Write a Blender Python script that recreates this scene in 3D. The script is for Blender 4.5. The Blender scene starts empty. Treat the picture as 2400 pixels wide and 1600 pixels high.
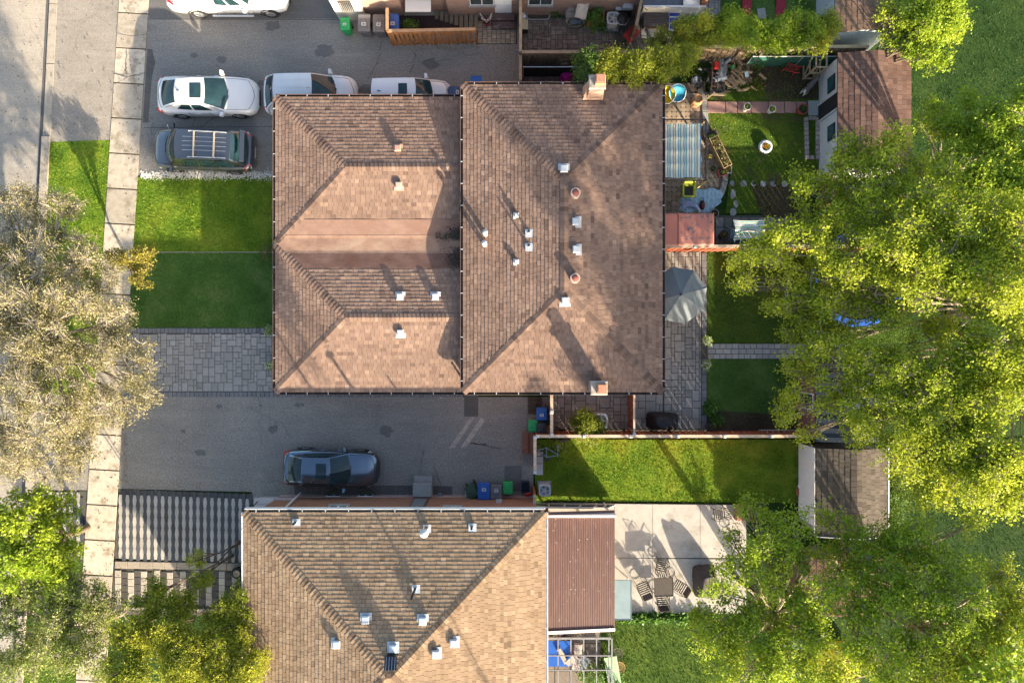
import bpy, math, random
import numpy as np
from mathutils import Vector, Matrix
# ------------------------------------------------------------------ camera, sky, sun, exposure
SC = bpy.context.scene
COL = SC.collection
H = 34.0            # drone height above the ground, metres
FOC = 1600.0        # focal length in pixels of a 2400 px wide picture
cam_d = bpy.data.cameras.new('camera'); cam = bpy.data.objects.new('camera', cam_d); COL.objects.link(cam)
cam.location = (0, 0, H); cam.rotation_euler = (0, 0, 0)
cam_d.sensor_width = 36; cam_d.lens = 24; cam_d.clip_end = 1000; cam_d.clip_start = .5
SC.camera = cam
SUN_EL = math.radians(16.5)
SUN_AZ = math.radians(32)      # shadows fall 32 degrees to the left of straight up
sdir = Vector((math.sin(SUN_AZ)*math.cos(SUN_EL), -math.cos(SUN_AZ)*math.cos(SUN_EL), math.sin(SUN_EL)))
W = bpy.data.worlds.new('World'); SC.world = W; W.use_nodes = True
nt = W.node_tree; bg = nt.nodes['Background']
sky = nt.nodes.new('ShaderNodeTexSky'); sky.sky_type = 'NISHITA'; sky.sun_disc = False
sky.sun_elevation = SUN_EL
sky.sun_rotation = math.atan2(sdir.x, sdir.y)
sky.air_density = 1.0; sky.dust_density = 3.5; sky.ozone_density = .6; sky.altitude = 100
nt.links.new(sky.outputs[0], bg.inputs[0]); bg.inputs[1].default_value = 0.122
sl = bpy.data.lights.new('sun', 'SUN'); sl.energy = 5.0; sl.angle = math.radians(0.55); sl.color = (1.0, .84, .62)
so = bpy.data.objects.new('sun', sl); COL.objects.link(so)
so.rotation_euler = (-sdir).to_track_quat('-Z', 'Y').to_euler(); so.location = sdir*60
SC.view_settings.view_transform = 'Standard'; SC.view_settings.look = 'None'
SC.view_settings.exposure = 1.95; SC.view_settings.gamma = 1.0
SC.render.engine = 'CYCLES'
SC.cycles.max_bounces = 5; SC.cycles.diffuse_bounces = 3; SC.cycles.glossy_bounces = 2
SC.cycles.transmission_bounces = 3; SC.cycles.transparent_max_bounces = 6; SC.cycles.use_denoising = True

# ------------------------------------------------------------------ helpers
RNG = random.Random(11); NP = np.random.default_rng(5)
def P(px, py, z=0.0):
    k = (H-z)/FOC
    return Vector(((px-1200)*k, (800-py)*k, z))
def PX(pts, z=0.0):
    return [(P(a, b, z).x, P(a, b, z).y) for a, b in pts]
def M(n, z=0.0):    # pixels to metres at height z
    return n*(H-z)/FOC
WM = {}
class MB:
    def __init__(s): s.v = []; s.f = []; s.t = []
    def add(s, vs, fs, tone=0.0):
        o = len(s.v); s.v.extend([tuple(p) for p in vs]); s.f.extend([tuple(i+o for i in f) for f in fs]); s.t.extend([tone]*len(fs)); return s
    def hexa(s, b, t, tone=0.0):
        return s.add(list(b)+list(t), [(3,2,1,0),(4,5,6,7),(0,1,5,4),(1,2,6,5),(2,3,7,6),(3,0,4,7)], tone)
    def box(s, x0, x1, y0, y1, z0, z1, tone=0.0):
        return s.hexa([(x0,y0,z0),(x1,y0,z0),(x1,y1,z0),(x0,y1,z0)], [(x0,y0,z1),(x1,y0,z1),(x1,y1,z1),(x0,y1,z1)], tone)
    def obox(s, c, d, rz=0, rx=0, ry=0, tone=0.0, taper=1.0):
        m = Matrix.Translation(c) @ Matrix.Rotation(rz,4,'Z') @ Matrix.Rotation(ry,4,'Y') @ Matrix.Rotation(rx,4,'X')
        x, y, z = d[0]/2, d[1]/2, d[2]/2; k = taper
        b = [m @ Vector(p) for p in ((-x,-y,-z),(x,-y,-z),(x,y,-z),(-x,y,-z))]
        t = [m @ Vector(p) for p in ((-x*k,-y*k,z),(x*k,-y*k,z),(x*k,y*k,z),(-x*k,y*k,z))]
        return s.hexa(b, t, tone)
    def bbox(s, c, d, bev=.02, rz=0, tone=0.0):          # box with bevelled top edge
        m = Matrix.Translation(c) @ Matrix.Rotation(rz,4,'Z'); x, y, z = d[0]/2, d[1]/2, d[2]
        R = [(x,y,0),(x,y,z-bev),(x-bev,y-bev,z)]
        vs = []
        for (a, b, zz) in R:
            vs += [m @ Vector(p) for p in ((-a,-b,zz),(a,-b,zz),(a,b,zz),(-a,b,zz))]
        fs = [(3,2,1,0),(8,9,10,11)]
        for r in (0, 4):
            for i in range(4): fs.append((r+i, r+(i+1)%4, r+4+(i+1)%4, r+4+i))
        return s.add(vs, fs, tone)
    def prism(s, poly, z0, z1, tone=0.0):
        n = len(poly)
        ar = sum(poly[i][0]*poly[(i+1)%n][1]-poly[(i+1)%n][0]*poly[i][1] for i in range(n))
        if ar < 0: poly = poly[::-1]
        vs = [(x,y,z0) for x, y in poly]+[(x,y,z1) for x, y in poly]
        fs = [tuple(range(n-1,-1,-1)), tuple(range(n,2*n))]+[(i,(i+1)%n,n+(i+1)%n,n+i) for i in range(n)]
        return s.add(vs, fs, tone)
    def sheet(s, poly, z, tone=0.0):
        n = len(poly)
        ar = sum(poly[i][0]*poly[(i+1)%n][1]-poly[(i+1)%n][0]*poly[i][1] for i in range(n))
        if ar < 0: poly = poly[::-1]
        return s.add([(x,y,z) for x, y in poly], [tuple(range(n))], tone)
    def beam(s, a, b, w, h, tone=0.0, up=(0,0,1)):
        a = Vector(a); b = Vector(b); d = b-a; L = d.length
        if L < 1e-6: return s
        d /= L; u = Vector(up)
        if abs(d.dot(u)) > .97: u = Vector((1,0,0))
        sx = d.cross(u).normalized()*(w/2); sy = sx.cross(d).normalized()*(h/2)
        return s.hexa([a-sx-sy, a+sx-sy, a+sx+sy, a-sx+sy], [b-sx-sy, b+sx-sy, b+sx+sy, b-sx+sy], tone)
    def tube(s, pts, rad, n=8, tone=0.0, cap=True):
        pts = [Vector(p) for p in pts]; k = len(pts)
        if not hasattr(rad, '__len__'): rad = [rad]*k
        vs = []; ref = None
        for i, p in enumerate(pts):
            d = (pts[min(i+1,k-1)]-pts[max(i-1,0)]).normalized()
            if ref is None: ref = Vector((0,0,1)) if abs(d.z) < .9 else Vector((1,0,0))
            sx = d.cross(ref).normalized(); sy = sx.cross(d).normalized()
            for j in range(n):
                a = 2*math.pi*j/n; vs.append(p+sx*(rad[i]*math.cos(a))+sy*(rad[i]*math.sin(a)))
        fs = [(i*n+j, i*n+(j+1)%n, (i+1)*n+(j+1)%n, (i+1)*n+j) for i in range(k-1) for j in range(n)]
        if cap: fs += [tuple(range(n-1,-1,-1)), tuple((k-1)*n+j for j in range(n))]
        return s.add(vs, fs, tone)
    def lathe(s, prof, n=20, c=(0,0,0), tone=0.0, m=None, close=True):
        vs = []; c = Vector(c)
        for r, z in prof:
            for j in range(n):
                a = 2*math.pi*j/n; p = Vector((r*math.cos(a), r*math.sin(a), z))
                vs.append((m @ p if m else p)+c)
        k = len(prof)
        fs = [(i*n+j, i*n+(j+1)%n, (i+1)*n+(j+1)%n, (i+1)*n+j) for i in range(k-1) for j in range(n)]
        if close: fs += [tuple(range(n-1,-1,-1)), tuple((k-1)*n+j for j in range(n))]
        return s.add(vs, fs, tone)
    def grid(s, fn, nu, nv, tone=0.0, flip=False):
        vs = [fn(i/nu, j/nv) for i in range(nu+1) for j in range(nv+1)]
        w = nv+1; fs = []
        for i in range(nu):
            for j in range(nv):
                q = (i*w+j, (i+1)*w+j, (i+1)*w+j+1, i*w+j+1); fs.append(q[::-1] if flip else q)
        return s.add(vs, fs, tone)
    def blob(s, c, r, n=10, jit=.12, tone=0.0, sq=1.0, rng=RNG):
        prof = []; c = Vector(c); m = n//2
        vs = [c+Vector((0,0,-r[2]))]
        for i in range(1, m):
            th = math.pi*i/m
            for j in range(n):
                a = 2*math.pi*j/n; k = 1+jit*(rng.random()*2-1)
                vs.append(c+Vector((r[0]*math.sin(th)*math.cos(a)*k, r[1]*math.sin(th)*math.sin(a)*k, -r[2]*math.cos(th)*k)))
        vs.append(c+Vector((0,0,r[2]))); fs = []
        for j in range(n): fs.append((0, 1+(j+1)%n, 1+j))
        for i in range(m-2):
            for j in range(n): fs.append((1+i*n+j, 1+i*n+(j+1)%n, 1+(i+1)*n+(j+1)%n, 1+(i+1)*n+j))
        o = 1+(m-2)*n
        for j in range(n): fs.append((o+j, o+(j+1)%n, len(vs)-1))
        return s.add(vs, fs, tone)
def tag(o, label=None, cat=None, group=None, kind=None):
    if label: o['label'] = label
    if cat: o['category'] = cat
    if group: o['group'] = group
    if kind: o['kind'] = kind
    return o
def thing(name, label, cat, loc=(0,0,0), rz=0, group=None, kind=None, parent=None):
    o = bpy.data.objects.new(name, None); COL.objects.link(o); o.empty_display_size = .2
    o.location = loc; o.rotation_euler = (0,0,rz)
    tag(o, label, cat, group, kind)
    m = Matrix.Translation(loc) @ Matrix.Rotation(rz,4,'Z')
    if parent: o.parent = parent; m = WM[parent.name] @ m
    WM[o.name] = m
    return o
def mesh_of(name, v, f, t=None, smooth=False):
    me = bpy.data.meshes.new(name); me.from_pydata([tuple(p) for p in v], [], f)
    if smooth: me.polygons.foreach_set('use_smooth', [True]*len(me.polygons))
    if t is not None and any(t):
        at = me.attributes.new('tone', 'FLOAT', 'FACE'); at.data.foreach_set('value', [float(x) for x in t])
    me.update(); return me
def obj(name, mb, mat, parent=None, world=False, smooth=False, space=None, label=None, cat=None, group=None, kind=None):
    """one mesh object; its origin goes to the bottom centre of its box"""
    v = [Vector(p) for p in mb.v]
    if world and parent: iv = WM[parent.name].inverted(); v = [iv @ p for p in v]
    if space: iv = WM[parent.name].inverted() @ WM[space.name]; v = [iv @ p for p in v]
    a = np.array(v); c = Vector(((a[:,0].min()+a[:,0].max())/2, (a[:,1].min()+a[:,1].max())/2, a[:,2].min()))
    me = mesh_of(name, [p-c for p in v], mb.f, mb.t, smooth)
    o = bpy.data.objects.new(name, me); COL.objects.link(o); o.location = c
    if isinstance(mat, (list, tuple)):
        for m in mat: me.materials.append(m)
    else: me.materials.append(mat)
    m = Matrix.Translation(c)
    if parent: o.parent = parent; m = WM[parent.name] @ m
    WM[o.name] = m
    return tag(o, label, cat, group, kind)
def npmesh(name, V, nper, mat, parent=None, tone=None, smooth=False, kind=None, world=True):
    """V: (faces*nper,3) array, every face owns its vertices"""
    V = np.asarray(V, dtype=np.float32).reshape(-1,3); nf = len(V)//nper
    off = Vector((0,0,0))
    if parent: off = WM[parent.name].to_translation()
    me = bpy.data.meshes.new(name); me.vertices.add(len(V)); me.vertices.foreach_set('co', (V-np.array(off, dtype=np.float32)).ravel())
    me.loops.add(len(V)); me.loops.foreach_set('vertex_index', np.arange(len(V), dtype=np.int32))
    me.polygons.add(nf); me.polygons.foreach_set('loop_start', np.arange(0, len(V), nper, dtype=np.int32))
    if tone is not None:
        at = me.attributes.new('tone', 'FLOAT', 'FACE'); at.data.foreach_set('value', np.asarray(tone, dtype=np.float32))
    me.update(calc_edges=True); me.materials.append(mat)
    o = bpy.data.objects.new(name, me); COL.objects.link(o)
    if parent: o.parent = parent
    WM[o.name] = Matrix.Translation(off)
    return tag(o, kind=kind)
def pieces(name, items, mat, parent, limit=300, rest=None):
    """items: MB objects in world space; the largest become parts, the others one joined part"""
    def size(m):
        a = np.array(m.v); d = a.max(0)-a.min(0); return -d[0]*d[1]-d[1]*d[2]-d[0]*d[2]
    items = sorted(items, key=size)
    for m in items[:limit]: obj(name, m, mat, parent, world=True)
    if len(items) > limit:
        j = MB()
        for m in items[limit:]:
            o = len(j.v); j.v += m.v; j.f += [tuple(i+o for i in f) for f in m.f]; j.t += m.t
        obj(rest or name+'s', j, mat, parent, world=True, kind='stuff')
def inpoly(x, y, poly):
    """vectorised point in polygon"""
    x = np.asarray(x); y = np.asarray(y); r = np.zeros(x.shape, bool); n = len(poly)
    for i in range(n):
        x1, y1 = poly[i]; x2, y2 = poly[(i+1)%n]
        c = ((y1 > y) != (y2 > y)) & (x < (x2-x1)*(y-y1)/((y2-y1) if y2 != y1 else 1e-9)+x1)
        r ^= c
    return r

# ------------------------------------------------------------------ materials
MATS = {}
class NT:
    def __init__(s, name):
        s.m = bpy.data.materials.new(name); s.m.use_nodes = True; s.t = s.m.node_tree
        s.b = s.t.nodes['Principled BSDF']; s.out = s.t.nodes['Material Output']
    def n(s, typ, **k):
        nd = s.t.nodes.new('ShaderNode'+typ)
        for a, b in k.items():
            if a.startswith('i_'):
                key = a[2:]; key = int(key) if key.isdigit() else key.replace('_', ' ')
                if isinstance(b, bpy.types.NodeSocket): s.t.links.new(b, nd.inputs[key])
                else: nd.inputs[key].default_value = b
            else: setattr(nd, a, b)
        return nd
    def pos(s):
        return s.n('NewGeometry').outputs['Position']
    def objc(s):
        return s.n('TexCoord').outputs['Object']
    def noise(s, scale, detail=4, rough=.6, vec=None, dist=0.0):
        return s.n('TexNoise', i_Vector=vec if vec is not None else s.pos(), i_Scale=scale, i_Detail=detail, i_Roughness=rough, i_Distortion=dist).outputs['Fac']
    def ramp(s, fac, stops, interp='LINEAR'):
        r = s.n('ValToRGB', i_Fac=fac); cr = r.color_ramp; cr.interpolation = interp
        while len(cr.elements) > 1: cr.elements.remove(cr.elements[-1])
        for i, (p, c) in enumerate(stops):
            e = cr.elements[0] if i == 0 else cr.elements.new(p)
            e.position = p; e.color = tuple(c)+(1,) if len(c) == 3 else c
        return r.outputs['Color']
    def mix(s, fac, a, b, mode='MIX'):
        nd = s.n('Mix', data_type='RGBA', blend_type=mode)
        for k, v in ((0, fac), (6, a), (7, b)):
            if isinstance(v, bpy.types.NodeSocket): s.t.links.new(v, nd.inputs[k])
            else:
                nd.inputs[k].default_value = v if k == 0 else (tuple(v)+(1,) if len(v) == 3 else v)
        return nd.outputs[2]
    def math(s, op, a, b=0.0, clamp=False):
        nd = s.n('Math', operation=op); nd.use_clamp = clamp
        for k, v in ((0, a), (1, b)):
            if isinstance(v, bpy.types.NodeSocket): s.t.links.new(v, nd.inputs[k])
            else: nd.inputs[k].default_value = v
        return nd.outputs[0]
    def mrange(s, v, a, b, c=0.0, d=1.0):
        nd = s.n('MapRange'); s.t.links.new(v, nd.inputs[0])
        for i, x in enumerate((a, b, c, d)): nd.inputs[i+1].default_value = x
        return nd.outputs[0]
    def attr(s, name='tone'):
        return s.n('Attribute', attribute_name=name).outputs['Fac']
    def bump(s, h, strength=.3, dist=.02):
        nd = s.n('Bump', i_Height=h, i_Strength=strength, i_Distance=dist); s.t.links.new(nd.outputs[0], s.b.inputs['Normal'])
    def col(s, c):
        if isinstance(c, bpy.types.NodeSocket): s.t.links.new(c, s.b.inputs['Base Color'])
        else: s.b.inputs['Base Color'].default_value = tuple(c)+(1,)
    def set(s, **k):
        for a, b in k.items():
            key = a.replace('_', ' ')
            if isinstance(b, bpy.types.NodeSocket): s.t.links.new(b, s.b.inputs[key])
            else: s.b.inputs[key].default_value = b
        return s
def sc(c, k): return tuple(x*k for x in c)
def mat(name, c, rough=.75, var=.18, scale=6, bump=.0, bscale=40, tonev=0.0, metal=0.0, spec=.4, coat=0.0, dirt=None, dirt_at=.6, local=False):
    """plain coloured surface with noise in it; tonev: how far the piece's own tone shifts it"""
    if name in MATS: return MATS[name]
    t = NT(name); vec = t.objc() if local else t.pos()
    nz = t.noise(scale, 5, .65, vec)
    cc = t.ramp(nz, [(.25, sc(c, 1-var)), (.5, c), (.75, sc(c, 1+var))])
    if tonev:
        k = t.math('MULTIPLY_ADD', t.attr(), tonev); k.node.inputs[2].default_value = 1.0
        cc = t.mix(1.0, cc, t.n('CombineXYZ', i_0=k, i_1=k, i_2=k).outputs[0], 'MULTIPLY')
    if dirt:
        f = t.mrange(t.noise(scale*.35, 6, .7, vec), dirt_at-.06, dirt_at+.1)
        cc = t.mix(f, cc, dirt)
    t.col(cc); t.set(Roughness=rough, Metallic=metal, Specular_IOR_Level=spec)
    if coat: t.set(Coat_Weight=coat, Coat_Roughness=.06)
    if bump: t.bump(t.noise(bscale, 4, .6, vec), bump, .02)
    MATS[name] = t.m; return t.m
def asphalt(name, c, stain=.6, speck=.35, warm=(.0,.0,.0)):
    t = NT(name); p = t.pos()
    big = t.noise(.35, 6, .6, p); med = t.noise(2.2, 6, .7, p); fine = t.noise(15, 4, .9, p)
    cc = t.ramp(big, [(.3, sc(c, .68)), (.5, c), (.7, (c[0]*1.35, c[1]*1.27, c[2]*1.16))])
    cc = t.mix(t.mrange(med, .35, .75), sc(c, .82), cc)
    cc = t.mix(t.mrange(med, .5, .8, 0, stain*.5), cc, sc(c, .45))
    cc = t.mix(t.mrange(fine, .54, .68, 0, speck), cc, sc(c, 2.1))
    cc = t.mix(t.mrange(fine, .46, .32, 0, speck*1.3), cc, sc(c, .35))
    str_ = t.noise(.9, 6, .7, t.n('Mapping', i_Vector=p, i_Scale=(.35,2.2,1)).outputs[0]); cc = t.mix(t.mrange(str_, .52, .72, 0, stain*.55), cc, sc(c, .55)); cc = t.mix(t.mrange(str_, .46, .3, 0, .3), cc, sc(c, 1.35))
    vo = t.n('TexVoronoi', i_Vector=p, i_Scale=.9, feature='F1'); vo.inputs['Randomness'].default_value = 1
    spots = t.mrange(vo.outputs['Distance'], .055, .025)
    spots = t.math('MULTIPLY', spots, t.mrange(t.noise(.5, 2, .5, p), .5, .62))
    cc = t.mix(t.math('MULTIPLY', spots, stain), cc, sc(c, .3))
    cr = t.n('TexVoronoi', i_Scale=.32, feature='DISTANCE_TO_EDGE')
    w = t.mix(.5, p, t.n('TexNoise', i_Vector=p, i_Scale=1.1, i_Detail=8.0, i_Roughness=.7).outputs['Color'], 'ADD')
    t.t.links.new(w, cr.inputs['Vector'])
    line = t.math('MULTIPLY', t.mrange(cr.outputs['Distance'], .006, .002), t.mrange(t.noise(.28, 2, .5, p), .5, .56))
    cc = t.mix(t.math('MULTIPLY', line, .35), cc, sc(c, .3))
    t.col(cc); t.set(Roughness=.92, Specular_IOR_Level=.25); t.bump(t.math('ADD', fine, t.noise(180, 2, .7, p)), .55, .012)
    MATS[name] = t.m; return t.m
def grassmat(name, a, b, c, dirt=None, dirt_lo=.6, dirt_hi=.7, mow=0.0):
    t = NT(name); p = t.pos()
    n1 = t.noise(.7, 5, .6, p); n2 = t.noise(9, 4, .7, p); n3 = t.noise(55, 3, .8, p)
    cc = t.ramp(t.math('ADD', t.math('MULTIPLY', n1, .65), t.math('MULTIPLY', n2, .35)), [(.38, a), (.5, b), (.6, c)])
    cc = t.mix(t.mrange(n3, .35, .65, .55, 0), cc, sc(a, .4))
    if dirt: cc = t.mix(t.mrange(t.noise(.55, 7, .72, p), dirt_lo, dirt_hi), cc, dirt)
    t.col(cc); t.set(Roughness=.9, Specular_IOR_Level=.15)
    t.bump(t.math('ADD', n3, n2), .9, .05)
    MATS[name] = t.m; return t.m
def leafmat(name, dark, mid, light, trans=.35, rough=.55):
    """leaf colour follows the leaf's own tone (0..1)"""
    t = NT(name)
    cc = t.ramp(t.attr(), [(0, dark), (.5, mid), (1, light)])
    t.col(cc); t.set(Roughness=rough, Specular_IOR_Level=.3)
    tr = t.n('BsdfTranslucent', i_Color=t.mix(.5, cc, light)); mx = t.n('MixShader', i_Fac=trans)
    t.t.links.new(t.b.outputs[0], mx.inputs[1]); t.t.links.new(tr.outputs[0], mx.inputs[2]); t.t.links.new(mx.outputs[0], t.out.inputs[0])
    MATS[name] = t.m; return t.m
def shinglemat(name, stops, spk=.3):
    t = NT(name); p = t.pos()
    cc = t.ramp(t.attr(), stops)
    cc = t.mix(t.mrange(t.noise(45, 3, .8, p), .3, .7, .0, spk), cc, (.07,.05,.045))
    cc = t.mix(t.mrange(t.noise(.6, 7, .7, p), .45, .7, 0, .45), cc, sc(stops[0][1], .9)); cc = t.mix(t.mrange(t.noise(2.5, 4, .6, p), .6, .75, 0, .3), cc, sc(stops[-1][1], 1.1))
    t.col(cc); t.set(Roughness=.95, Specular_IOR_Level=.15); t.bump(t.noise(90, 3, .8, p), .5, .008)
    MATS[name] = t.m; return t.m
def brickmat(name, c1, c2, mortar, axis='x', bw=.21, bh=.075):
    t = NT(name); sp = t.n('SeparateXYZ', i_0=t.pos())
    u = sp.outputs['X'] if axis == 'x' else sp.outputs['Y']
    v = t.n('CombineXYZ', i_0=u, i_1=sp.outputs['Z']).outputs[0]
    b = t.n('TexBrick', i_Vector=v, i_Color1=tuple(c1)+(1,), i_Color2=tuple(c2)+(1,), i_Mortar=tuple(mortar)+(1,))
    b.inputs['Scale'].default_value = 1.0; b.inputs['Mortar Size'].default_value = .009; b.inputs['Brick Width'].default_value = bw; b.inputs['Row Height'].default_value = bh; b.inputs['Bias'].default_value = 0
    cc = t.mix(t.mrange(t.noise(3, 5, .7), .4, .8, 0, .5), b.outputs['Color'], sc(c1, .6))
    t.col(cc); t.set(Roughness=.9, Specular_IOR_Level=.2); t.bump(b.outputs['Fac'], -.4, .01)
    MATS[name] = t.m; return t.m
def stripemat(name, stops, period, axis='X', rough=.7, trans=.25, wear=None):
    """woven stripes in the cloth's own coordinates"""
    t = NT(name); sp = t.n('SeparateXYZ', i_0=t.objc())
    f = t.math('FRACT', t.math('DIVIDE', t.math('ADD', sp.outputs[axis], 50), period))
    cc = t.ramp(f, stops, 'CONSTANT')
    cc = t.mix(t.mrange(t.noise(2.5, 5, .6, t.objc()), .35, .75, 0, .1), cc, (.55,.5,.4))
    if wear: cc = t.mix(t.mrange(t.noise(1.7, 3, .5, t.objc()), .57, .6, 0, .9), cc, wear)
    t.col(cc); t.set(Roughness=rough)
    tr = t.n('BsdfTranslucent', i_Color=cc); mx = t.n('MixShader', i_Fac=trans)
    t.t.links.new(t.b.outputs[0], mx.inputs[1]); t.t.links.new(tr.outputs[0], mx.inputs[2]); t.t.links.new(mx.outputs[0], t.out.inputs[0])
    MATS[name] = t.m; return t.m
def paintmat(name, c, metallic=.0, rough=.32, coat=1.0):
    t = NT(name); cc = t.mix(t.mrange(t.noise(1.2, 4, .6), .35, .8, 0, .12), c, (.2,.19,.17))
    t.col(cc); t.set(Roughness=rough, Metallic=metallic, Coat_Weight=coat, Coat_Roughness=.05)
    MATS[name] = t.m; return t.m
def glassmat(name, c=(.02,.035,.04), rough=.05):
    t = NT(name); t.col(t.mix(t.mrange(t.noise(1.5, 3), .4, .7, 0, .6), c, sc(c, 2.2))); t.set(Roughness=rough, Specular_IOR_Level=.38)
    MATS[name] = t.m; return t.m
# ------------------------------------------------------------------ ground, road, pavements, lawns
A_drive = asphalt('asphalt_drive', (.24,.226,.206), .75, .75)
A_drive2 = asphalt('asphalt_lower_drive', (.245,.23,.21), .65, .8)
A_dark = asphalt('asphalt_patch', (.11,.104,.1), .4, .25)
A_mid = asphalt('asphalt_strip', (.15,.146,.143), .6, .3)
A_apron = asphalt('asphalt_apron', (.29,.262,.225), .9, .45)
A_street = asphalt('street_surface', (.36,.325,.275), .9, .4)
C_walk = mat('walk_concrete', (.40,.35,.28), .9, .2, 4, .25, 60, tonev=.2, dirt=(.2,.17,.12), dirt_at=.57)
C_kerb = mat('kerb_concrete', (.33,.29,.235), .9, .16, 5, .3, 50, dirt=(.13,.11,.08), dirt_at=.6)
C_patio = mat('patio_concrete', (.37,.35,.32), .85, .14, 3.0, .2, 70, tonev=.05, dirt=(.26,.24,.21), dirt_at=.58)
C_slab = mat('grey_slab', (.25,.25,.245), .9, .15, 4, .3, 40, tonev=.3)
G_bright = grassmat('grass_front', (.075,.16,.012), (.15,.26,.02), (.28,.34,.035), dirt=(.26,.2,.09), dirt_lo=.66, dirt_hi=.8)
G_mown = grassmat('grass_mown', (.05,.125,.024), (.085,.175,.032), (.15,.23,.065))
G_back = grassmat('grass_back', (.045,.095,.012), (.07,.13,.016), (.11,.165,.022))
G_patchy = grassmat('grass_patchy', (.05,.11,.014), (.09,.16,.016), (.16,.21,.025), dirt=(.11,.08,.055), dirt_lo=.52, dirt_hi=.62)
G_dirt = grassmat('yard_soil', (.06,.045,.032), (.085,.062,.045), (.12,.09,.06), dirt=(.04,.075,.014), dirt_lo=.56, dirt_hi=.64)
L_blade_p = leafmat('grass_blade_park', (.02,.055,.01), (.035,.085,.014), (.07,.12,.022), .3)  # dark blades: tree shade is put into their colour
G_park = grassmat('grass_park', (.018,.05,.009), (.028,.068,.012), (.045,.085,.018), dirt=(.12,.085,.05), dirt_lo=.66, dirt_hi=.76)  # darkened grass, the shade of the trees is in its colour
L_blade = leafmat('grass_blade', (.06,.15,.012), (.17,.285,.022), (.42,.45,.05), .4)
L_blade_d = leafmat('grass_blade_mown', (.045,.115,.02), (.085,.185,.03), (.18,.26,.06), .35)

def sheet(name, pts, m, z=0.0, kind='structure', parent=None, label=None, cat=None, raw=False):
    mb = MB(); mb.sheet(pts if raw else PX(pts), z)
    return obj(name, mb, m, parent, world=bool(parent), kind=kind, label=label, cat=cat)
def slabprism(name, pts, m, z0, z1, kind='structure', parent=None):
    mb = MB(); mb.prism(PX(pts), z0, z1); return obj(name, mb, m, parent, world=bool(parent), kind=kind)
def lawn(name, pts, gm, bm, dens=330, h=.055, z=.012, seed=1, label=None, holes=()):
    poly = PX(pts); base = sheet(name, pts, gm, z)
    rg = np.random.default_rng(seed); a = np.array(poly); lo = a.min(0); hi = a.max(0)
    n = int((hi[0]-lo[0])*(hi[1]-lo[1])*dens); x = rg.uniform(lo[0], hi[0], n); y = rg.uniform(lo[1], hi[1], n)
    k = inpoly(x, y, poly)
    for hpx in holes: k &= ~inpoly(x, y, PX(hpx))
    x = x[k]; y = y[k]; n = len(x)
    x = x+rg.normal(0,.05,n); y = y+rg.normal(0,.05,n)
    clump = .5+.5*np.sin(x*2.3+np.sin(y*1.7)*2)*np.cos(y*2.9+x); hh = h*rg.uniform(.5, 1.25, n)*(.75+.5*clump)
    az = rg.uniform(0, 6.283, n); ln = rg.uniform(.15, .9, n)*hh; w = rg.uniform(.012, .024, n)
    px, py = -np.sin(az)*w, np.cos(az)*w
    V = np.empty((n,3,3)); V[:,0] = np.c_[x-px, y-py, np.full(n, z-.004)]; V[:,1] = np.c_[x+px, y+py, np.full(n, z-.004)]
    V[:,2] = np.c_[x+np.cos(az)*ln, y+np.sin(az)*ln, z+hh]
    tone = np.clip(rg.normal(.42, .22, n)+.18*(clump-.5), 0, 1)
    o = npmesh('grass', V, 3, bm, None, tone, kind='stuff')
    tag(o, label=label or 'short green grass blades of the lawn', cat='grass')
    return base
def cx(y): return 117-.05*y          # kerb face
def wl(y): return 279-.0635*y        # pavement edges
def wr(y): return 350-.0635*y

gm = MB(); gm.sheet([(-220,-220),(220,-220),(220,220),(-220,220)], -.03); obj('ground', gm, G_park, kind='structure')
Y0, Y1 = -160, 1760
sheet('road', [(-900,Y0),(cx(Y0),Y0),(cx(Y1),Y1),(-900,Y1)], A_street, -.012)
k = thing('kerb', None, None, P(cx(800), 800), kind='structure')
ys = [Y0, 10, 150, 320, 480, 640, 800, 960, 1120, 1280, 1440, 1600, Y1]
for a, b in zip(ys, ys[1:]):
    mb = MB(); z = .035 if b <= 330 or 900 < a < 1300 else .11
    mb.prism(PX([(cx(a),a+1),(cx(a)+18,a+1),(cx(b)+18,b-1),(cx(b),b-1)]), -.2, z); obj('kerb_stone', mb, C_kerb, k, world=True)
mb = MB(); mb.sheet(PX([(cx(Y0)-9,Y0),(cx(Y0)-1,Y0),(cx(Y1)-1,Y1),(cx(Y1)-9,Y1)]), -.008); obj('gutter_strip', mb, A_dark, k, world=True)
# pavement slabs
sw = sheet('pavement', [(wl(Y0),Y0),(wr(Y0),Y0),(wr(Y1),Y1),(wl(Y1),Y1)], mat('joint_dirt', (.09,.075,.05), .95), -.006)
RN = random.Random(3); slabs = []
js = [30+82.2*i for i in range(-2, 21)]
for a, b in zip(js, js[1:]):
    mb = MB(); e = 1.6; dz = RN.uniform(-.006, .008)
    mb.prism(PX([(wl(a)+1,a+e),(wr(a)-1,a+e+4),(wr(b)-1,b-e+4),(wl(b)+1,b-e)]), -.08, .035+dz, tone=RN.uniform(-1, 1)); slabs.append(mb)
pieces('pavement_slab', slabs, C_walk, sw)
# asphalt aprons between kerb and pavement
sheet('apron', [(cx(Y0)+18,Y0),(wl(Y0),Y0),(wl(328),328),(cx(330)+18,333)], A_apron, .012)
sheet('apron', [(cx(925)+18,925),(wl(925),925),(wl(1148),1148),(cx(1148)+18,1148)], A_drive2, .012)
lawn('verge', [(cx(333)+18,333),(wl(328),328),(wl(925),925),(cx(925)+18,925)], G_bright, L_blade, 330, .06, .012, 2, 'sunlit grass of the verge between kerb and pavement')
lawn('verge', [(cx(1300)+18,1300),(wl(1300),1300),(wl(Y1),Y1),(cx(Y1)+18,Y1)], G_back, L_blade, 150, .06, .012, 3, 'shaded grass of the verge under the street trees')
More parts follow.
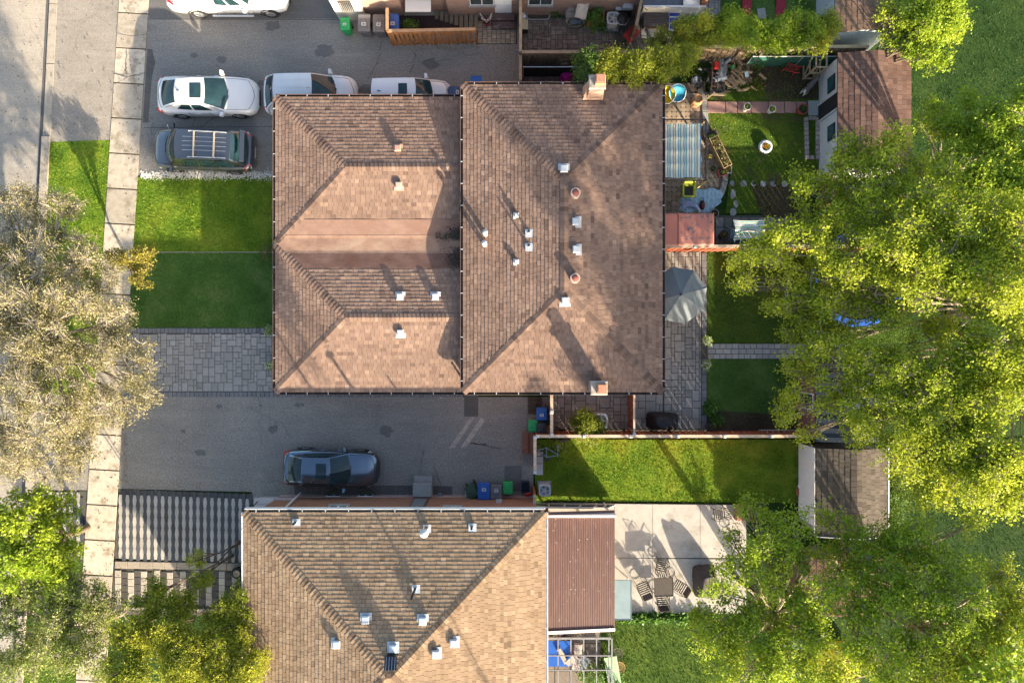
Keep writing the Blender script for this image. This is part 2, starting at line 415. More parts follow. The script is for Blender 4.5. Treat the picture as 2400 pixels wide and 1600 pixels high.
# upper drive
ud = sheet('upper_driveway', [(wr(Y0),Y0),(1222,Y0),(1222,205),(1090,412),(wr(412),412)], A_drive, .004)
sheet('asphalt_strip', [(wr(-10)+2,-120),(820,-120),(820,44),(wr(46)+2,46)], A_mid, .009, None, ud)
sheet('asphalt_patch', [(wr(115)+3,115),(wr(115)+14,116),(wr(150)+24,148),(wr(170)+17,180),(wr(290)+16,288),(wr(290)+3,288)], A_dark, .009, None, ud)
sheet('asphalt_seam', [(wr(47),45),(800,46),(800,47.5),(wr(47),46.5)], A_dark, .013, None, ud)
sheet('asphalt_seam', [(wr(300)+6,299),(640,296),(640,297.5),(wr(300)+6,300.5)], A_dark, .010, None, ud)
# lower drive
ld = sheet('lower_driveway', [(wr(930),930),(1296,930),(1296,1022),(1250,1022),(1250,1172),(590,1172),(590,1152),(wr(1145),1145)], A_drive2, .004)
sheet('asphalt_patch', [(1088,921),(1121,921),(1121,975),(1088,976)], A_dark, .009, None, ld)
sheet('asphalt_patch', [(1182,1092),(1224,1090),(1222,1150),(1183,1152)], A_mid, .009, None, ld)
sheet('asphalt_strip', [(690,1135),(955,1137),(1060,1139),(1060,1163),(690,1163)], A_dark, .009, None, ld)
for pts in ([(1100,980),(1112,977),(1066,1049),(1052,1050)], [(1128,978),(1138,983),(1092,1049),(1080,1047)], [(1040,921),(1046,921),(1036,934),(1030,934)]):
    sheet('light_streak', pts, mat('streak_pale', (.33,.30,.255), .9, .35, 5), .010, None, ld)  # pale streaks of light on the drive, put into the colour
cr = MB(); RC = random.Random(8)
def crack(pts, w=.022):
    pts = [P(*p) for p in pts]
    for a, b in zip(pts, pts[1:]):
        n = max(2, int((b-a).length/.18)); q = [a.lerp(b, i/n)+Vector((RC.uniform(-.04,.04), RC.uniform(-.04,.04), 0)) for i in range(n+1)]
        for c, d in zip(q, q[1:]):
            t = (d-c).normalized(); s = Vector((-t.y, t.x, 0))*w*RC.uniform(.3, .8)
            cr.add([(c-s)+Vector((0,0,.014)), (c+s)+Vector((0,0,.014)), (d+s)+Vector((0,0,.014)), (d-s)+Vector((0,0,.014))], [(3,2,1,0)])
crack([(896,100),(885,145),(862,185)]); crack([(975,125),(968,150),(960,172)]); crack([(960,110),(985,145),(1060,140)], .016)
crack([(1140,1040),(1100,1038)], .05); crack([(992,1052),(983,1120),(965,1135)]); crack([(1018,1095),(1035,1140)])
crack([(1105,1037),(1150,1047),(1170,1052)], .035)
obj('asphalt_crack', cr, A_dark, ud, world=True)
cr = MB(); crack([(298,115),(297,175)], .02); crack([(266,174),(300,182),(342,172)], .025); crack([(275,80),(310,85),(343,82)], .02); crack([(300,182),(268,200)], .02)
for i, v in enumerate(cr.v): cr.v[i] = (v[0], v[1], .047)
obj('slab_crack', cr, A_dark, sw, world=True)
# front lawns, seed fringe
lawn('front_lawn', [(wr(415),415),(672,415),(672,590),(wr(590),590)], G_bright, L_blade, 420, .07, .012, 4, 'bright green front lawn grass beside the upper driveway')
lawn('front_lawn', [(wr(592),592),(672,592),(672,768),(wr(768),768)], G_mown, L_blade_d, 420, .05, .012, 5, 'dark mown front lawn grass beside the grey paver driveway')
mb = MB(); mb.beam(P(330,591,.02), P(665,591,.02), .03, .04); obj('lawn_edging', mb, C_kerb, kind='structure')
RN = random.Random(21); fr = MB()
for i in range(1500):
    q = P(RN.uniform(330, 672), RN.gauss(411, 5.2), 0); r = RN.uniform(.012, .03)
    fr.obox((q.x, q.y, r*.8), (r*2, r*1.5, r*1.2), RN.uniform(0, 3), RN.uniform(-.5, .5))
tag(obj('blossom_litter', fr, mat('petal_white', (.62,.6,.55), .8), kind='stuff'), 'white petals scattered along the lawn and driveway edge', 'petals')

# ---- pavers
def ashlar(pts, unit, seed, z, gap=.022, sizes=((3,2),(2,3),(2,2),(2,2),(3,3),(2,1),(1,2)), th=.06, rz=0.0, raw=None):
    poly = raw or PX(pts); a = np.array(poly); lo = a.min(0); hi = a.max(0); R = random.Random(seed)
    nx = int((hi[0]-lo[0])/unit)+1; ny = int((hi[1]-lo[1])/unit)+1; used = set(); out = []
    for j in range(ny):
        for i in range(nx):
            if (i,j) in used: continue
            opts = list(sizes)+[(1,1)]; R.shuffle(opts); opts.remove((1,1)); opts.append((1,1))
            for w, h in opts:
                cells = [(i+p, j+q) for p in range(w) for q in range(h)]
                if any(c in used or c[0] >= nx or c[1] >= ny for c in cells): continue
                break
            used.update(cells)
            x0, y0 = lo[0]+i*unit, lo[1]+j*unit; x1, y1 = min(x0+w*unit, hi[0]), min(y0+h*unit, hi[1])
            if not bool(inpoly((x0+x1)/2, (y0+y1)/2, poly)) or x1-x0 < .06 or y1-y0 < .06: continue
            mb = MB(); dz = R.uniform(-.004, .004); tn = R.gauss(0, .45)
            mb.bbox(((x0+x1)/2, (y0+y1)/2, z-th+dz), (x1-x0-gap, y1-y0-gap, th), .012, tone=tn or .01); out.append(mb)
    return out
def course(a, b, w, n_len, seed, z, gap=.02, th=.06):
    """a row of bricks from a to b (world xy), width w"""
    R = random.Random(seed); a = Vector((a[0],a[1],0)); b = Vector((b[0],b[1],0)); L = (b-a).length; n = max(1, round(L/n_len)); d = (b-a)/n; rz = math.atan2(d.y, d.x); out = []
    for i in range(n):
        c = a+d*(i+.5); mb = MB(); mb.bbox((c.x, c.y, z-th), (d.length-gap, w-gap, th), .012, rz, tone=R.gauss(0, .45) or .01); out.append(mb)
    return out
V_grey = mat('paver_grey', (.25,.245,.235), .88, .13, 7, .25, 60, tonev=.17)
V_dark = mat('paver_charcoal', (.15,.155,.165), .88, .13, 7, .25, 60, tonev=.17)
V_tan = mat('paver_tan', (.30,.23,.165), .9, .15, 6, .25, 60, tonev=.25)
V_brown = mat('paver_brown', (.17,.14,.12), .9, .18, 5, .25, 60, tonev=.3)
J_sand = mat('joint_sand', (.075,.07,.06), .95, .3, 20)
J_green = mat('joint_moss', (.07,.075,.04), .95, .3, 14)
pd = sheet('paver_driveway', [(wr(768),768),(700,768),(700,931),(wr(931),931)], J_sand, -.002)
it = ashlar([(wr(860)+4,781),(664,781),(664,917),(wr(860)+4,917)], .15, 4, .035)
pieces('paver', it, V_grey, pd)
q = PX([(wr(768),774.5),(676,774.5),(wr(924),924),(1086,924)])
pieces('border_paver', course(q[0], q[1], .26, .2, 2, .037)+course(q[2], q[3], .27, .22, 3, .037), V_dark, pd)
# hourglass pavers in two colours, laid in columns
hp = sheet('hourglass_driveway', [(wr(1146)+1,1146),(596,1158),(590,1318),(wr(1308)+1,1308)], J_sand, -.001)
V_white = mat('paver_pale', (.34,.325,.295), .85, .1, 6, .2, 60, tonev=.15)
V_black = mat('paver_black', (.055,.06,.07), .8, .15, 6, .2, 60, tonev=.3)
lt, dk = [], []; R = random.Random(6); cw = 8.25; rh = 25
def hourglass(c, w, h, fat, tone, z=.035):
    x, y = c; e = .006; wo = w*.5-e
    # fat: wide in the middle; its neighbour is narrow in the middle
    m, t = (wo*1.22, wo*.78) if fat else (wo*1.22, wo*.78)
    hh = h/2-e
    pts = [(x-t,y-hh),(x+t,y-hh),(x+m,y),(x+t,y+hh),(x-t,y+hh),(x-m,y)]
    mb = MB(); mb.prism(pts, z-.06, z, tone=tone); return mb
W_, H_ = M(cw), M(rh)
o = P(wr(1150)+6, 1158)
for i in range(41):
    for j in range(8):
        sh = 0 if i % 2 else H_/2
        x = o.x+i*W_; y = o.y-j*H_-sh-.006*i
        px, py = x/34*1600+1200, 800-y/34*1600
        if px > 592-.04*(py-1150) or py > 1313 or py < 1146: continue
        (lt if i % 2 == 0 else dk).append(hourglass((x, y), W_, H_, i % 2 == 0, R.gauss(0, .4) or .01))
pieces('pale_paver', lt, V_white, hp); pieces('black_paver', dk, V_black, hp)
# same pavers across the verge
hv = sheet('hourglass_apron', [(cx(1150)+18,1150),(wl(1150),1150),(wl(1300),1300),(cx(1300)+18,1300)], J_sand, .0)
lt, dk = [], []; o = P(wl(1150)-14, 1165)
for i in range(15):
    for j in range(6):
        x = o.x-i*W_; y = o.y-j*H_-(0 if i % 2 else H_/2)
        (lt if i % 2 else dk).append(hourglass((x, y), W_, H_, 1, R.gauss(0, .4) or .01, .03))
pieces('pale_paver', lt, V_white, hv); pieces('black_paver', dk, V_black, hv)
# striped walk below it
sheet('walk_bed', [(wr(1312)+2,1312),(596,1318),(590,1440),(wr(1440),1440)], J_sand, -.002)
wk = sheet('front_walk', [(wr(1314)+3,1314),(592,1320),(590,1425),(wr(1425),1425)], J_sand, .002)
q = PX([(wr(1324)+4,1322),(590,1328)])
pieces('walk_slab', course(q[0], q[1], .36, .6, 4, .05), mat('walk_slab_tan', (.27,.235,.19), .9, .15, 5, .25, 50, tonev=.25), wk)
lt, dk = [], []; o = P(wr(1370)+14, 1343)
for i in range(20):
    for j in range(5):
        x = o.x+i*M(15.2); y = o.y-j*M(16)-(i % 3)*.05; mb = MB()
        mb.bbox((x, y, -.02), (M(15.2)-.02, M(16)-.02, .055), .012, tone=R.gauss(0, .4) or .01); (dk if i % 2 else lt).append(mb)
pieces('pale_paver', lt, mat('paver_pale_walk', (.33,.30,.25), .85, .12, 6, .2, 60, tonev=.2), wk); pieces('black_paver', dk, mat('paver_black_walk', (.06,.055,.05), .85, .2, 6, .2, 60, tonev=.3), wk)
mb = MB(); mb.beam(P(300,1424,.06), P(560,1432,.06), .12, .12); obj('walk_edging', mb, C_kerb, kind='structure')
# ---- back garden of the middle house
bp = sheet('back_patio', [(1284,905),(1560,905),(1500,560),(1658,590),(1658,1012),(1284,1014)], J_sand, -.002)
it = ashlar([(1556,590),(1643,590),(1643,1005),(1556,1005)], .175, 8, .035)+ashlar([(1290,905),(1556,905),(1556,1005),(1290,1005)], .175, 9, .035)
pieces('paver', it, mat('paver_grey_warm', (.255,.25,.235), .88, .13, 5, .25, 60, tonev=.2), bp)
q = PX([(1650,592),(1650,805),(1650,840),(1650,1006)])
pieces('border_paver', course(q[0], q[1], .26, .38, 5, .036)+course(q[2], q[3], .26, .38, 6, .036), V_dark, bp)
gw = sheet('garden_walk', [(1656,805),(1990,805),(1990,841),(1656,841)], J_sand, .0)
it = []
for r in range(3):
    q = PX([(1658,811+12*r),(1988,811+12*r)]); it += course(q[0], q[1], .25, .3+.08*(r == 1), 10+r, .036)
pieces('paver', it, mat('paver_pale_grey', (.285,.285,.28), .88, .12, 5, .25, 60, tonev=.18), gw)
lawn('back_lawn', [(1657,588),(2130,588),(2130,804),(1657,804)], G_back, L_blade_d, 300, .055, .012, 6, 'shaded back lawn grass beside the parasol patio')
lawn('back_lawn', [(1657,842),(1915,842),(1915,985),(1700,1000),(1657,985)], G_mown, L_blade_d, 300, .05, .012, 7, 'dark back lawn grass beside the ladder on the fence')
sheet('flower_bed', [(1657,960),(1900,975),(1900,1016),(1657,1016)], G_dirt, .016)
# ---- back garden of the upper house
oc = sheet('octagon_patio', [(1500,195),(1652,195),(1658,260),(1655,330),(1705,400),(1700,440),(1680,480),(1660,505),(1640,580),(1500,580)], mat('joint_tan', (.15,.115,.085), .95, .3, 20), -.002)
it = []; R = random.Random(14); cell = M(11.0)
poly = PX([(1552,215),(1642,215),(1642,290),(1645,330),(1690,385),(1688,425),(1665,470),(1640,505),(1552,505)])
lo = np.array(poly).min(0); hi = np.array(poly).max(0)
for i in range(int((hi[0]-lo[0])/cell)+1):
    for j in range(int((hi[1]-lo[1])/cell)+1):
        x, y = lo[0]+(i+.5)*cell, lo[1]+(j+.5)*cell
        if not bool(inpoly(x, y, poly)): continue
        r = cell*.49; k_ = r*.62; mb = MB(); tn = R.gauss(0, .45) or .01
        mb.prism([(x-r,y-k_),(x-k_,y-r),(x+k_,y-r),(x+r,y-k_),(x+r,y+k_),(x+k_,y+r),(x-k_,y+r),(x-r,y+k_)], -.02, .035+R.uniform(-.004,.004), tn); it.append(mb)
pieces('octagon_paver', it, V_tan, oc)
st = []
q = PX([(1649,217),(1652,262),(1655,330),(1672,352),(1700,395),(1699,425),(1690,455),(1672,480),(1655,508)])
for i, (a, b) in enumerate(zip(q, q[1:])): st += course(a, b, .3, .52, 30+i, .06)
pieces('edging_stone', st, mat('edging_grey', (.27,.265,.25), .9, .15, 5, .3, 40, tonev=.2), oc)
lawn('garden_lawn', [(1660,200),(1722,130),(1905,130),(1925,240),(1925,395),(1870,500),(1700,500),(1712,400),(1660,325)], G_patchy, L_blade, 200, .06, .010, 8, 'patchy sunlit grass of the upper back garden')
sheet('soil_bed', [(1745,140),(1910,140),(1920,232),(1820,232),(1760,200)], G_dirt, .016)
sheet('soil_bed', [(1758,430),(1900,430),(1900,520),(1790,520)], G_dirt, .016)
pp = sheet('pink_path', [(1656,238),(1892,238),(1892,267),(1656,264)], J_green, .013)
it = []; xs = [1658,1700,1728,1760,1800,1838,1866,1890]
R = random.Random(2)
for a, b in zip(xs, xs[1:]):
    mb = MB(); mb.prism(PX([(a+1,239),(b-1,239.6),(b-1,266),(a+1,264.5)]), -.02, .045+R.uniform(-.005,.005), R.gauss(0,.5) or .01); it.append(mb)
pieces('pink_slab', it, mat('slab_pink', (.36,.205,.18), .9, .14, 4, .25, 40, tonev=.12), pp)
mb = MB(); mb.prism(PX([(1893,237),(1921,237),(1921,272),(1894,272)]), -.02, .06); obj('door_slab', mb, mat('slab_blue_grey', (.36,.38,.38), .9, .1, 3, .2, 50), pp, world=True)
# stepping stones
ss = thing('stepping_stones', None, None, P(1800,431), kind='structure'); it = []
for x, y, w, h in ((1716,430,11,12),(1743,430,14,14),(1766,431,13,12),(1788,431,14,13),(1812,431,16,13),(1838,431,14,13),(1862,431,14,13),(1718,455,13,20),(1724,478,12,16),(1718,497,16,16)):
    mb = MB(); c = P(x, y); n = 7; R = random.Random(x)
    mb.prism([(c.x+M(w)*.5*math.cos(6.283*i/n+.4)*R.uniform(.95,1.2), c.y+M(h)*.55*math.sin(6.283*i/n+.4)*R.uniform(.95,1.2)) for i in range(n)], -.03, .03, R.gauss(0,.5) or .01); it.append(mb)
pieces('stepping_stone', it, C_slab, ss)
gs = sheet('slab_terrace', [(1672,505),(1860,505),(1860,580),(1560,580),(1560,505)], J_sand, .015)
it = []
for i in range(9):
    for j in range(3):
        mb = MB(); x0 = 1676+i*20; y0 = 509+j*24; mb.prism(PX([(x0+1,y0+1),(x0+19,y0+1),(x0+19,y0+23),(x0+1,y0+23)]), -.02, .045, R.gauss(0,.5) or .01); it.append(mb)
pieces('terrace_slab', it, mat('slab_dark_grey', (.15,.15,.145), .9, .2, 4, .3, 40, tonev=.3), gs)
# raised-bed ring of stones beside the shed
rs = thing('stone_ring', 'rectangular ring of pale pink stones beside the white shed', 'stone edging', P(1905,320)); it = []
def ringstone(x, y, w, h):
    mb = MB(); c = P(x, y); mb.bbox((c.x, c.y, 0), (M(w)*.94, M(h)*.94, .12), .02, R.uniform(-.06,.06), R.gauss(0,.5) or .01); it.append(mb)
for i in range(9):
    ringstone(1888+.3*i, 281+11*i, 10, 10.5); ringstone(1915, 281+11*i, 9, 10.5)
ringstone(1898,278,10,9); ringstone(1907,278,8,8); ringstone(1902,370,9,9)
pieces('stone', it, mat('stone_pinkish', (.36,.30,.27), .9, .2, 6, .4, 30, tonev=.2), rs)
# ---- lower house: side lawn, concrete patio
lawn('side_lawn', [(1254,1030),(1895,1030),(1895,1178),(1254,1172)], G_bright, L_blade, 380, .065, .012, 9, 'sunlit lawn grass between fence and concrete patio')
lawn('rear_lawn', [(1400,1437),(1900,1437),(1900,1700),(1400,1700)], G_back, L_blade_p, 260, .055, .012, 10, 'shaded lawn grass below the concrete patio')  # the dark blades put the trees' shade into the lawn colour
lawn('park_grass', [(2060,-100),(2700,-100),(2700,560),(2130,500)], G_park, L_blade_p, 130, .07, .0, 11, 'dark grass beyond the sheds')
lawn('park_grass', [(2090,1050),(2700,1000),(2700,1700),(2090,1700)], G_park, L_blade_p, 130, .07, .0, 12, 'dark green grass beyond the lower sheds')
cp = sheet('concrete_patio', [(1280,1176),(1750,1182),(1746,1437),(1280,1437)], J_sand, .004)
it = []
xs = [1284,1440,1529,1640,1748]; ys = [1179,1306,1436]; R = random.Random(4)
for a, b in zip(xs, xs[1:]):
    for c, d in zip(ys, ys[1:]):
        mb = MB(); mb.prism(PX([(a+.4,c+.4+(a-1440)*.01),(b-.4,c+.4+(b-1440)*.01),(b-.4,d-.4),(a+.4,d-.4)]), -.06, .08, R.gauss(0,.6) or .01); it.append(mb)
pieces('concrete_panel', it, C_patio, cp)
sheet('pergola_floor', [(1262,1440),(1408,1440),(1408,1700),(1262,1700)], mat('floor_brown_concrete', (.15,.13,.11), .9, .25, 3, .3, 40), .016)
it = []; pf = thing('pergola_paving', None, None, P(1335,1530), kind='structure')
for i in range(4):
    for j in range(8):
        mb = MB(); x0 = 1264+i*36; y0 = 1442+j*32; mb.prism(PX([(x0+1,y0+1),(x0+35,y0+1),(x0+35,y0+31),(x0+1,y0+31)]), -.02, .05, R.gauss(0,.5) or .01); it.append(mb)
pieces('floor_slab', it, mat('slab_brown', (.16,.145,.125), .9, .2, 3, .3, 40, tonev=.2), pf)
# ---- neighbour's courts at the top
nc = sheet('neighbour_court', [(1222,30),(1500,30),(1500,128),(1222,128)], J_sand, -.001)
it = ashlar([(1226,44),(1440,44),(1440,126),(1226,126)], .115, 21, .035, .02, ((2,2),(2,2),(2,3),(3,2),(2,1),(1,2)))
pieces('paver', it, V_brown, nc)
n2 = sheet('narrow_court', [(1222,128),(1360,128),(1360,215),(1222,215)], J_sand, -.001)
pieces('paver', ashlar([(1226,150),(1350,150),(1350,212),(1226,212)], .13, 22, .03, .02, ((2,2),(2,1))), mat('paver_brown_red', (.15,.105,.09), .9, .2, 5, .25, 60, tonev=.3), n2)
n3 = sheet('door_court', [(1118,40),(1212,40),(1212,104),(1118,104)], J_sand, .009)
pieces('paver', ashlar([(1120,50),(1210,50),(1210,103),(1120,103)], .115, 23, .045, .02, ((2,2),(2,2),(2,1))), mat('paver_sand', (.26,.22,.165), .9, .15, 5, .25, 60, tonev=.22), n3)
n4 = sheet('deck_court', [(1500,0),(1690,0),(1690,128),(1500,128)], J_sand, -.001)
pieces('paver', ashlar([(1502,2),(1688,2),(1688,90),(1502,90)], .16, 24, .03, .02, ((2,2),(2,1),(1,2))), mat('paver_slate', (.17,.175,.18), .9, .15, 5, .25, 60, tonev=.22), n4)
lawn('neighbour_lawn', [(1690,-60),(1950,-60),(1950,120),(1690,120)], G_mown, L_blade_d, 200, .05, .008, 14, 'dark neighbour lawn grass with red strips laid on it')

RN = random.Random(77)
def debris(label, rects, n, m, lo=.012, hi=.035, z=.016):
    q = MB()
    for i in range(n):
        x0, y0, x1, y1 = RN.choice(rects); c = P(RN.uniform(x0,x1), RN.uniform(y0,y1)); s = RN.uniform(lo, hi); q.obox((c.x, c.y, z+s*.2), (s*1.6, s, s*.25), RN.uniform(0,6), RN.uniform(-.4,.4), tone=RN.gauss(0,.6))
    tag(obj('ground_litter', q, m, kind='stuff'), label, 'litter')
deb = mat('litter_tan', (.22,.16,.085), .9, .3, 20, tonev=.5)
debris('dry leaf bits along the upper driveway edges', [(350,400,640,412),(345,60,360,400),(1140,100,1215,190),(930,108,1120,118),(350,0,900,400)], 520, deb)
debris('dry leaf bits along the lower driveway edges', [(300,1130,590,1150),(290,932,300,1140),(1140,930,1240,1160),(700,1140,960,1162),(300,932,1240,1150)], 620, deb)
debris('leaf bits and seeds on the pavement and road', [(0,0,110,520),(120,0,270,330),(280,0,345,600),(230,950,290,1350)], 520, mat('litter_dark', (.07,.055,.035), .9, .3, 20, tonev=.5), .01, .04, .04)

RS = random.Random(19)
for px, py, r, par in ((513,951,.13,ld),(611,950,.07,ld),(697,948,.12,ld),(709,948,.09,ld),(640,1005,.22,ld),(905,1010,.3,ld),(470,1060,.2,ld),(430,1010,.12,ld),(612,195,.16,ud),(860,210,.28,ud),(640,60,.3,ud),(520,140,.2,ud),(760,120,.35,ud),(1010,150,.3,ud),(455,130,.14,ud),(700,20,.14,ud)):
    c = P(px, py); n = 16; sheet('oil_stain', [(c.x+r*RS.uniform(.6,1.3)*math.cos(6.283*i/n)*1.3, c.y+r*RS.uniform(.6,1.2)*math.sin(6.283*i/n)) for i in range(n)], A_mid, .0105, None, par, raw=True)
# ------------------------------------------------------------------ roofs and houses
S_main = shinglemat('shingle_brown', [(0,(.10,.066,.052)),(.35,(.205,.136,.104)),(.7,(.268,.181,.137)),(1,(.345,.24,.178))])
S_front = shinglemat('shingle_tan_brown', [(0,(.14,.086,.06)),(.35,(.255,.16,.108)),(.7,(.33,.215,.142)),(1,(.41,.28,.18))])
S_low = shinglemat('shingle_tan', [(0,(.145,.097,.062)),(.35,(.262,.184,.118)),(.7,(.335,.243,.158)),(1,(.42,.315,.205))])
S_deck = mat('roof_underlay', (.075,.052,.042), .95)
B_red = brickmat('brick_orange', (.32,.115,.055), (.25,.085,.045), (.42,.3,.22))
B_pink = brickmat('brick_pink', (.30,.17,.13), (.24,.13,.1), (.42,.36,.3))
B_pinky = brickmat('brick_pink_side', (.30,.17,.13), (.24,.13,.1), (.42,.36,.3), 'y')
B_redy = brickmat('brick_orange_side', (.32,.115,.055), (.25,.085,.045), (.42,.3,.22), 'y')
P_white = mat('painted_white', (.72,.72,.7), .45, .05, 4)
P_gutterbrown = mat('gutter_brown', (.10,.065,.055), .5, .15, 4)
P_gutterdark = mat('gutter_trough', (.035,.028,.026), .8, .4, 9, dirt=(.08,.06,.03), dirt_at=.55)
P_galv = mat('galvanised', (.55,.58,.6), .4, .1, 5, metal=.6)
P_metalwhite = mat('vent_white', (.42,.44,.46), .4, .06, 5)
P_black = mat('black_plastic', (.018,.018,.02), .5, .3, 8)
G_win = glassmat('window_glass', (.03,.04,.045))
C_cap = mat('chimney_concrete', (.33,.31,.27), .9, .2, 14, .4, 40, dirt=(.2,.18,.14), dirt_at=.58)
T_clay = mat('clay_flue', (.32,.16,.1), .85, .2, 6)

def roofplane(e0, e1, top, exp=.19, seed=0, tmean=.5, th=(.016,.023)):
    """e0,e1: eave ends; top: list of upper corner points from the e1 side back to the e0 side. returns shingle MBs"""
    R = random.Random(seed); e0 = Vector(e0); e1 = Vector(e1); u = (e1-e0).normalized()
    pts = [e0, e1]+[Vector(p) for p in top]
    n = (e1-e0).cross(pts[2]-e0).normalized()
    if n.z < 0: n = -n
    s = n.cross(u).normalized()
    if s.z < 0: s = -s
    q = [((p-e0).dot(u), (p-e0).dot(s)) for p in pts]; smax = max(b for a, b in q)
    def span(v):
        xs = []
        for i in range(len(q)):
            (a, b), (c, d) = q[i], q[(i+1)%len(q)]
            if abs(b-d) < 1e-6: continue
            if min(b, d)-1e-6 <= v <= max(b, d)+1e-6: xs.append(a+(c-a)*(v-b)/(d-b))
        return (min(xs), max(xs)) if len(xs) > 1 else None
    out = []; k = 0; v = 0.0
    def W3(a, b, h): return e0+u*a+s*b+n*h
    nrow = max(1, round(smax/exp)); ex = smax/nrow
    for k in range(nrow):
        s0, s1 = k*ex, (k+1)*ex; L0 = span(s0+1e-4); L1 = span(min(s1, smax)-1e-4)
        if not L0: continue
        if not L1: L1 = (sum(L0)/2,)*2
        a = min(L0[0], L1[0])-R.random()*.35; rowt = R.gauss(0, .05)
        hi = max(L0[1], L1[1])
        while a < hi:
            w = R.choice((.2,.23,.23,.26)); b = a+w
            a0, b0 = max(a, L0[0]), min(b, L0[1]); a1, b1 = max(a, L1[0]), min(b, L1[1])
            if b0-a0 > .015 or b1-a1 > .015:
                if b0 < a0: a0 = b0 = (a1 if a0 > b0 and a < L0[0] else b1); a0 = b0 = min(max(a0, L0[0]), L0[1])
                if b1 < a1: m = min(max((a1+b1)/2, L1[0]), L1[1]); a1 = b1 = m
                t = R.choice(th); g = .006 if b0-a0 > .05 else 0
                tn = min(1, max(.02, R.gauss(tmean, .145)+rowt))
                o_ = .012
                mb = MB(); mb.add([W3(a0+g,s0-o_,-.01), W3(b0-g,s0-o_,-.01), W3(b0-g,s0-o_,t), W3(a0+g,s0-o_,t), W3(b1-g if b1-a1>.05 else b1,s1,.003), W3(a1+g if b1-a1>.05 else a1,s1,.003)],
                                  [(0,1,2,3),(3,2,4,5),(1,4,2),(0,3,5)], tn)
                out.append(mb)
            a = b
    return out
def caps(a, b, seed, n1, n2, w=.19, exp=.19, tmean=.45):
    """bent cap shingles along a hip or ridge from a (low) to b (high); n1,n2 the two roof normals"""
    R = random.Random(seed); a = Vector(a); b = Vector(b); d = (b-a); L = d.length; d /= L; n = max(1, round(L/exp)); ex = L/n; out = []
    up = (Vector(n1)+Vector(n2)).normalized()
    s1 = d.cross(Vector(n1)).normalized(); s2 = d.cross(Vector(n2)).normalized()
    if s1.dot(Vector(n1)-Vector(n2)) < 0: s1 = -s1
    if s2.dot(Vector(n2)-Vector(n1)) < 0: s2 = -s2
    for i in range(n):
        p = a+d*(i*ex-.015); q = a+d*((i+1)*ex+.01); t = .05; tn = min(1, max(.02, R.gauss(tmean-.16, .16)))
        mb = MB(); V = [p+s1*w+up*.034, p+up*t, p+s2*w+up*.034, q+s1*w+up*.014, q+up*.024, q+s2*w+up*.014, p+s1*w-up*.01, p-up*.01, p+s2*w-up*.01]
        mb.add(V, [(0,1,4,3),(1,2,5,4),(6,7,1,0),(7,8,2,1)], tn); out.append(mb)
    return out
def gutter(parent, a, b, out, m_lip, m_tr, w=.12, d=.1, step=1.05, white=True, name='gutter'):
    """trough hung outside the eave from a to b; out: outward unit vector"""
    a = Vector(a); b = Vector(b); o = Vector(out).normalized()
    g = MB(); g.beam(a+o*(w*.5)-Vector((0,0,d)), b+o*(w*.5)-Vector((0,0,d)), w, .012)
    gt = obj(name, g, m_tr, parent, world=True)
    l = MB(); l.beam(a+o*(w+.01)-Vector((0,0,d*.5)), b+o*(w+.01)-Vector((0,0,d*.5)), .022, d+.02); l.beam(a-o*.012-Vector((0,0,d*.5+.01)), b-o*.012-Vector((0,0,d*.5+.01)), .014, d)
    lip = obj('gutter_lip', l, m_lip, parent, world=True)
    n = max(1, int((b-a).length/step))
    for i in range(n+1):
        c = a+(b-a)*((i+.5)/(n+1)); m = MB(); m.beam(c-o*.01, c+o*(w+.024), .03, .02); obj('bracket', m, P_metalwhite if white else m_lip, parent, world=True)
def boxvent(parent, px, py, z, m, size=.36, slope=(0,0)):
    v = P(px, py, z+.15); b = MB(); b.obox((v.x, v.y, z+.0), (size*1.5, size*1.5, .02), 0, math.atan(slope[1]), -math.atan(slope[0])); b.obox((v.x, v.y, z+.05), (size*.8, size*.8, .14))
    o = obj('roof_vent', b, m, parent, world=True)
    h = MB(); h.bbox((v.x, v.y, z+.11), (size, size, .1), .04); obj('vent_hood', h, m, o, world=True)
def pipevent(parent, px, py, z, h, r, m, cap=None, capm=None, flash=None):
    v = P(px, py, z+h)
    b = MB(); b.lathe([(r,-.15),(r,h),(r*.8,h),(r*.8,h-.1)], 14, (v.x, v.y, z)); o = obj('vent_pipe', b, m, parent, world=True, smooth=False)
    if flash: f = MB(); f.obox((v.x+.02, v.y-.05, z+.03), (.34, .36, .02)); f.lathe([(r*1.9,.03),(r*1.2,.14)], 14, (v.x, v.y, z), close=False); obj('flashing', f, flash, o, world=True)
    if cap: c = MB(); c.lathe([(r*.5,h),(cap,h+.03),(cap,h+.09),(cap*.3,h+.17),(.01,h+.18)], 18, (v.x, v.y, z)); obj('rain_cap', c, capm, o, world=True, smooth=False)
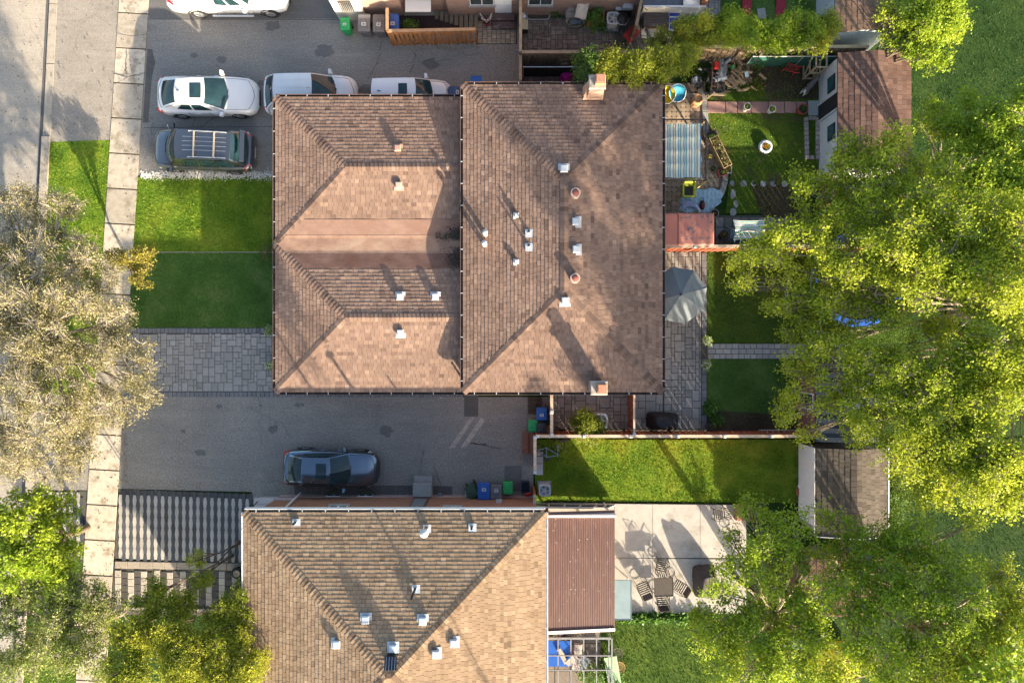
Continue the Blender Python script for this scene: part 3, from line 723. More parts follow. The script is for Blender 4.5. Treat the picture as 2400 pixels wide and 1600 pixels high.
def hiproof(house, x0, x1, y0, y1, z, pitch, ends, seed, sm, exp=.17, tmean=.5, ridge=None, membrane=None):
    """hip roof over a rectangle, ridge along the long side (or 'x'). ends: which of 'w','e','n','s' are sloped; a missing end is a gable that meets a wall"""
    alongx = ridge == 'x' if ridge else (x1-x0) > (y1-y0)
    sh, cp = [], []
    if alongx:
        r = (y1-y0)/2; zr = z+r*pitch; ym = (y0+y1)/2
        xa = x0+(r if 'w' in ends else 0); xb = x1-(r if 'e' in ends else 0)
    else:
        r = (x1-x0)/2; zr = z+r*pitch; xm = (x0+x1)/2
        ya = y0+(r if 's' in ends else 0); yb = y1-(r if 'n' in ends else 0)
    A, B, C, D = Vector((x0,y0,z)), Vector((x1,y0,z)), Vector((x1,y1,z)), Vector((x0,y1,z))
    k = math.sqrt(1+pitch*pitch); nn = {'n': Vector((0,pitch,1))/k, 's': Vector((0,-pitch,1))/k, 'e': Vector((pitch,0,1))/k, 'w': Vector((-pitch,0,1))/k}
    if alongx:
        Ra, Rb = Vector((xa,ym,zr)), Vector((xb,ym,zr))
        planes = [('s',A,B,[Rb,Ra]),('n',C,D,[Ra,Rb])]
        if 'w' in ends: planes.append(('w',D,A,[Ra])); cp += caps(A,Ra,seed+1,nn['s'],nn['w'],tmean=tmean-.05)+caps(D,Ra,seed+2,nn['n'],nn['w'],tmean=tmean-.05)
        if 'e' in ends: planes.append(('e',B,C,[Rb])); cp += caps(B,Rb,seed+3,nn['s'],nn['e'],tmean=tmean-.05)+caps(C,Rb,seed+4,nn['n'],nn['e'],tmean=tmean-.05)
        cp += caps(Ra+Vector((0,0,.01)),Rb+Vector((0,0,.01)),seed+5,nn['n'],nn['s'],tmean=tmean-.05)
    else:
        Ra, Rb = Vector((xm,ya,zr)), Vector((xm,yb,zr))
        planes = [('w',D,A,[Ra,Rb]),('e',B,C,[Rb,Ra])]
        if 's' in ends: planes.append(('s',A,B,[Ra])); cp += caps(A,Ra,seed+1,nn['s'],nn['w'],tmean=tmean-.05)+caps(B,Ra,seed+2,nn['s'],nn['e'],tmean=tmean-.05)
        if 'n' in ends: planes.append(('n',C,D,[Rb])); cp += caps(C,Rb,seed+3,nn['n'],nn['e'],tmean=tmean-.05)+caps(D,Rb,seed+4,nn['n'],nn['w'],tmean=tmean-.05)
        cp += caps(Ra+Vector((0,0,.01)),Rb+Vector((0,0,.01)),seed+5,nn['e'],nn['w'],tmean=tmean-.05)
    dk = MB()
    for i, (nm, p, q, top) in enumerate(planes):
        sh += roofplane(p, q, top, exp, seed*10+i, tmean)
        pl = [p, q]+top; dk.add([v-Vector((0,0,.02)) for v in pl], [tuple(range(len(pl)))])
    # soffit and fascia
    dk.box(x0+.01, x1-.01, y0+.01, y1-.01, z-.2, z-.022)
    return dk, sh, cp
def zroof(x, y, x0, x1, y0, y1, z, pitch):
    return z+pitch*min(x-x0, x1-x, y-y0, y1-y)
PITCH = .2
# ---------------- the middle pair of houses: rear block + lower front block
ZM = 3.5; ZF = 2.5
mh = thing('semi_detached_house', 'brown shingled pair of joined houses with two roof levels between the driveways', 'house', P(1150,560))
a, b = P(1086,918,ZM), P(1552,199,ZM); MX0, MX1, MY0, MY1 = a.x, b.x, a.y, b.y
dk, sh, cp = hiproof(mh, MX0, MX1, MY0, MY1, ZM, PITCH, 'nsew', 3, S_main, tmean=.45)
rm = obj('roof', dk, S_deck, mh, world=True)
a, b = P(646,918,ZF), P(1092,228,ZF); FX0, FX1, FY0, FY1 = a.x, MX0+.35, a.y, b.y
ysplit = P(0,573,ZF).y
dk1, sh1, cp1 = hiproof(mh, FX0, FX1, ysplit, FY1, ZF, PITCH, 'wns', 5, S_front, tmean=.55, ridge='x')
dk2, sh2, cp2 = hiproof(mh, FX0, FX1, FY0, ysplit, ZF, PITCH, 'wns', 7, S_front, tmean=.58, ridge='x')
# leave the valley strip free of shingles: a membrane covers it
vk = .95
def valley(m):
    c = np.array(m.v).mean(0); return abs(c[1]-ysplit) > vk or c[0] < FX0+abs(c[1]-ysplit)+.1
rf = obj('front_roof', dk1, S_deck, mh, world=True); rf2 = obj('front_roof', dk2, S_deck, mh, world=True)
pieces('shingle', sh+[m for m in sh1+sh2 if valley(m)], S_main, rm)
pieces('cap_shingle', cp+cp1+cp2, S_main, rm)
for m_ in rm.children: pass
def memmat(name, a, b, c, d):
    mem = NT(name); p_ = mem.pos(); st = mem.n('Mapping', i_Vector=p_, i_Scale=(.8,1.0,1)).outputs[0]
    cc = mem.ramp(mem.noise(1.3, 7, .7, st), [(.32,a),(.48,b),(.6,c),(.74,d)])
    cc = mem.mix(mem.mrange(mem.noise(5, 6, .75, p_), .58, .72, 0, .6), cc, (.1,.07,.055)); cc = mem.mix(mem.mrange(mem.noise(40, 3, .8, p_), .4, .7, 0, .3), cc, (.12,.08,.06)); mem.col(cc); mem.set(Roughness=.92, Specular_IOR_Level=.15); mem.bump(mem.noise(4, 6, .6, st), .35, .03); return mem.m
def memb(u, v, a_, b_):
    d = a_+(b_-a_)*v; x = FX0+abs(d)*1.0+.12+(FX1-FX0-abs(d)-.12)*u
    return (x, ysplit+d, ZF+PITCH*max(abs(d), .3)+.026+.008*math.sin(x*1.9+d*3)*math.exp(-abs(d))+.004*math.sin(x*5+d*9))
for a_, b_, m_ in ((-vk-.16,-.42,memmat('membrane_red_brown', (.12,.06,.045),(.15,.085,.068),(.185,.11,.088),(.23,.15,.12))),(-.42,.40,memmat('membrane_tan', (.18,.11,.08),(.25,.16,.12),(.29,.20,.15),(.33,.25,.19))),(.40,vk+.16,memmat('membrane_pinkish', (.19,.105,.08),(.185,.118,.094),(.215,.138,.11),(.26,.18,.145)))):
    mb = MB(); mb.grid(lambda u, v: memb(u, v, a_, b_), 60, 14); mb.v = [(x, y, z+(.012 if m_.name == 'membrane_tan' else 0)) for x, y, z in mb.v]; obj('membrane_strip', mb, m_, rf, world=True, smooth=True)
# walls
ov = .42
w = MB(); w.box(MX0+ov, MX1-ov, MY0+ov, MY1-ov, -.1, ZM-.19); w.box(MX0+.3, MX1-.3, MY0+.3, MY1-.3, ZM-.21, ZM-.195)
obj('wall', w, B_pink, mh, world=True)
w = MB(); w.box(FX0+ov, MX0+ov-.003, FY0+ov, FY1-ov, -.1, ZF-.19); obj('front_wall', w, B_pinky, mh, world=True)
w = MB(); w.add([(MX0+.36,FY0+.1,ZF-.15),(MX0+.36,FY1-.1,ZF-.15),(MX0+.36,FY1-.1,ZM-.2),(MX0+.36,FY0+.1,ZM-.2)], [(3,2,1,0)]); obj('upper_wall', w, mat('siding_brown', (.16,.12,.1), .7), mh, world=True)
for i, yy in enumerate((P(0,480,0).y, P(0,700,0).y)):
    d = MB(); d.box(FX0+ov-.05, FX0+ov-.002, yy-1.2, yy+1.2, .0, 2.1); g_ = obj('garage_door', d, P_white, mh, world=True)
    for j in range(4):
        q_ = MB(); q_.box(FX0+ov-.066, FX0+ov-.052, yy-1.12, yy+1.12, .06+j*.51, .52+j*.51); obj('panel', q_, P_white, g_, world=True)
for s in (0, 1):
    yy = (MY0+MY1)/2+(2.6 if s else -2.6)
    d = MB(); d.box(MX1-ov+.002, MX1-ov+.05, yy-.9, yy+.9, .1, 2.15); g_ = obj('patio_door', d, P_white, mh, world=True)
    for j in (0, 1): q_ = MB(); q_.box(MX1-ov+.052, MX1-ov+.06, yy-.84+j*.86, yy-.04+j*.86, .2, 2.05); obj('pane', q_, G_win, g_, world=True)
# gutters
for (p, q, o_) in (((MX0,MY0,ZM),(MX1,MY0,ZM),(0,-1,0)),((MX1,MY0,ZM),(MX1,MY1,ZM),(1,0,0)),((MX0,MY1,ZM),(MX1,MY1,ZM),(0,1,0)),((MX0,MY0,ZM),(MX0,MY1,ZM),(-1,0,0))):
    gutter(mh, p, q, o_, P_gutterbrown, P_gutterdark)
for (p, q, o_) in (((FX0,FY0,ZF),(MX0,FY0,ZF),(0,-1,0)),((FX0,FY1,ZF),(MX0,FY1,ZF),(0,1,0)),((FX0,FY0,ZF),(FX0,FY1,ZF),(-1,0,0))):
    gutter(mh, p, q, o_, P_gutterbrown, P_gutterdark)
def zm(px, py, z=4.2):
    v = P(px, py, z); return zroof(v.x, v.y, MX0, MX1, MY0, MY1, ZM, PITCH)
def zf(px, py, z=3.1):
    v = P(px, py, z); return max(zroof(v.x, v.y, FX0, 99, ysplit, FY1, ZF, PITCH), zroof(v.x, v.y, FX0, 99, FY0, ysplit, ZF, PITCH))
for x, y in ((1322,395),(1350,519),(1351,584),(1325,705)): boxvent(mh, x, y, zm(x, y, 4.9), P_metalwhite, .33)
for x, y in ((1211,504),(1211,613)): boxvent(mh, x, y, zm(x, y), P_metalwhite, .2)
V_brown = mat('vent_brown', (.33,.2,.15), .6, .1, 5)
for x, y in ((932,347),(934,434)): boxvent(mh, x, y, zf(x, y), V_brown if y < 400 else mat('vent_beige', (.42,.31,.25), .6, .1, 5), .3)
for x, y in ((937,695),(1020,695),(938,780)): boxvent(mh, x, y, zf(x, y), P_metalwhite, .31)
T_red = mat('flue_red', (.2,.06,.045), .8, .25, 8)
for x, y in ((1350,450),(1349,651)):
    z = zm(x, y, 4.9); v = P(x, y, z+.5); c = MB(); c.lathe([(.21,-.05),(.19,.32),(.215,.34),(.215,.4),(.15,.4),(.15,.2)], 18, (v.x, v.y, z)); o_ = obj('round_flue', c, mat('flue_pebble', (.4,.31,.26), .9, .5, 30, .6, 50), mh, world=True)
    c = MB(); c.lathe([(.145,.25),(.145,.42),(.08,.45),(.01,.46)], 18, (v.x, v.y, z)); obj('flue_cap', c, T_red, o_, world=True)
for x, y in ((1137,545),(1135,570)): pipevent(mh, x, y, zm(x, y), .55, .1, mat('pipe_rusty_white', (.55,.42,.34), .6, .3, 9), .125, P_metalwhite, None)
for x, y in ((1240,540),(1240,573)): pipevent(mh, x, y, zm(x, y), .5, .045, P_black, None, None, P_galv)
x, y = 1083, 890; pipevent(mh, x, y, zf(x, y), .45, .05, P_black)
def chimney(px, py, wx, wy, z0, z1, brick):
    v = P(px, py, z1); b = MB(); b.box(v.x-wx/2+.06, v.x+wx/2-.06, v.y-wy/2+.06, v.y+wy/2-.06, z0, z1-.1); o_ = obj('chimney', b, brick, mh, world=True)
    b = MB(); b.bbox((v.x, v.y, z1-.098), (wx, wy, .12), .03); obj('chimney_cap', b, C_cap, o_, world=True)
    b = MB(); b.box(v.x-.12, v.x+.28, v.y-.2, v.y+.2, z1, z1+.38); b.box(v.x-.08, v.x+.24, v.y-.16, v.y+.16, z1+.2, z1+.42); obj('flue', b, T_clay, o_, world=True)
chimney(1400,192,.72,.6,2.5,5.1,B_pink); chimney(1404,909,.72,.6,0,5.0,B_pink)
sd = MB(); v = P(1398,212,4.6); sd.add([(v.x-.5,v.y-.1,3.72),(v.x+.4,v.y-.1,3.72),(v.x+.33,v.y+.4,4.9),(v.x-.3,v.y+.4,4.9),(v.x-.5,v.y+.5,3.6),(v.x+.4,v.y+.5,3.6)], [(0,1,2,3),(0,3,4),(1,5,2),(3,2,5,4)]); obj('chimney_saddle', sd, mat('flashing_copper', (.42,.25,.17), .7, .2, 5), mh, world=True)
# leaf litter caught in the valley against the upper wall
R = random.Random(9); lf = MB()
for i in range(1500):
    t = R.random()
    q = P(1086-abs(R.gauss(0, 1))*16-R.random()*10, R.choice((548, 548, 575, 600, 610))+R.gauss(0, 9), ZF+.45)
    if R.random() < .25: q = P(1020+R.random()*60, 556+R.gauss(0, 6), ZF+.4)
    q.z = zf(1080, 800-q.y/(H-ZF)*1600, ZF)+.02+R.random()*.06
    if q.x > MX0+.3: continue
    s = R.uniform(.03, .07); lf.obox(q, (s, s*.7, .006), R.uniform(0, 6), R.uniform(-.7, .7), R.uniform(-.7, .7), tone=R.random())
tag(obj('leaf_litter', lf, mat('dead_leaves', (.05,.04,.03), .9, .5, 30, tonev=.8), kind='stuff'), 'dark dead leaves piled in the roof valley', 'leaves')
# ---------------- the lower house
ZL = 4.35
lh = thing('bungalow_house', 'tan shingled hip roof house with orange brick side wall along the lower driveway', 'house', P(920,1450))
a, b = P(573,1900,ZL), P(1278,1201,ZL); LX0, LX1, LY1 = a.x, b.x, b.y; LY0 = LY1-12.9
dk, sh, cp = hiproof(lh, LX0, LX1, LY0, LY1, ZL, .225, 'nsew', 11, S_low, tmean=.52, ridge='x')
rl = obj('roof', dk, S_deck, lh, world=True)
lim = P(0,1680,5).y
pieces('shingle', [m for m in sh if m.v[0][1] > lim-.5]+[m for m in sh if m.v[0][1] <= lim-.5], S_low, rl); pieces('cap_shingle', cp, S_low, rl)
wy = P(0,1160,0).y          # brick face
LWX0, LWX1 = P(660,0,0).x, P(1252,0,0).x
w = MB(); w.box(LWX0, LWX1, LY0+.5, wy, .45, ZL-.19); obj('wall', w, B_red, lh, world=True)
w = MB(); w.box(LWX0-.02, LWX1+.02, LY0+.48, wy+.025, -.1, .452); obj('plinth', w, mat('plinth_pink', (.4,.29,.27), .85, .15, 4), lh, world=True)
w = MB(); w.box(LX0+.45, LWX0-.01, LY0+.5, wy-1.6, -.1, ZL-.19); obj('side_wall', w, B_redy, lh, world=True)
s_ = MB(); s_.box(LX0+.03, LX1-.03, wy-.6, LY1-.03, ZL-.215, ZL-.202); obj('soffit', s_, P_white, lh, world=True)
gutter(lh, (LX0,LY1,ZL), (LX1,LY1,ZL), (0,1,0), P_white, P_gutterdark, .14, .12)
gutter(lh, (LX0,LY0,ZL), (LX0,LY1,ZL), (-1,0,0), P_white, P_white, .1, .1, 1.6)
gutter(lh, (LX1,LY0,ZL), (LX1,LY1,ZL), (1,0,0), P_white, P_white, .1, .1, 1.6)
f_ = MB(); f_.box(LX0, LX1, LY1+.175, LY1+.2, ZL-.2, ZL-.02); obj('fascia_board', f_, P_white, lh, world=True)
def window(house, px0, px1, z0, z1, y=None, n=2, name='window', sill=True, frame=P_white):
    y = wy if y is None else y; x0, x1 = px0, px1
    f = MB(); f.box(x0, x1, y+.002, y+.03, z0, z1); o_ = obj(name, f, frame, house, world=True)
    ww = (x1-x0)/n
    for i in range(n):
        g = MB(); g.box(x0+i*ww+.05, x0+(i+1)*ww-.04, y+.031, y+.04, z0+.06, z1-.06); obj('pane', g, G_win, o_, world=True)
    if sill: g = MB(); g.box(x0-.06, x1+.06, y+.004, y+.1, z0-.07, z0-.002); obj('sill', g, mat('sill_grey', (.35,.33,.3), .9), o_, world=True)
def xw(px, z): return P(px, 0, z).x
window(lh, xw(760,3.2), xw(805,3.2), 2.3, 3.45); window(lh, xw(1037,3.2), xw(1078,3.2), 2.5, 3.55)
for px in (765, 840): window(lh, xw(px,.25), xw(px+34,.25), .08, .42, wy+.026, 2, 'basement_window', False)
# side door
d = MB(); d.box(xw(966,1.3), xw(1003,1.3), wy+.002, wy+.05, .75, 2.75); dd = obj('side_door', d, mat('door_brown', (.12,.06,.05), .5), lh, world=True)
g = MB(); g.box(xw(970,1.3), xw(999,1.3), wy+.052, wy+.06, 1.0, 2.6); obj('pane', g, mat('screen_grey', (.16,.17,.17), .4), dd, world=True)
g = MB(); g.tube([(xw(997,1.3),wy+.06,1.6),(xw(997,1.3),wy+.1,1.65),(xw(997,1.3),wy+.06,1.7)], .012, 6); obj('handle', g, P_galv, dd, world=True)
d = MB(); a = P(967,1132,.7); b = P(1011,1165,.7)
st = obj('door_step', MB().bbox(((a.x+b.x)/2,(a.y+b.y)/2,0), (b.x-a.x, a.y-b.y, .7), .03), C_slab, lh, world=True)
d = MB(); d.bbox(((a.x+b.x)/2, a.y+.14, 0), (b.x-a.x-.02, .28, .36), .02); obj('tread', d, C_slab, st, world=True)
# downpipe and hose box, meter
d = MB(); d.tube([(xw(1172,2),wy+.05,1.1),(xw(1172,2),wy+.05,1.5),(xw(1172,2),wy+.16,1.6)], .03, 8); d.box(xw(1168,2)-.12, xw(1168,2)+.16, wy+.003, wy+.14, 1.4, 1.66); obj('meter_box', d, P_galv, lh, world=True)
for px in (787, 861):
    c = P(px, 1155, 0); wl_ = MB(); n = 10
    for i in range(n):
        a0, a1 = math.pi*i/n, math.pi*(i+1)/n
        wl_.beam((c.x+.5*math.cos(a0), wy+.06+.3*math.sin(a0), .08), (c.x+.5*math.cos(a1), wy+.06+.3*math.sin(a1), .08), .03, .16)
    obj('window_well', wl_, mat('well_metal', (.09,.1,.1), .6, .3), lh, world=True)
    pl = MB(); R = random.Random(px)
    for i in range(40): pl.obox((c.x+R.uniform(-.4,.4), wy+.1+R.uniform(0,.2), .06), (.07,.05,.01), R.uniform(0,6), R.uniform(-.6,.6), tone=R.random())
    obj('well_litter', pl, mat('litter_green', (.07,.075,.04), .9, .5, 20, tonev=.5), lh, world=True)
def zl(px, py, z=5.2):
    v = P(px, py, z); return zroof(v.x, v.y, LX0, LX1, LY0, LY1, ZL, .225)
P_bluegal = mat('vent_galvanised', (.42,.47,.52), .4, .1, 5, metal=.4)
for x, y in ((856,1452),(990,1455),(788,1510),(920,1520)): boxvent(lh, x, y, zl(x, y), P_bluegal, .33)
for x, y in ((1063,1507),(1021,1533)): boxvent(lh, x, y, zl(x, y), P_metalwhite, .33)
pipevent(lh, 994, 1248, zl(994,1248,4.6), .85, .07, mat('pipe_rust', (.2,.13,.1), .7, .3, 9), .19, P_metalwhite, P_galv)
for x, y in ((687,1228),(1105,1239)): pipevent(lh, x, y, zl(x, y, 4.6), .42, .05, P_black, None, None, P_bluegal)
pipevent(lh, 964, 1402, zl(964,1402), 1.25, .05, P_black, None, None, P_bluegal)
z = zl(915,1553,5.9); v = P(915,1553,z+.4); b = MB(); b.box(v.x-.2,v.x+.2,v.y-.2,v.y+.2,z-.1,z+.3); o_ = obj('attic_fan', b, P_black, lh, world=True)
b = MB(); b.obox((v.x, v.y-.02, z+.38), (.5,.5,.03), 0, -.35); p_ = obj('solar_panel', b, glassmat('solar_glass', (.015,.02,.035)), o_, world=True)
for i in range(4): b = MB(); b.obox((v.x-.18+i*.12, v.y-.02, z+.398), (.012,.48,.006), 0, -.35); obj('busbar', b, P_galv, p_, world=True)
# steps and porch beside the brick wall
sp = MB(); a = P(592,1153,.45); b = P(700,1215,.45)
po = obj('porch', MB().box(P(594,0,1).x, LWX0-.02, P(0,1260,0).y, P(0,1163,0).y, 0, 1.0), mat('porch_concrete', (.4,.37,.36), .85, .1, 4, .2, 50), lh, world=True)
R = random.Random(2)
for i in range(3):
    for j in range(2):
        x0 = P(596+50*j,0,1).x; y0 = P(0,1166+14*i,1).y; m_ = MB(); m_.bbox((x0+.48, y0-.14, 1.0), (.95,.27,.03), .01, tone=R.gauss(0,.5)); obj('porch_slab', m_, mat('porch_slab_grey', (.42,.39,.38), .85, .1, 4, .2, 50, tonev=.1), po, world=True)
rl_ = MB(); rl_.tube([P(603,1175,1.05), P(603,1175,1.9), P(585,1195,1.95), P(582,1215,1.95), P(582,1215,1.05)], .025, 6); obj('railing', rl_, P_black, lh, world=True)
dp = MB(); dp.tube([P(704,1155,.3), P(668,1190,2.8), P(652,1193,4.0)], .045, 6); obj('downpipe', dp, P_white, lh, world=True)
# ---------------- lean-to: corrugated patio cover on the lower house
zc0, zc1 = 3.3, 2.95
co = NT('corrugated_brown'); p_ = co.pos(); sp_ = co.n('SeparateXYZ', i_0=p_)
stv = co.n('CombineXYZ', i_0=co.math('MULTIPLY', sp_.outputs['X'], 7.0), i_1=co.math('MULTIPLY', sp_.outputs['Y'], .9)).outputs[0]
cc = co.mix(co.mrange(co.noise(1.0, 6, .7, stv), .5, .75, 0, .75), (.07,.03,.025), (.135,.066,.05))  # maroon darkened to hold the shade of nearby trees
cc = co.mix(co.mrange(co.noise(1.3, 7, .75, stv), .6, .74, 0, .5), cc, (.5,.46,.46)); cc = co.mix(co.mrange(co.noise(9, 2, .5, p_), .74, .78), cc, (.6,.6,.58))
co.col(cc); co.set(Roughness=.55, Specular_IOR_Level=.4)
pcv = thing('patio_cover', 'brown corrugated patio cover attached to the tan roofed house', 'patio cover', P(1360,1330))
ax, bx = P(1283,0,zc0).x, P(1441,0,zc1).x; ay, by = P(0,1207,zc1).y, P(0,1472,zc1).y
def corr(u, v):
    x = ax+(bx-ax)*u; return (x, ay+(by-ay)*v, zc0+(zc1-zc0)*u+.0035*math.cos(x*2*math.pi/.105))
for i in range(0, 5):
    v0, v1 = i/5, (i+1)/5; mb = MB(); mb.grid(lambda u, v: corr(v0+(v1-v0)*u, v), 48, 6, flip=True); obj('roof_sheet', mb, co.m, pcv, world=True, smooth=True)
mb = MB(); mb.box(ax, bx, ay+.0, ay+.1, zc1-.1, zc0+.06); obj('edge_trim', mb, P_white, pcv, world=True)
mb = MB(); mb.beam((ax,by-.03,zc0+.03), (bx,by-.03,zc1+.03), .12, .06); obj('edge_trim', mb, P_white, pcv, world=True)
mb = MB(); mb.beam((ax,by-.1,zc0-.1), (bx,by-.1,zc1-.1), .08, .2); mb.beam((ax,ay+.15,zc0-.1), (bx,ay+.15,zc1-.1), .08, .2); mb.beam((bx-.05,ay,zc1-.12), (bx-.05,by,zc1-.12), .08, .16); obj('frame', mb, mat('trim_brown', (.16,.1,.09), .7), pcv, world=True)
for yy in (ay-.15, (ay+by)/2, by+.15): mb = MB(); mb.box(bx-.15, bx-.05, yy-.05, yy+.05, .02, zc1-.2); obj('post', mb, P_white, pcv, world=True)
# glazed lean-to windows between wall and patio
ws = thing('glazed_screen', 'white framed sloping windows beside the brown patio cover', 'glazing', P(1330,1185)); a0 = P(1252,1188,2.2); b0 = P(1425,1190,2.2); a1 = P(1248,1180,.2); b1 = P(1440,1183,.2)
mb = MB()
for p, q in ((a0,b0),(a1,b1)): mb.beam(p, q, .07, .1)
for i in range(6): mb.beam(a0.lerp(b0,i/5), a1.lerp(b1,i/5), .06, .08)
obj('frame', mb, mat('frame_grey', (.4,.38,.36), .6), ws, world=True)
for i in range(5):
    p, q, r, s = a0.lerp(b0,(i+.04)/5), a0.lerp(b0,(i+.96)/5), a1.lerp(b1,(i+.96)/5), a1.lerp(b1,(i+.04)/5); mb = MB(); mb.add([p,q,r,s], [(3,2,1,0)]); obj('pane', mb, G_win, ws, world=True)
# ---------------- the upper neighbour's house: only its garden wall is in view
uh = thing('brick_house', 'pink brick house wall with white windows above the sunken stair', 'house', P(1200,10))
uy = P(0,37,0).y; xa, xb = P(845,0,0).x, P(1495,0,0).x
w = MB(); w.box(xa, P(948,0,0).x-.01, uy, uy+9, -.1, 5.5); w.box(P(1052,0,0).x, xb, uy, uy+9, -.1, 5.5); w.box(P(948,0,0).x-.012, P(1052,0,0).x+.002, uy+.002, uy+8.9, 1.75, 5.4); w.box(P(948,0,0).x-.012, P(1052,0,0).x+.002, uy+.25, uy+8.9, -2, 1.76); obj('wall', w, B_pink, uh, world=True)
def uwin(px0, px1, z0, z1, zz): 
    f = MB(); f.box(xw(px0,zz), xw(px1,zz), uy-.04, uy-.002, z0, z1); o_ = obj('window', f, P_white, uh, world=True); x0, x1 = xw(px0,zz), xw(px1,zz); m_ = (x0+x1)/2
    for p, q in ((x0+.05,m_-.02),(m_+.02,x1-.05)): g = MB(); g.box(p, q, uy-.05, uy-.041, z0+.06, z1-.06); obj('pane', g, G_win, o_, world=True)
    g = MB(); g.box(x0-.06, x1+.06, uy-.12, uy-.003, z0-.08, z0-.002); obj('sill', g, C_slab, o_, world=True)
uwin(1100,1158,1.15,2.3,1.6); uwin(1238,1296,1.15,2.3,1.6)
d = MB(); d.box(xw(1160,.8), xw(1199,.8), uy-.05, uy-.002, .38, 2.4); dd = obj('door', d, P_white, uh, world=True)
for j in range(2):
    for i in range(2): g = MB(); x0 = xw(1160,.8); ww = xw(1199,.8)-x0; g.box(x0+.08+i*ww/2, x0+ww/2-.05+i*ww/2, uy-.062, uy-.052, .5+j*.9, 1.25+j*.9); obj('panel', g, P_white, dd, world=True)
g = MB(); g.blob((xw(1164,.8), uy-.1, 1.25), (.035,.03,.035), 8, 0); obj('knob', g, P_galv, dd, world=True)
g = MB(); a, b = P(1153,30,.35), P(1207,64,.35)
for i in range(2):
    m_ = MB(); m_.bbox(((a.x+b.x)/2, a.y-.18-.36*i, 0), (b.x-a.x, .34, .36-.14*i), .02); obj('wooden_step', m_, mat('step_worn_wood', (.1,.065,.06), .8, .3, 6, .3, 30, dirt=(.28,.25,.24), dirt_at=.6), uh, world=True)
dk, sh, cp = hiproof(uh, xa-.4, xb+.4, uy-.4, uy+9.4, 5.6, .3, 'nsew', 31, S_main, exp=.3)
ru = obj('roof', dk, S_deck, uh, world=True); pieces('shingle', sh, S_main, ru, 40); pieces('cap_shingle', cp, S_main, ru, 20)
# sunken stair with its own door
sw_ = MB(); x0, x1 = P(930,0,0).x, P(1118,0,0).x
d = MB(); d.box(xw(962,0), xw(1008,0), uy+.19, uy+.24, -.95, 1.05); dd = obj('basement_door', d, mat('door_grey', (.4,.41,.43), .5), uh, world=True)
g = MB(); g.box(xw(972,0), xw(996,0), uy+.18, uy+.188, .3, .85); obj('pane', g, G_win, dd, world=True)
g = MB(); g.box(xw(950,1.1), xw(1010,1.1), uy-.35, uy+.2, 1.08, 1.14); obj('door_canopy', g, P_white, uh, world=True)
stw = mat('stair_wood', (.15,.125,.095), .85, .3, 5, .3, 30)
for i in range(9):
    xx = P(1116-11.5*i,0,0).x; t_ = MB(); t_.bbox((xx, P(0,55,0).y-.0+.05*i, .0+.012*(8-i)), (.2, 1.0-.07*i, .08), .01); obj('stair_tread', t_, stw, uh, world=True)
pit = MB(); pit.box(P(925,0,0).x, P(1108,0,0).x, P(0,72,0).y, uy-.01, .001, .02); obj('stairwell_floor', pit, mat('stairwell_dark', (.03,.018,.018), .9, .3, 4), uh, world=True)  # flat sheet, its dark colour stands for the shaded pit
# porch corner at the left of that wall
pc = thing('front_porch', 'white railed porch corner above the wheelie bins', 'porch', P(825,5))
a, b = P(785,28,.9), P(850,-60,.9)
mb = MB(); mb.box(a.x, b.x, a.y, b.y, 0, .9); obj('porch_base', mb, mat('porch_cream', (.6,.55,.47), .8, .1), pc, world=True)
for i in range(9): mb = MB(); x = a.x+.35+i*.09; mb.box(x, x+.03, a.y+.04, a.y+.07, .9, 1.7); obj('baluster', mb, P_black, pc, world=True)
mb = MB(); mb.box(a.x+.3, b.x-.35, a.y+.02, a.y+.09, 1.7, 1.76); obj('handrail', mb, mat('rail_brown', (.1,.08,.06), .6), pc, world=True)
for x in (a.x+.16, b.x-.2): mb = MB(); mb.box(x-.16, x+.16, a.y+.003, a.y+.33, .9, 2.2); obj('pillar', mb, P_white, pc, world=True)
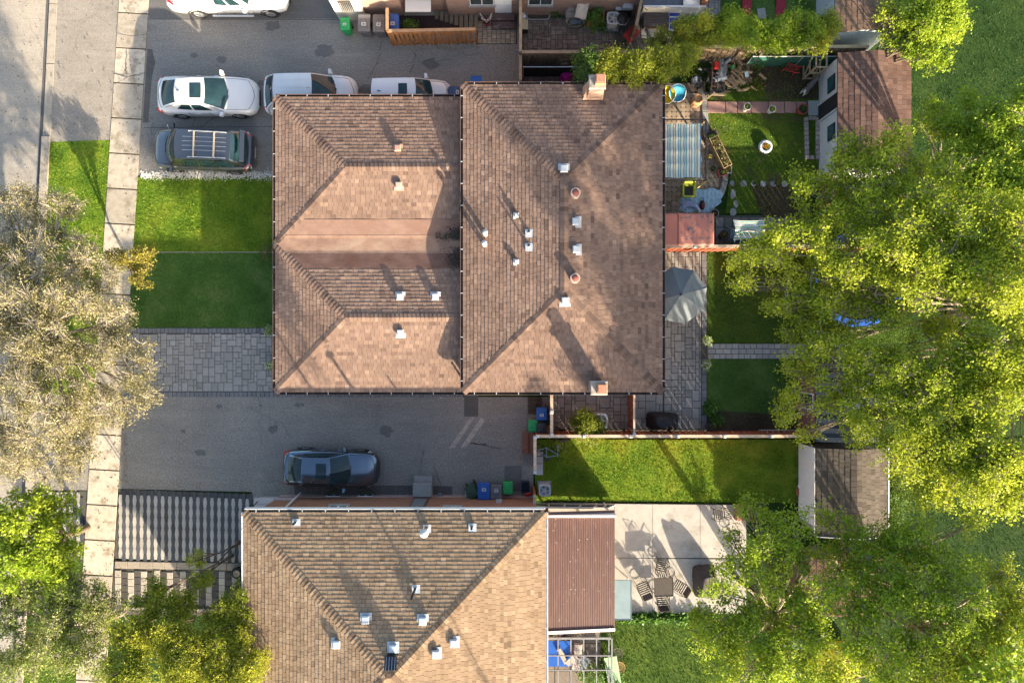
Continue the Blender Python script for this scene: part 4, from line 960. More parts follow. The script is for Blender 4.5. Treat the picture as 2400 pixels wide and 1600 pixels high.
# ------------------------------------------------------------------ vehicles
T_rubber = mat('tyre_rubber', (.02,.02,.021), .85, .2, 10)
R_alloy = mat('alloy_rim', (.42,.43,.45), .35, .1, 6, metal=.8)
L_red = mat('lamp_red', (.45,.015,.02), .25, .1, 5, coat=.6)
L_clear = mat('lamp_clear', (.5,.52,.54), .15, .2, 9, coat=.8)
K_glass = glassmat('car_glass', (.012,.03,.036), .04)  # teal base stands in for the sky's reflection
def lerp(a, b, t): return a+(b-a)*t
def car(name, label, px, py, rz, L, Wd, paint, secs, gh, sides, zc=.7, sunroof=None, rails=None, group=None, black_rear=False, wb=(.30,-.29), ribs=None, spoiler=None, antenna=None, fin=None):
    """secs: (x/L, half width/(W/2), z low, z shoulder, z top); gh: greenhouse numbers; sides: side window spans"""
    c = P(px, py, zc); t = thing(name, label, 'car' if name != 'pickup_truck' else 'truck', (c.x, c.y, .005), rz, group)
    hw = Wd/2; rows = []
    xs = [s[0] for s in secs]
    def sec(x):
        for a, b in zip(secs, secs[1:]):
            if a[0] <= x <= b[0]:
                k = (x-a[0])/(b[0]-a[0]); k = k*k*(3-2*k)*.5+k*.5; return [lerp(a[i], b[i], k) for i in range(5)]
        return list(secs[-1])
    n = 44; fx = [secs[0][0]+(secs[-1][0]-secs[0][0])*i/n for i in range(n+1)]
    body = MB(); K = 15
    def ring(f):
        x, w, zl, zs, zt = sec(f); w *= hw
        half = [(0,zl),(w*.86,zl),(w*.97,zl+.08),(w,lerp(zl,zs,.45)),(w*.985,lerp(zl,zs,.75)),(w*.95,zs),(w*.80,lerp(zs,zt,.62)),(w*.45,lerp(zs,zt,.92)),(0,zt)]
        pts = half+[(-a, b) for a, b in half[-2:0:-1]]
        return [(f*L, a, b) for a, b in pts]
    rg = [ring(f) for f in fx]; m = len(rg[0]); vs = [p for r in rg for p in r]
    fs = [(i*m+j, i*m+(j+1)%m, (i+1)*m+(j+1)%m, (i+1)*m+j) for i in range(n) for j in range(m)]
    fs = [f[::-1] for f in fs]+[tuple(range(m)), tuple(n*m+j for j in range(m-1,-1,-1))]
    body.add(vs, fs)
    g = gh; Lx = lambda f: f*L
    def C(k): return Vector((Lx(g['cowl'])-g.get('bow',.16)*k*k, k*hw*g['wb'], g['zb']-.03*k*k))
    def R0(k): return Vector((Lx(g['rf'])-.07*k*k, k*hw*g['wr'], g['zr']-.05*k*k))
    def R1(k): return Vector((Lx(g['rr'])+.05*k*k, k*hw*g['wr']*g.get('wrr',1.0), g.get('zrr',g['zr'])-.05*k*k))
    def B(k): return Vector((Lx(g['back'])+.10*k*k, k*hw*g.get('wbr',g['wb']), g.get('zbr',g['zb'])-.03*k*k))
    def Wp(u, v): k = v*2-1; p = C(k).lerp(R0(k), u); p.z += .05*math.sin(math.pi*u)*(1-k*k*.5); p.x += .03*math.sin(math.pi*u); return p
    def Rp(u, v): k = v*2-1; p = R0(k).lerp(R1(k), u); p.z += .035*math.sin(math.pi*u); return p
    def Bp(u, v): k = v*2-1; p = R1(k).lerp(B(k), u); p.z += .04*math.sin(math.pi*u)*(1-k*k*.4); p.x -= .02*math.sin(math.pi*u); return p
    def Sp(s):
        def fn(u, v):
            lo = C(s).lerp(B(s), u); hi = R0(s).lerp(R1(s), u); hi.z += .035*math.sin(math.pi*u); p = lo.lerp(hi, v); p.y += s*.05*math.sin(math.pi*u)*(1-v)+s*.025*math.sin(math.pi*v); return p
        return fn
    body.grid(Wp, 5, 10); body.grid(Rp, 8, 10); body.grid(Bp, 5, 10); body.grid(Sp(1), 12, 4, flip=True); body.grid(Sp(-1), 12, 4)
    bo = obj('body', body, paint, t, smooth=True)
    def patch(nm, fn, u0, u1, v0, v1, m_, off, nu=5, nv=8, parent=None, par=False):
        def f(a, b):
            u, v = lerp(u0, u1, a), lerp(v0, v1, b); e = .01
            p = fn(u, v); du = fn(u+e, v)-fn(u-e, v); dv = fn(u, v+e)-fn(u, v-e); nn = du.cross(dv).normalized()
            return p+nn*(off if nn.dot(p-Vector((p.x*.8,0,.6))) > 0 else -off)
        q = MB(); q.grid(f, nu, nv); return obj(nm, q, m_, t if parent is None else parent, world=False, smooth=True)
    patch('windshield', Wp, .02, .97, .03, .97, K_glass, .012)
    patch('rear_window', Bp, .03, .97, .06, .94, K_glass, .012)
    for s in (1, -1):
        for (a, b) in sides: patch('side_window', Sp(s), a, b, .14, .9, K_glass, .014, 6, 3)
    if black_rear: patch('tailgate_trim', Bp, -.02, .05, .03, .97, P_black, .02, 2, 8)
    if sunroof: patch('sunroof', Rp, sunroof[0], sunroof[1], .22, .78, K_glass, .012, 3, 5)
    if ribs:
        for v in ribs: patch('roof_rib', Rp, .15, .93, v, v+.012, paint if rails is None else P_galv, .02, 6, 1)
    if rails:
        for s in (.06, .94):
            q = MB(); q.tube([Rp(u, s)+Vector((0,0,.07)) for u in (.25,.4,.6,.8,.93)], .02, 6); q.tube([Rp(.25,s), Rp(.25,s)+Vector((0,0,.07))], .02, 5); q.tube([Rp(.93,s), Rp(.93,s)+Vector((0,0,.07))], .02, 5); obj('roof_rail', q, rails, t)
        for u in (.36, .73):
            q = MB(); q.beam(Rp(u,.06)+Vector((0,0,.1)), Rp(u,.94)+Vector((0,0,.1)), .07, .035); obj('cross_bar', q, mat('rail_beige', (.4,.35,.29), .5), t)
    if fin is not None: q = MB(); p = Rp(fin, .5); q.add([p+Vector((.09,0,0)),p+Vector((-.09,.03,0)),p+Vector((-.09,-.03,0)),p+Vector((-.1,0,.09))], [(0,1,3),(0,3,2),(1,2,3)]); obj('aerial', q, P_black if fin > .5 else paint, t)
    if antenna: q = MB(); q.tube([(antenna[0]*L, antenna[1]*hw, .95), (antenna[0]*L-.15, antenna[1]*hw*1.25, 1.55)], .012, 5); obj('aerial', q, P_galv, t)
    # lamps
    xr, wr_, zl, zs, zt = sec(secs[0][0]+.03); xf, wf, zfl, zfs, zft = sec(secs[-1][0]-.035)
    for s in (1, -1):
        q = MB(); q.add([(Lx(secs[-1][0]-.11), s*hw*.93, zfs+.06),(Lx(secs[-1][0]-.035), s*hw*.80, zfs-.02),(Lx(secs[-1][0]-.028), s*hw*.78, zfs-.13),(Lx(secs[-1][0]-.10), s*hw*.99, zfs-.08),(Lx(secs[-1][0]-.12), s*hw*.80, zfs+.09),(Lx(secs[-1][0]-.045), s*hw*.6, zfs+.04)], [(0,3,2,1),(4,0,1,5),(0,4,3)][:2]); obj('headlight', q, L_clear, t)
        q = MB(); x0 = secs[0][0]; q.add([(Lx(x0+.012), s*hw*.70, zs+.01),(Lx(x0+.07), s*hw*.955, zs+.03),(Lx(x0+.07), s*hw*.985, zs-.14),(Lx(x0+.008), s*hw*.84, zs-.14),(Lx(x0+.03), s*hw*.66, zs+.06),(Lx(x0+.075), s*hw*.88, zs+.075)], [(0,1,2,3),(4,5,1,0)]); obj('taillight', q, L_red, t)
        # mirror
        q = MB(); mx = Lx(g['cowl'])-.32; q.hexa([(mx-.09,s*hw*.98,.93),(mx+.11,s*hw*.98,.93),(mx+.05,s*(hw+.2),.95),(mx-.09,s*(hw+.2),.95)], [(mx-.08,s*hw*.98,1.06),(mx+.06,s*hw*.98,1.06),(mx+.02,s*(hw+.19),1.1),(mx-.08,s*(hw+.19),1.1)]); obj('mirror', q, paint, t)
        # wheels
        for k, w0 in enumerate(wb):
            r = g.get('wheel', .33); mt = Matrix.Rotation(math.pi/2, 4, 'X'); cy = s*(hw*sec(w0)[1]-.10)
            wv = thing('wheel', None, None, (Lx(w0), cy, r), 0, parent=t)
            q = MB(); q.lathe([(r*.62,-.1),(r*.95,-.1),(r,-.06),(r,.06),(r*.95,.1),(r*.62,.1)], 24, m=mt, close=False); obj('tyre', q, T_rubber, wv, smooth=False)
            q = MB(); q.lathe([(.05,s*-.07),(r*.63,s*-.04)], 20, m=mt, close=False); q.lathe([(r*.56,-.085),(r*.64,-.085),(r*.64,.085),(r*.56,.085)], 20, m=mt, close=False)
            for i in range(7): a = 6.283*i/7; q.beam((0,-s*.075,0), (r*.6*math.cos(a),-s*.08,r*.6*math.sin(a)), .045, .02)
            for i in range(7): a = 6.283*i/7; q.beam((0,s*.085,0), (r*.6*math.cos(a),s*.08,r*.6*math.sin(a)), .05, .02)
            obj('rim', q, R_alloy, wv)
            q = MB(); arch = [(Lx(w0)+(r+.06)*math.cos(a), s*hw*sec(w0)[1]*1.004, r+(r+.06)*math.sin(a)) for a in [math.pi*(-.05+1.1*i/10) for i in range(11)]]
            q.tube(arch, .03, 5); obj('wheel_arch', q, P_black, t)
        for hx in (-.06, .12):
            q = MB(); q.obox((Lx(hx)-.1, s*hw*1.0, .82), (.2,.035,.03)); obj('door_handle', q, paint, t)
    def top(f, k):
        x, w, zl, zs, zt = sec(f); w *= hw; pr = [(0,zt),(.45,lerp(zs,zt,.92)),(.8,lerp(zs,zt,.62)),(.95,zs)]
        for (a, za), (b, zb) in zip(pr, pr[1:]):
            if a <= abs(k) <= b: return Vector((f*L, k*w, lerp(za, zb, (abs(k)-a)/(b-a))+.004))
        return Vector((f*L, k*w, zs))
    xe = secs[-1][0]
    for nm, pts in (('bonnet_seam', [(xe-.03-.05*(k/.8)**2, k) for k in [i/8*.8 for i in range(-8,9)]]), ('bonnet_seam', [(lerp(g['cowl']-.03, xe-.08, i/8), .82) for i in range(9)]), ('bonnet_seam', [(lerp(g['cowl']-.03, xe-.08, i/8), -.82) for i in range(9)]), ('boot_seam', [(secs[0][0]+.035+.03*(k/.8)**2, k) for k in [i/8*.8 for i in range(-8,9)]])):
        q = MB(); q.tube([top(*p) for p in pts], .011, 4); obj(nm, q, P_black, t)
    for s in (1, -1):
        for hx in (-.17, .035, .2): q = MB(); q.tube([(Lx(hx), s*hw*sec(hx)[1]*.955, sec(hx)[3]+.004), (Lx(hx), s*hw*sec(hx)[1]*.99, .7), (Lx(hx)+.03, s*hw*sec(hx)[1]*1.0, .42)], .009, 4); obj('door_seam', q, P_black, t)
    # bumper grille, plate, wipers
    q = MB(); q.box(Lx(secs[-1][0])-.06, Lx(secs[-1][0])+.012, -hw*.42, hw*.42, .30, .44); obj('grille', q, P_black, t)
    q = MB(); q.box(Lx(secs[0][0])-.012, Lx(secs[0][0])+.03, -.26, .26, .5, .62); obj('number_plate', q, P_metalwhite, t)
    for y0 in (-.1, .35):
        q = MB(); p = Wp(.02,.5+y0*.4); e = Wp(.07,.25+y0*.4); q.tube([p+Vector((.02,0,.03)), e+Vector((0.0,0,.035))], .012, 5); obj('wiper', q, P_black, t)
    if spoiler: q = MB(); q.bbox((Lx(spoiler[0]), 0, spoiler[1]), (.22, Wd*.76, .05), .02); obj('spoiler', q, paint, t)
    q = MB(); q.box(Lx(wb[1])-.25, Lx(wb[0])+.25, -hw*.8, hw*.8, .2, .36); obj('underbody', q, P_black, t)
    return t
SED = [(-.5,.60,.42,.72,.78),(-.488,.78,.30,.84,.93),(-.455,.90,.22,.92,1.02),(-.40,.965,.2,.94,1.05),(-.25,1,.18,.93,1.0),(0,1,.18,.91,.94),(.2,1,.18,.89,.98),(.3,.985,.2,.85,.96),(.40,.95,.2,.78,.87),(.46,.85,.22,.68,.75),(.488,.70,.28,.58,.63),(.5,.52,.34,.48,.50)]
SEDG = dict(cowl=.235, rf=.03, rr=-.265, back=-.435, wb=.88, wr=.70, wrr=.95, wbr=.74, zb=.93, zr=1.43, zrr=1.40, zbr=1.03, bow=.24, wheel=.33)
VAN = [(-.5,.74,.40,.78,.90),(-.485,.88,.3,.92,1.0),(-.45,.96,.22,.97,1.0),(-.3,1,.2,.97,.98),(0,1,.2,.95,.97),(.25,1,.2,.93,1.0),(.34,.98,.2,.90,1.0),(.42,.93,.2,.84,.92),(.47,.82,.24,.72,.78),(.49,.68,.3,.6,.64),(.5,.5,.36,.5,.52)]
VANG = dict(cowl=.34, rf=.185, rr=-.345, back=-.462, wb=.88, wr=.72, wrr=.97, wbr=.86, zb=.96, zr=1.74, zrr=1.70, zbr=1.02, bow=.22, wheel=.33)
VAN2 = dict(cowl=.295, rf=.065, rr=-.345, back=-.475, wb=.88, wr=.74, wrr=.97, wbr=.86, zb=.96, zr=1.74, zrr=1.70, zbr=1.02, bow=.24, wheel=.33)
SUVG = dict(cowl=.275, rf=.08, rr=-.46, back=-.495, wb=.9, wr=.74, wrr=.95, wbr=.86, zb=1.0, zr=1.66, zrr=1.62, zbr=1.08, bow=.16, wheel=.35)
W_paint = paintmat('paint_white', (.66,.66,.66)); D_paint = paintmat('paint_dark_grey', (.135,.145,.16), .85, .3); N_paint = paintmat('paint_graphite', (.10,.15,.21), .9, .2)  # the dark paints carry a blue tint for the sky's reflection
W2_paint = paintmat('paint_white_van', (.6,.62,.63)); W3_paint = paintmat('paint_white_small', (.6,.63,.66))
car('parked_sedan', 'white sedan with dark sunroof parked next to the grey minivan', 487, 225, 0, 4.85, 1.84, W_paint, SED, SEDG, [(.15,.47),(.51,.78)], sunroof=(.10,.48), fin=.85)
car('parked_minivan', 'dark grey minivan with roof rack bars parked by the front lawn', 474, 351, math.pi-.035, 5.0, 1.96, D_paint, VAN, VANG, [(.16,.38),(.42,.66),(.70,.93)], zc=.8, rails=P_galv, ribs=(.25,.4,.55,.7), antenna=(.30,-.75), spoiler=(-.455,1.68))
car('parked_van', 'white minivan with ribbed roof parked half under the front eave', 728, 222, 0, 4.5, 1.9, W2_paint, VAN, VAN2, [(.16,.38),(.42,.66),(.70,.93)], zc=.8, ribs=(.25,.5,.75), black_rear=True, fin=.05, wb=(.31,-.29))
car('parked_suv', 'small white wagon with square sunroof parked behind the white minivan', 964, 228, 0, 3.9, 1.72, W3_paint, VAN, SUVG, [(.16,.44),(.48,.70),(.74,.93)], zc=.8, sunroof=(.18,.38), rails=None, fin=.8)
car('parked_coupe', 'dark grey sedan reflecting the sky alone on the lower driveway', 775, 1097, -.03, 4.62, 1.8, N_paint, SED, SEDG, [(.15,.47),(.51,.78)], sunroof=(.12,.48))
# pickup truck, mostly above the top edge of the picture
PK = [(-.5,.86,.5,1.08,1.1),(-.49,.95,.42,1.15,1.17),(-.4,1,.38,1.16,1.18),(0,1,.36,1.1,1.12),(.25,1,.36,1.08,1.14),(.4,.98,.36,1.0,1.1),(.47,.9,.4,.9,.96),(.495,.75,.45,.75,.8),(.5,.6,.5,.65,.68)]
PKG = dict(cowl=.21, rf=.09, rr=-.10, back=-.125, wb=.9, wr=.74, wbr=.9, zb=1.12, zr=1.82, zbr=1.14, bow=.16, wheel=.39)
tp = car('pickup_truck', 'white pickup truck with running board at the top of the upper driveway', 535, -22, 0, 5.75, 1.98, W_paint, PK, PKG, [(.12,.46),(.52,.9)], zc=.8, wb=(.335,-.28))
for s in (1, -1):
    q = MB(); q.tube([(-.9,s*1.06,.42),(1.1,s*1.06,.42)], .05, 8); q.tube([(-.6,s*1.06,.42),(-.6,s*.85,.4)], .02, 6); q.tube([(.8,s*1.06,.42),(.8,s*.85,.4)], .02, 6); obj('running_board', q, P_galv, tp)
# ------------------------------------------------------------------ foliage helpers
LM_maple = leafmat('leaf_maple', (.10,.165,.01), (.255,.345,.018), (.5,.54,.05), .45)
LM_green = leafmat('leaf_green', (.075,.15,.01), (.2,.32,.018), (.43,.51,.045), .45)
LM_dark = leafmat('leaf_dark', (.03,.075,.012), (.06,.13,.016), (.13,.2,.025), .3)
LM_cedar = leafmat('leaf_cedar', (.06,.11,.012), (.18,.24,.018), (.42,.42,.035), .4)
LM_pale = leafmat('leaf_pale', (.09,.1,.025), (.23,.215,.085), (.44,.39,.22), .3)
LM_gold = leafmat('leaf_gold', (.12,.12,.015), (.24,.22,.03), (.4,.34,.07), .3)
LM_white = leafmat('petals', (.3,.34,.25), (.55,.57,.52), (.75,.75,.72), .2)
LM_lowgreen = leafmat('leaf_low', (.03,.10,.02), (.07,.17,.025), (.14,.25,.04), .35)
BK_grey = mat('bark_grey', (.2,.17,.12), .9, .3, 9, .5, 25); BK_brown = mat('bark_brown', (.13,.1,.075), .9, .3, 9, .5, 25); BK_pale = mat('bark_pale', (.29,.25,.195), .9, .25, 9, .4, 25)
def leafquads(c, size, rg, tone, flat=.5, fold=.0, asp=.55):
    """kite leaves at centres c (N,3); flat: how level they lie"""
    n = len(c); az = rg.uniform(0, 2*np.pi, n); el = rg.normal(0, 1-flat, n)*.9+.1
    d = np.c_[np.cos(az)*np.cos(el), np.sin(az)*np.cos(el), np.sin(el)]
    up = np.c_[rg.normal(0, 1-flat+.15, n), rg.normal(0, 1-flat+.15, n), np.ones(n)]
    s = np.cross(d, up); s /= np.linalg.norm(s, axis=1)[:,None]+1e-9
    l = (size*rg.uniform(.65, 1.25, n))[:,None]; w = l*asp
    V = np.empty((n,4,3)); V[:,0] = c; V[:,1] = c+d*l*.45+s*w*.5; V[:,2] = c+d*l; V[:,3] = c+d*l*.45-s*w*.5
    return V
def foliage(parent, centers, per, spread, size, m, seed, tmean=.5, tstd=.2, flat=.5, name='crown', asp=.55, grad=None, kind=None):
    rg = np.random.default_rng(seed); c = np.repeat(np.asarray(centers), per, axis=0); n = len(c)
    c = c+rg.normal(0, 1, (n,3))*np.array([spread, spread, spread*.7])
    ct = np.repeat(rg.normal(tmean, tstd*.8, len(centers)), per)
    tone = np.clip(ct+rg.normal(0, tstd*.6, n), .01, 1)
    return npmesh(name, leafquads(c, size, rg, tone, flat, asp=asp), 4, m, parent, tone, kind=kind)
def bush(name, label, cat, base, r, m, n, seed, per=6, size=.08, spread=.06, group=None, tmean=.5, h0=.0, woody=True, tstd=.2, stemmat=None):
    """small plant: r = (rx, ry, rz) of the crown"""
    b = Vector(base); t = thing(name, label, cat, b, 0, group); rg = np.random.default_rng(seed)
    d = rg.normal(0, 1, (n,3)); d /= np.linalg.norm(d, axis=1)[:,None]; d[:,2] = np.abs(d[:,2])
    k = rg.uniform(.35, 1, n)[:,None]**.5; c = np.array([b.x, b.y, b.z+h0])+d*k*np.array(r)
    if woody:
        st = MB(); R = random.Random(seed)
        for i in range(7): q = c[R.randrange(n)]; st.tube([(b.x, b.y, b.z), ((b.x+q[0])/2+.02, (b.y+q[1])/2, b.z+(q[2]-b.z)*.6), q], [.025,.018,.008], 5)
        obj('stem', st, stemmat or BK_brown, t, world=True)
    foliage(t, c, per, spread, size, m, seed+1, tmean, tstd, .35, 'foliage')
    return t
def pot(label, px, py, r, h, m, plantm=None, pn=40, pr=.16, tmean=.5, group=None, flower=None, square=False, z=0.04, rz=0, size=.07):
    c = P(px, py, h); t = thing('plant_pot', label, 'pot', (c.x, c.y, z), rz, group)
    q = MB()
    if square: 
        q.obox((0,0,h/2), (r*2,r*1.7,h), taper=1.12); q2 = MB(); q2.obox((0,0,h+.001), (r*1.95,r*1.65,.03))
    else:
        q.lathe([(r*.72,0),(r*.97,h*.86),(r*1.06,h*.86),(r*1.06,h),(r*.9,h),(r*.88,h-.05)], 20, close=False); q2 = MB(); q2.lathe([(.01,h-.045),(r*.9,h-.05)], 16, close=False)
    obj('pot_body', q, m, t); obj('soil', q2, mat('potting_soil', (.035,.027,.02), .95, .4, 30), t)
    if plantm:
        rg = np.random.default_rng(int(px*7+py)); d = rg.normal(0, 1, (pn,3)); d /= np.linalg.norm(d, axis=1)[:,None]; d[:,2] = np.abs(d[:,2])
        cc = np.array([c.x, c.y, z+h])+d*rg.uniform(.3, 1, (pn,1))*np.array([pr, pr, pr*.8])
        foliage(t, cc, 4, .03, size, plantm, int(px), tmean, .2, .4, 'plant', kind='stuff')
        if flower: foliage(t, cc[:max(4,pn//2)]+np.array([0,0,.05]), 3, .03, .05, flower, int(px)+3, .6, .25, .8, 'flowers', kind='stuff')
    return t
# ------------------------------------------------------------------ fences
W_red = mat('fence_red', (.30,.085,.04), .8, .25, 4, .3, 30, tonev=.25); W_cap = mat('fence_cap', (.46,.36,.27), .85, .25, 4, .3, 30)
W_old = mat('fence_old', (.17,.125,.08), .9, .3, 4, .4, 30, tonev=.25); W_oldcap = mat('fence_old_cap', (.26,.205,.14), .9, .3, 4, .3, 30)
W_new = mat('fence_orange', (.30,.13,.045), .85, .25, 4, .3, 30, tonev=.25); W_newcap = mat('fence_orange_cap', (.30,.2,.12), .85, .3, 4, .3, 30)
W_postcap = mat('post_cap', (.4,.43,.45), .5, .1, 5)
def fence(label, a, b, h, mb_, mcap, step=2.4, bw=.14, gap=.004, seed=1, z=0.0, capw=.14, postcaps=True, both=True, slant=0):
    a = Vector((a[0],a[1],0)); b = Vector((b[0],b[1],0)); L = (b-a).length; d = (b-a)/L; s = Vector((-d.y,d.x,0)); rz = math.atan2(d.y, d.x); R = random.Random(seed)
    t = thing('board_fence', label, 'fence', (a+b)/2)
    n = int(L/(bw+gap))
    for i in range(n):
        c = a+d*((i+.5)*(bw+gap)); off = (.014 if i % 2 else -.014) if both else .03
        q = MB(); q.obox(c+s*off+Vector((0,0,z+h*.5-.02)), (bw*R.uniform(.94,1), .02, h-.08), rz, 0, slant, tone=R.gauss(0,.5) or .01); obj('board', q, mb_, t, world=True)
    for zz in (.35, h-.3): q = MB(); q.beam(a+Vector((0,0,zz)), b+Vector((0,0,zz)), .05, .09); obj('rail', q, mb_, t, world=True)
    q = MB(); q.beam(a+Vector((0,0,z+h)), b+Vector((0,0,z+h)), capw, .04); obj('cap_rail', q, mcap, t, world=True)
    k = max(1, round(L/step))
    for i in range(k+1):
        c = a+d*(L*i/k); q = MB(); q.obox(c+Vector((0,0,h*.5)), (.09,.09,h+.02), rz); po = obj('post', q, mb_, t, world=True)
        if postcaps: q = MB(); q.obox(c+Vector((0,0,h+.06)), (.17,.17,.07), rz, taper=.7); obj('post_cap', q, W_postcap, po, world=True)
    return t
def xy(px, py, z=0): v = P(px, py, z); return (v.x, v.y)
fence('long red board fence behind the pink metal shed', xy(1500,589), xy(2140,589), 1.8, W_red, W_cap, seed=1)
fence('long red board fence along the sunlit side lawn', xy(1256,1010), xy(1880,1010), 1.8, W_red, W_cap, seed=2)
fence('short red fence between the bins and the paved side yard', xy(1288,905), xy(1288,1007), 1.8, W_red, W_cap, seed=3, step=1.1)
fence('red fence between the lower driveway and the side lawn', xy(1251,1013), xy(1251,1090), 1.8, W_red, W_cap, seed=4, step=1.6)
fence('weathered fence end beside the brick wall and white air conditioner', xy(1250,1140), xy(1250,1168), 1.8, W_red, W_cap, seed=5, step=.6, postcaps=False)
fence('thin red gate panel across the paved side yard', xy(1472,905), xy(1472,1006), 1.7, W_red, W_cap, seed=6, step=2.1, capw=.09)
fence('orange stained fence guarding the sunken stair', xy(924,107), xy(1118,103), 1.6, W_new, W_newcap, seed=7, step=2.0, bw=.17, gap=.05, postcaps=False)
fence('short fence side beside the blue wheelie bin', xy(921,57), xy(921,105), 1.6, W_new, W_newcap, seed=8, step=1.0, postcaps=False)
fence('grey weathered fence between the door court and the messy court', xy(1219,30), xy(1219,157), 1.8, W_old, W_oldcap, seed=9, postcaps=False)
fence('old mossy fence between the two brown paver courts', xy(1222,158), xy(1500,158), 1.8, W_old, W_oldcap, seed=10, postcaps=False)
fence('orange fence end at the foot of the narrow court', xy(1219,160), xy(1219,215), 1.5, W_new, W_newcap, seed=11, postcaps=False, step=1.2)
fence('old pale fence under the cedar hedge by the log pile', xy(1620,146), xy(1990,146), 1.8, W_old, mat('fence_sunny_cap', (.36,.30,.2), .9, .3, 4), seed=12, postcaps=False)
fence('dark fence beside the cluttered grill corner', xy(1492,20), xy(1476,100), 1.8, W_old, W_oldcap, seed=13, postcaps=False)
fence('red fence return under the big tree', xy(2060,592), xy(2060,690), 1.8, W_red, W_cap, seed=14, postcaps=False)
def railfence(label, p0, p1, h, mesh_m):
    a = Vector(p0+(0,)); b = Vector(p1+(0,)); t = thing('wire_fence', label, 'fence', (a+b)/2); n = max(1, round((b-a).length/2.2))
    q = MB(); q.tube([a+Vector((0,0,h)), b+Vector((0,0,h))], .028, 6); obj('top_rail', q, P_galv, t, world=True)
    for i in range(n+1): c = a.lerp(b, i/n); q = MB(); q.tube([c, c+Vector((0,0,h+.05))], .03, 6); obj('post', q, P_galv, t, world=True)
    q = MB(); q.add([a+Vector((0,0,.02)), b+Vector((0,0,.02)), b+Vector((0,0,h-.03)), a+Vector((0,0,h-.03))], [(0,1,2,3)]); obj('privacy_mesh', q, mesh_m, t, world=True)
M_black = mat('mesh_black', (.012,.014,.02), .8); M_green = mat('mesh_green', (.02,.09,.065), .7, .2, 20)
railfence('steel rail fence with black mesh by the magenta tub', xy(1226,180), xy(1352,180), 1.2, M_black)
railfence('steel rail fence with green mesh behind the soil bed', xy(1745,156), xy(1975,156), 1.2, M_green)
# ------------------------------------------------------------------ wheelie bins
B_green = mat('bin_green', (.015,.26,.075), .45, .1, 6); B_grey = mat('bin_grey', (.11,.11,.12), .5, .12, 6); B_blue = mat('bin_blue', (.015,.085,.32), .45, .1, 6); B_dkgreen = mat('bin_dark_green', (.025,.06,.035), .6, .2, 6); B_navy = mat('bin_navy', (.02,.03,.06), .5, .2)
def wbin(label, px, py, rz, m, w=.58, d=.7, h=1.02, sticker=True, group='wheelie bins', lidm=None, inner=False):
    c = P(px, py, h); t = thing('wheelie_bin', label, 'bin', (c.x, c.y, .01), rz, group)
    q = MB(); z = h-.08; q.hexa([(-w*.38,-d*.34,.06),(w*.38,-d*.34,.06),(w*.38,d*.36,.06),(-w*.38,d*.36,.06)], [(-w*.46,-d*.45,z),(w*.46,-d*.45,z),(w*.46,d*.42,z),(-w*.46,d*.42,z)]); q.obox((0,-.01,z-.03), (w*.97,d*.93,.06)); obj('bin_body', q, m, t)
    q = MB(); q.bbox((0,-.02,z), (w,d,.09), .03); q.bbox((0,-d*.1,z+.088), (w*.55,d*.5,.035), .03); lid = obj('lid', q, lidm or m, t)
    if sticker: q = MB(); q.box(-w*.18,w*.16,-d*.22,-d*.02,z+.1235,z+.126); obj('sticker', q, P_metalwhite, lid, space=t); q = MB(); q.box(-w*.1,w*.08,-d*.18,-d*.07,z+.1262,z+.128); obj('print', q, mat('print_dark', (.12,.14,.2), .6, .6, 40), lid, space=t)
    q = MB(); q.tube([(-w*.42,d*.5,z+.05),(w*.42,d*.5,z+.05)], .02, 6); q.tube([(-w*.3,d*.42,z+.04),(-w*.3,d*.5,z+.05)], .02, 5); q.tube([(w*.3,d*.42,z+.04),(w*.3,d*.5,z+.05)], .02, 5); obj('handle', q, m, t)
    for s in (-1, 1):
        q = MB(); q.lathe([(.03,-.03),(.12,-.03),(.12,.03),(.03,.03)], 14, m=Matrix.Rotation(math.pi/2,4,'Y')); o_ = obj('wheel', q, P_black, t); o_.location = (s*w*.42, d*.38, .01); 
    return t
wbin('small green bin beside the porch', 808, 55, .04, B_green, .46, .58, .95)
wbin('grey wheelie bin next to the small green bin', 853, 53, .0, B_grey, .6, .82)
wbin('grey wheelie bin with two stickers next to the blue bin', 888, 54, .0, B_grey, .6, .82)
wbin('blue wheelie bin against the stair fence', 921, 52, -.02, B_blue, .58, .8)
wbin('blue wheelie bin above the brown paper bag', 1270, 969, .0, B_blue, .52, .6)
wbin('small green bin between driveway and brown paper bag', 1249, 998, math.pi, B_green, .46, .56, .95, False)
wbin('black wheelie bin wedged between green bin and paper bag', 1268, 1003, .0, mat('bin_black', (.04,.04,.045), .5, .15), .5, .55, .95, False)
wbin('blue wheelie bin at the orange brick wall', 1134, 1151, math.pi, B_blue, .6, .78)
wbin('grey wheelie bin beside the blue bin at the orange brick wall', 1163, 1153, math.pi, B_grey, .54, .68)
wbin('small green bin at the orange brick wall', 1190, 1143, math.pi, B_green, .48, .58, .95, False)
wbin('dark green garden bin behind the metal plant stand', 1106, 1150, .5, B_dkgreen, .5, .6, .9, False)
wbin('blue bin peeking past the rear roof eave', 1116, 193, .06, B_blue, .55, .6, .95, False)
wbin('dark blue bin behind the small white wagon', 1068, 217, math.pi/2, mat('bin_steel_blue', (.035,.07,.14), .5, .15), .6, .7, .95, True)
t = thing('open_box', 'open navy plastic box in the fence corner', 'box', P(1231,1137,0)); q = MB()
for x0, x1, y0, y1 in ((-.18,.18,-.26,-.24),(-.18,.18,.24,.26),(-.2,-.18,-.26,.26),(.18,.2,-.26,.26)): q.box(x0,x1,y0,y1,.01,.4)
q.box(-.18,.18,-.24,.24,.01,.05); obj('box_shell', q, B_navy, t)
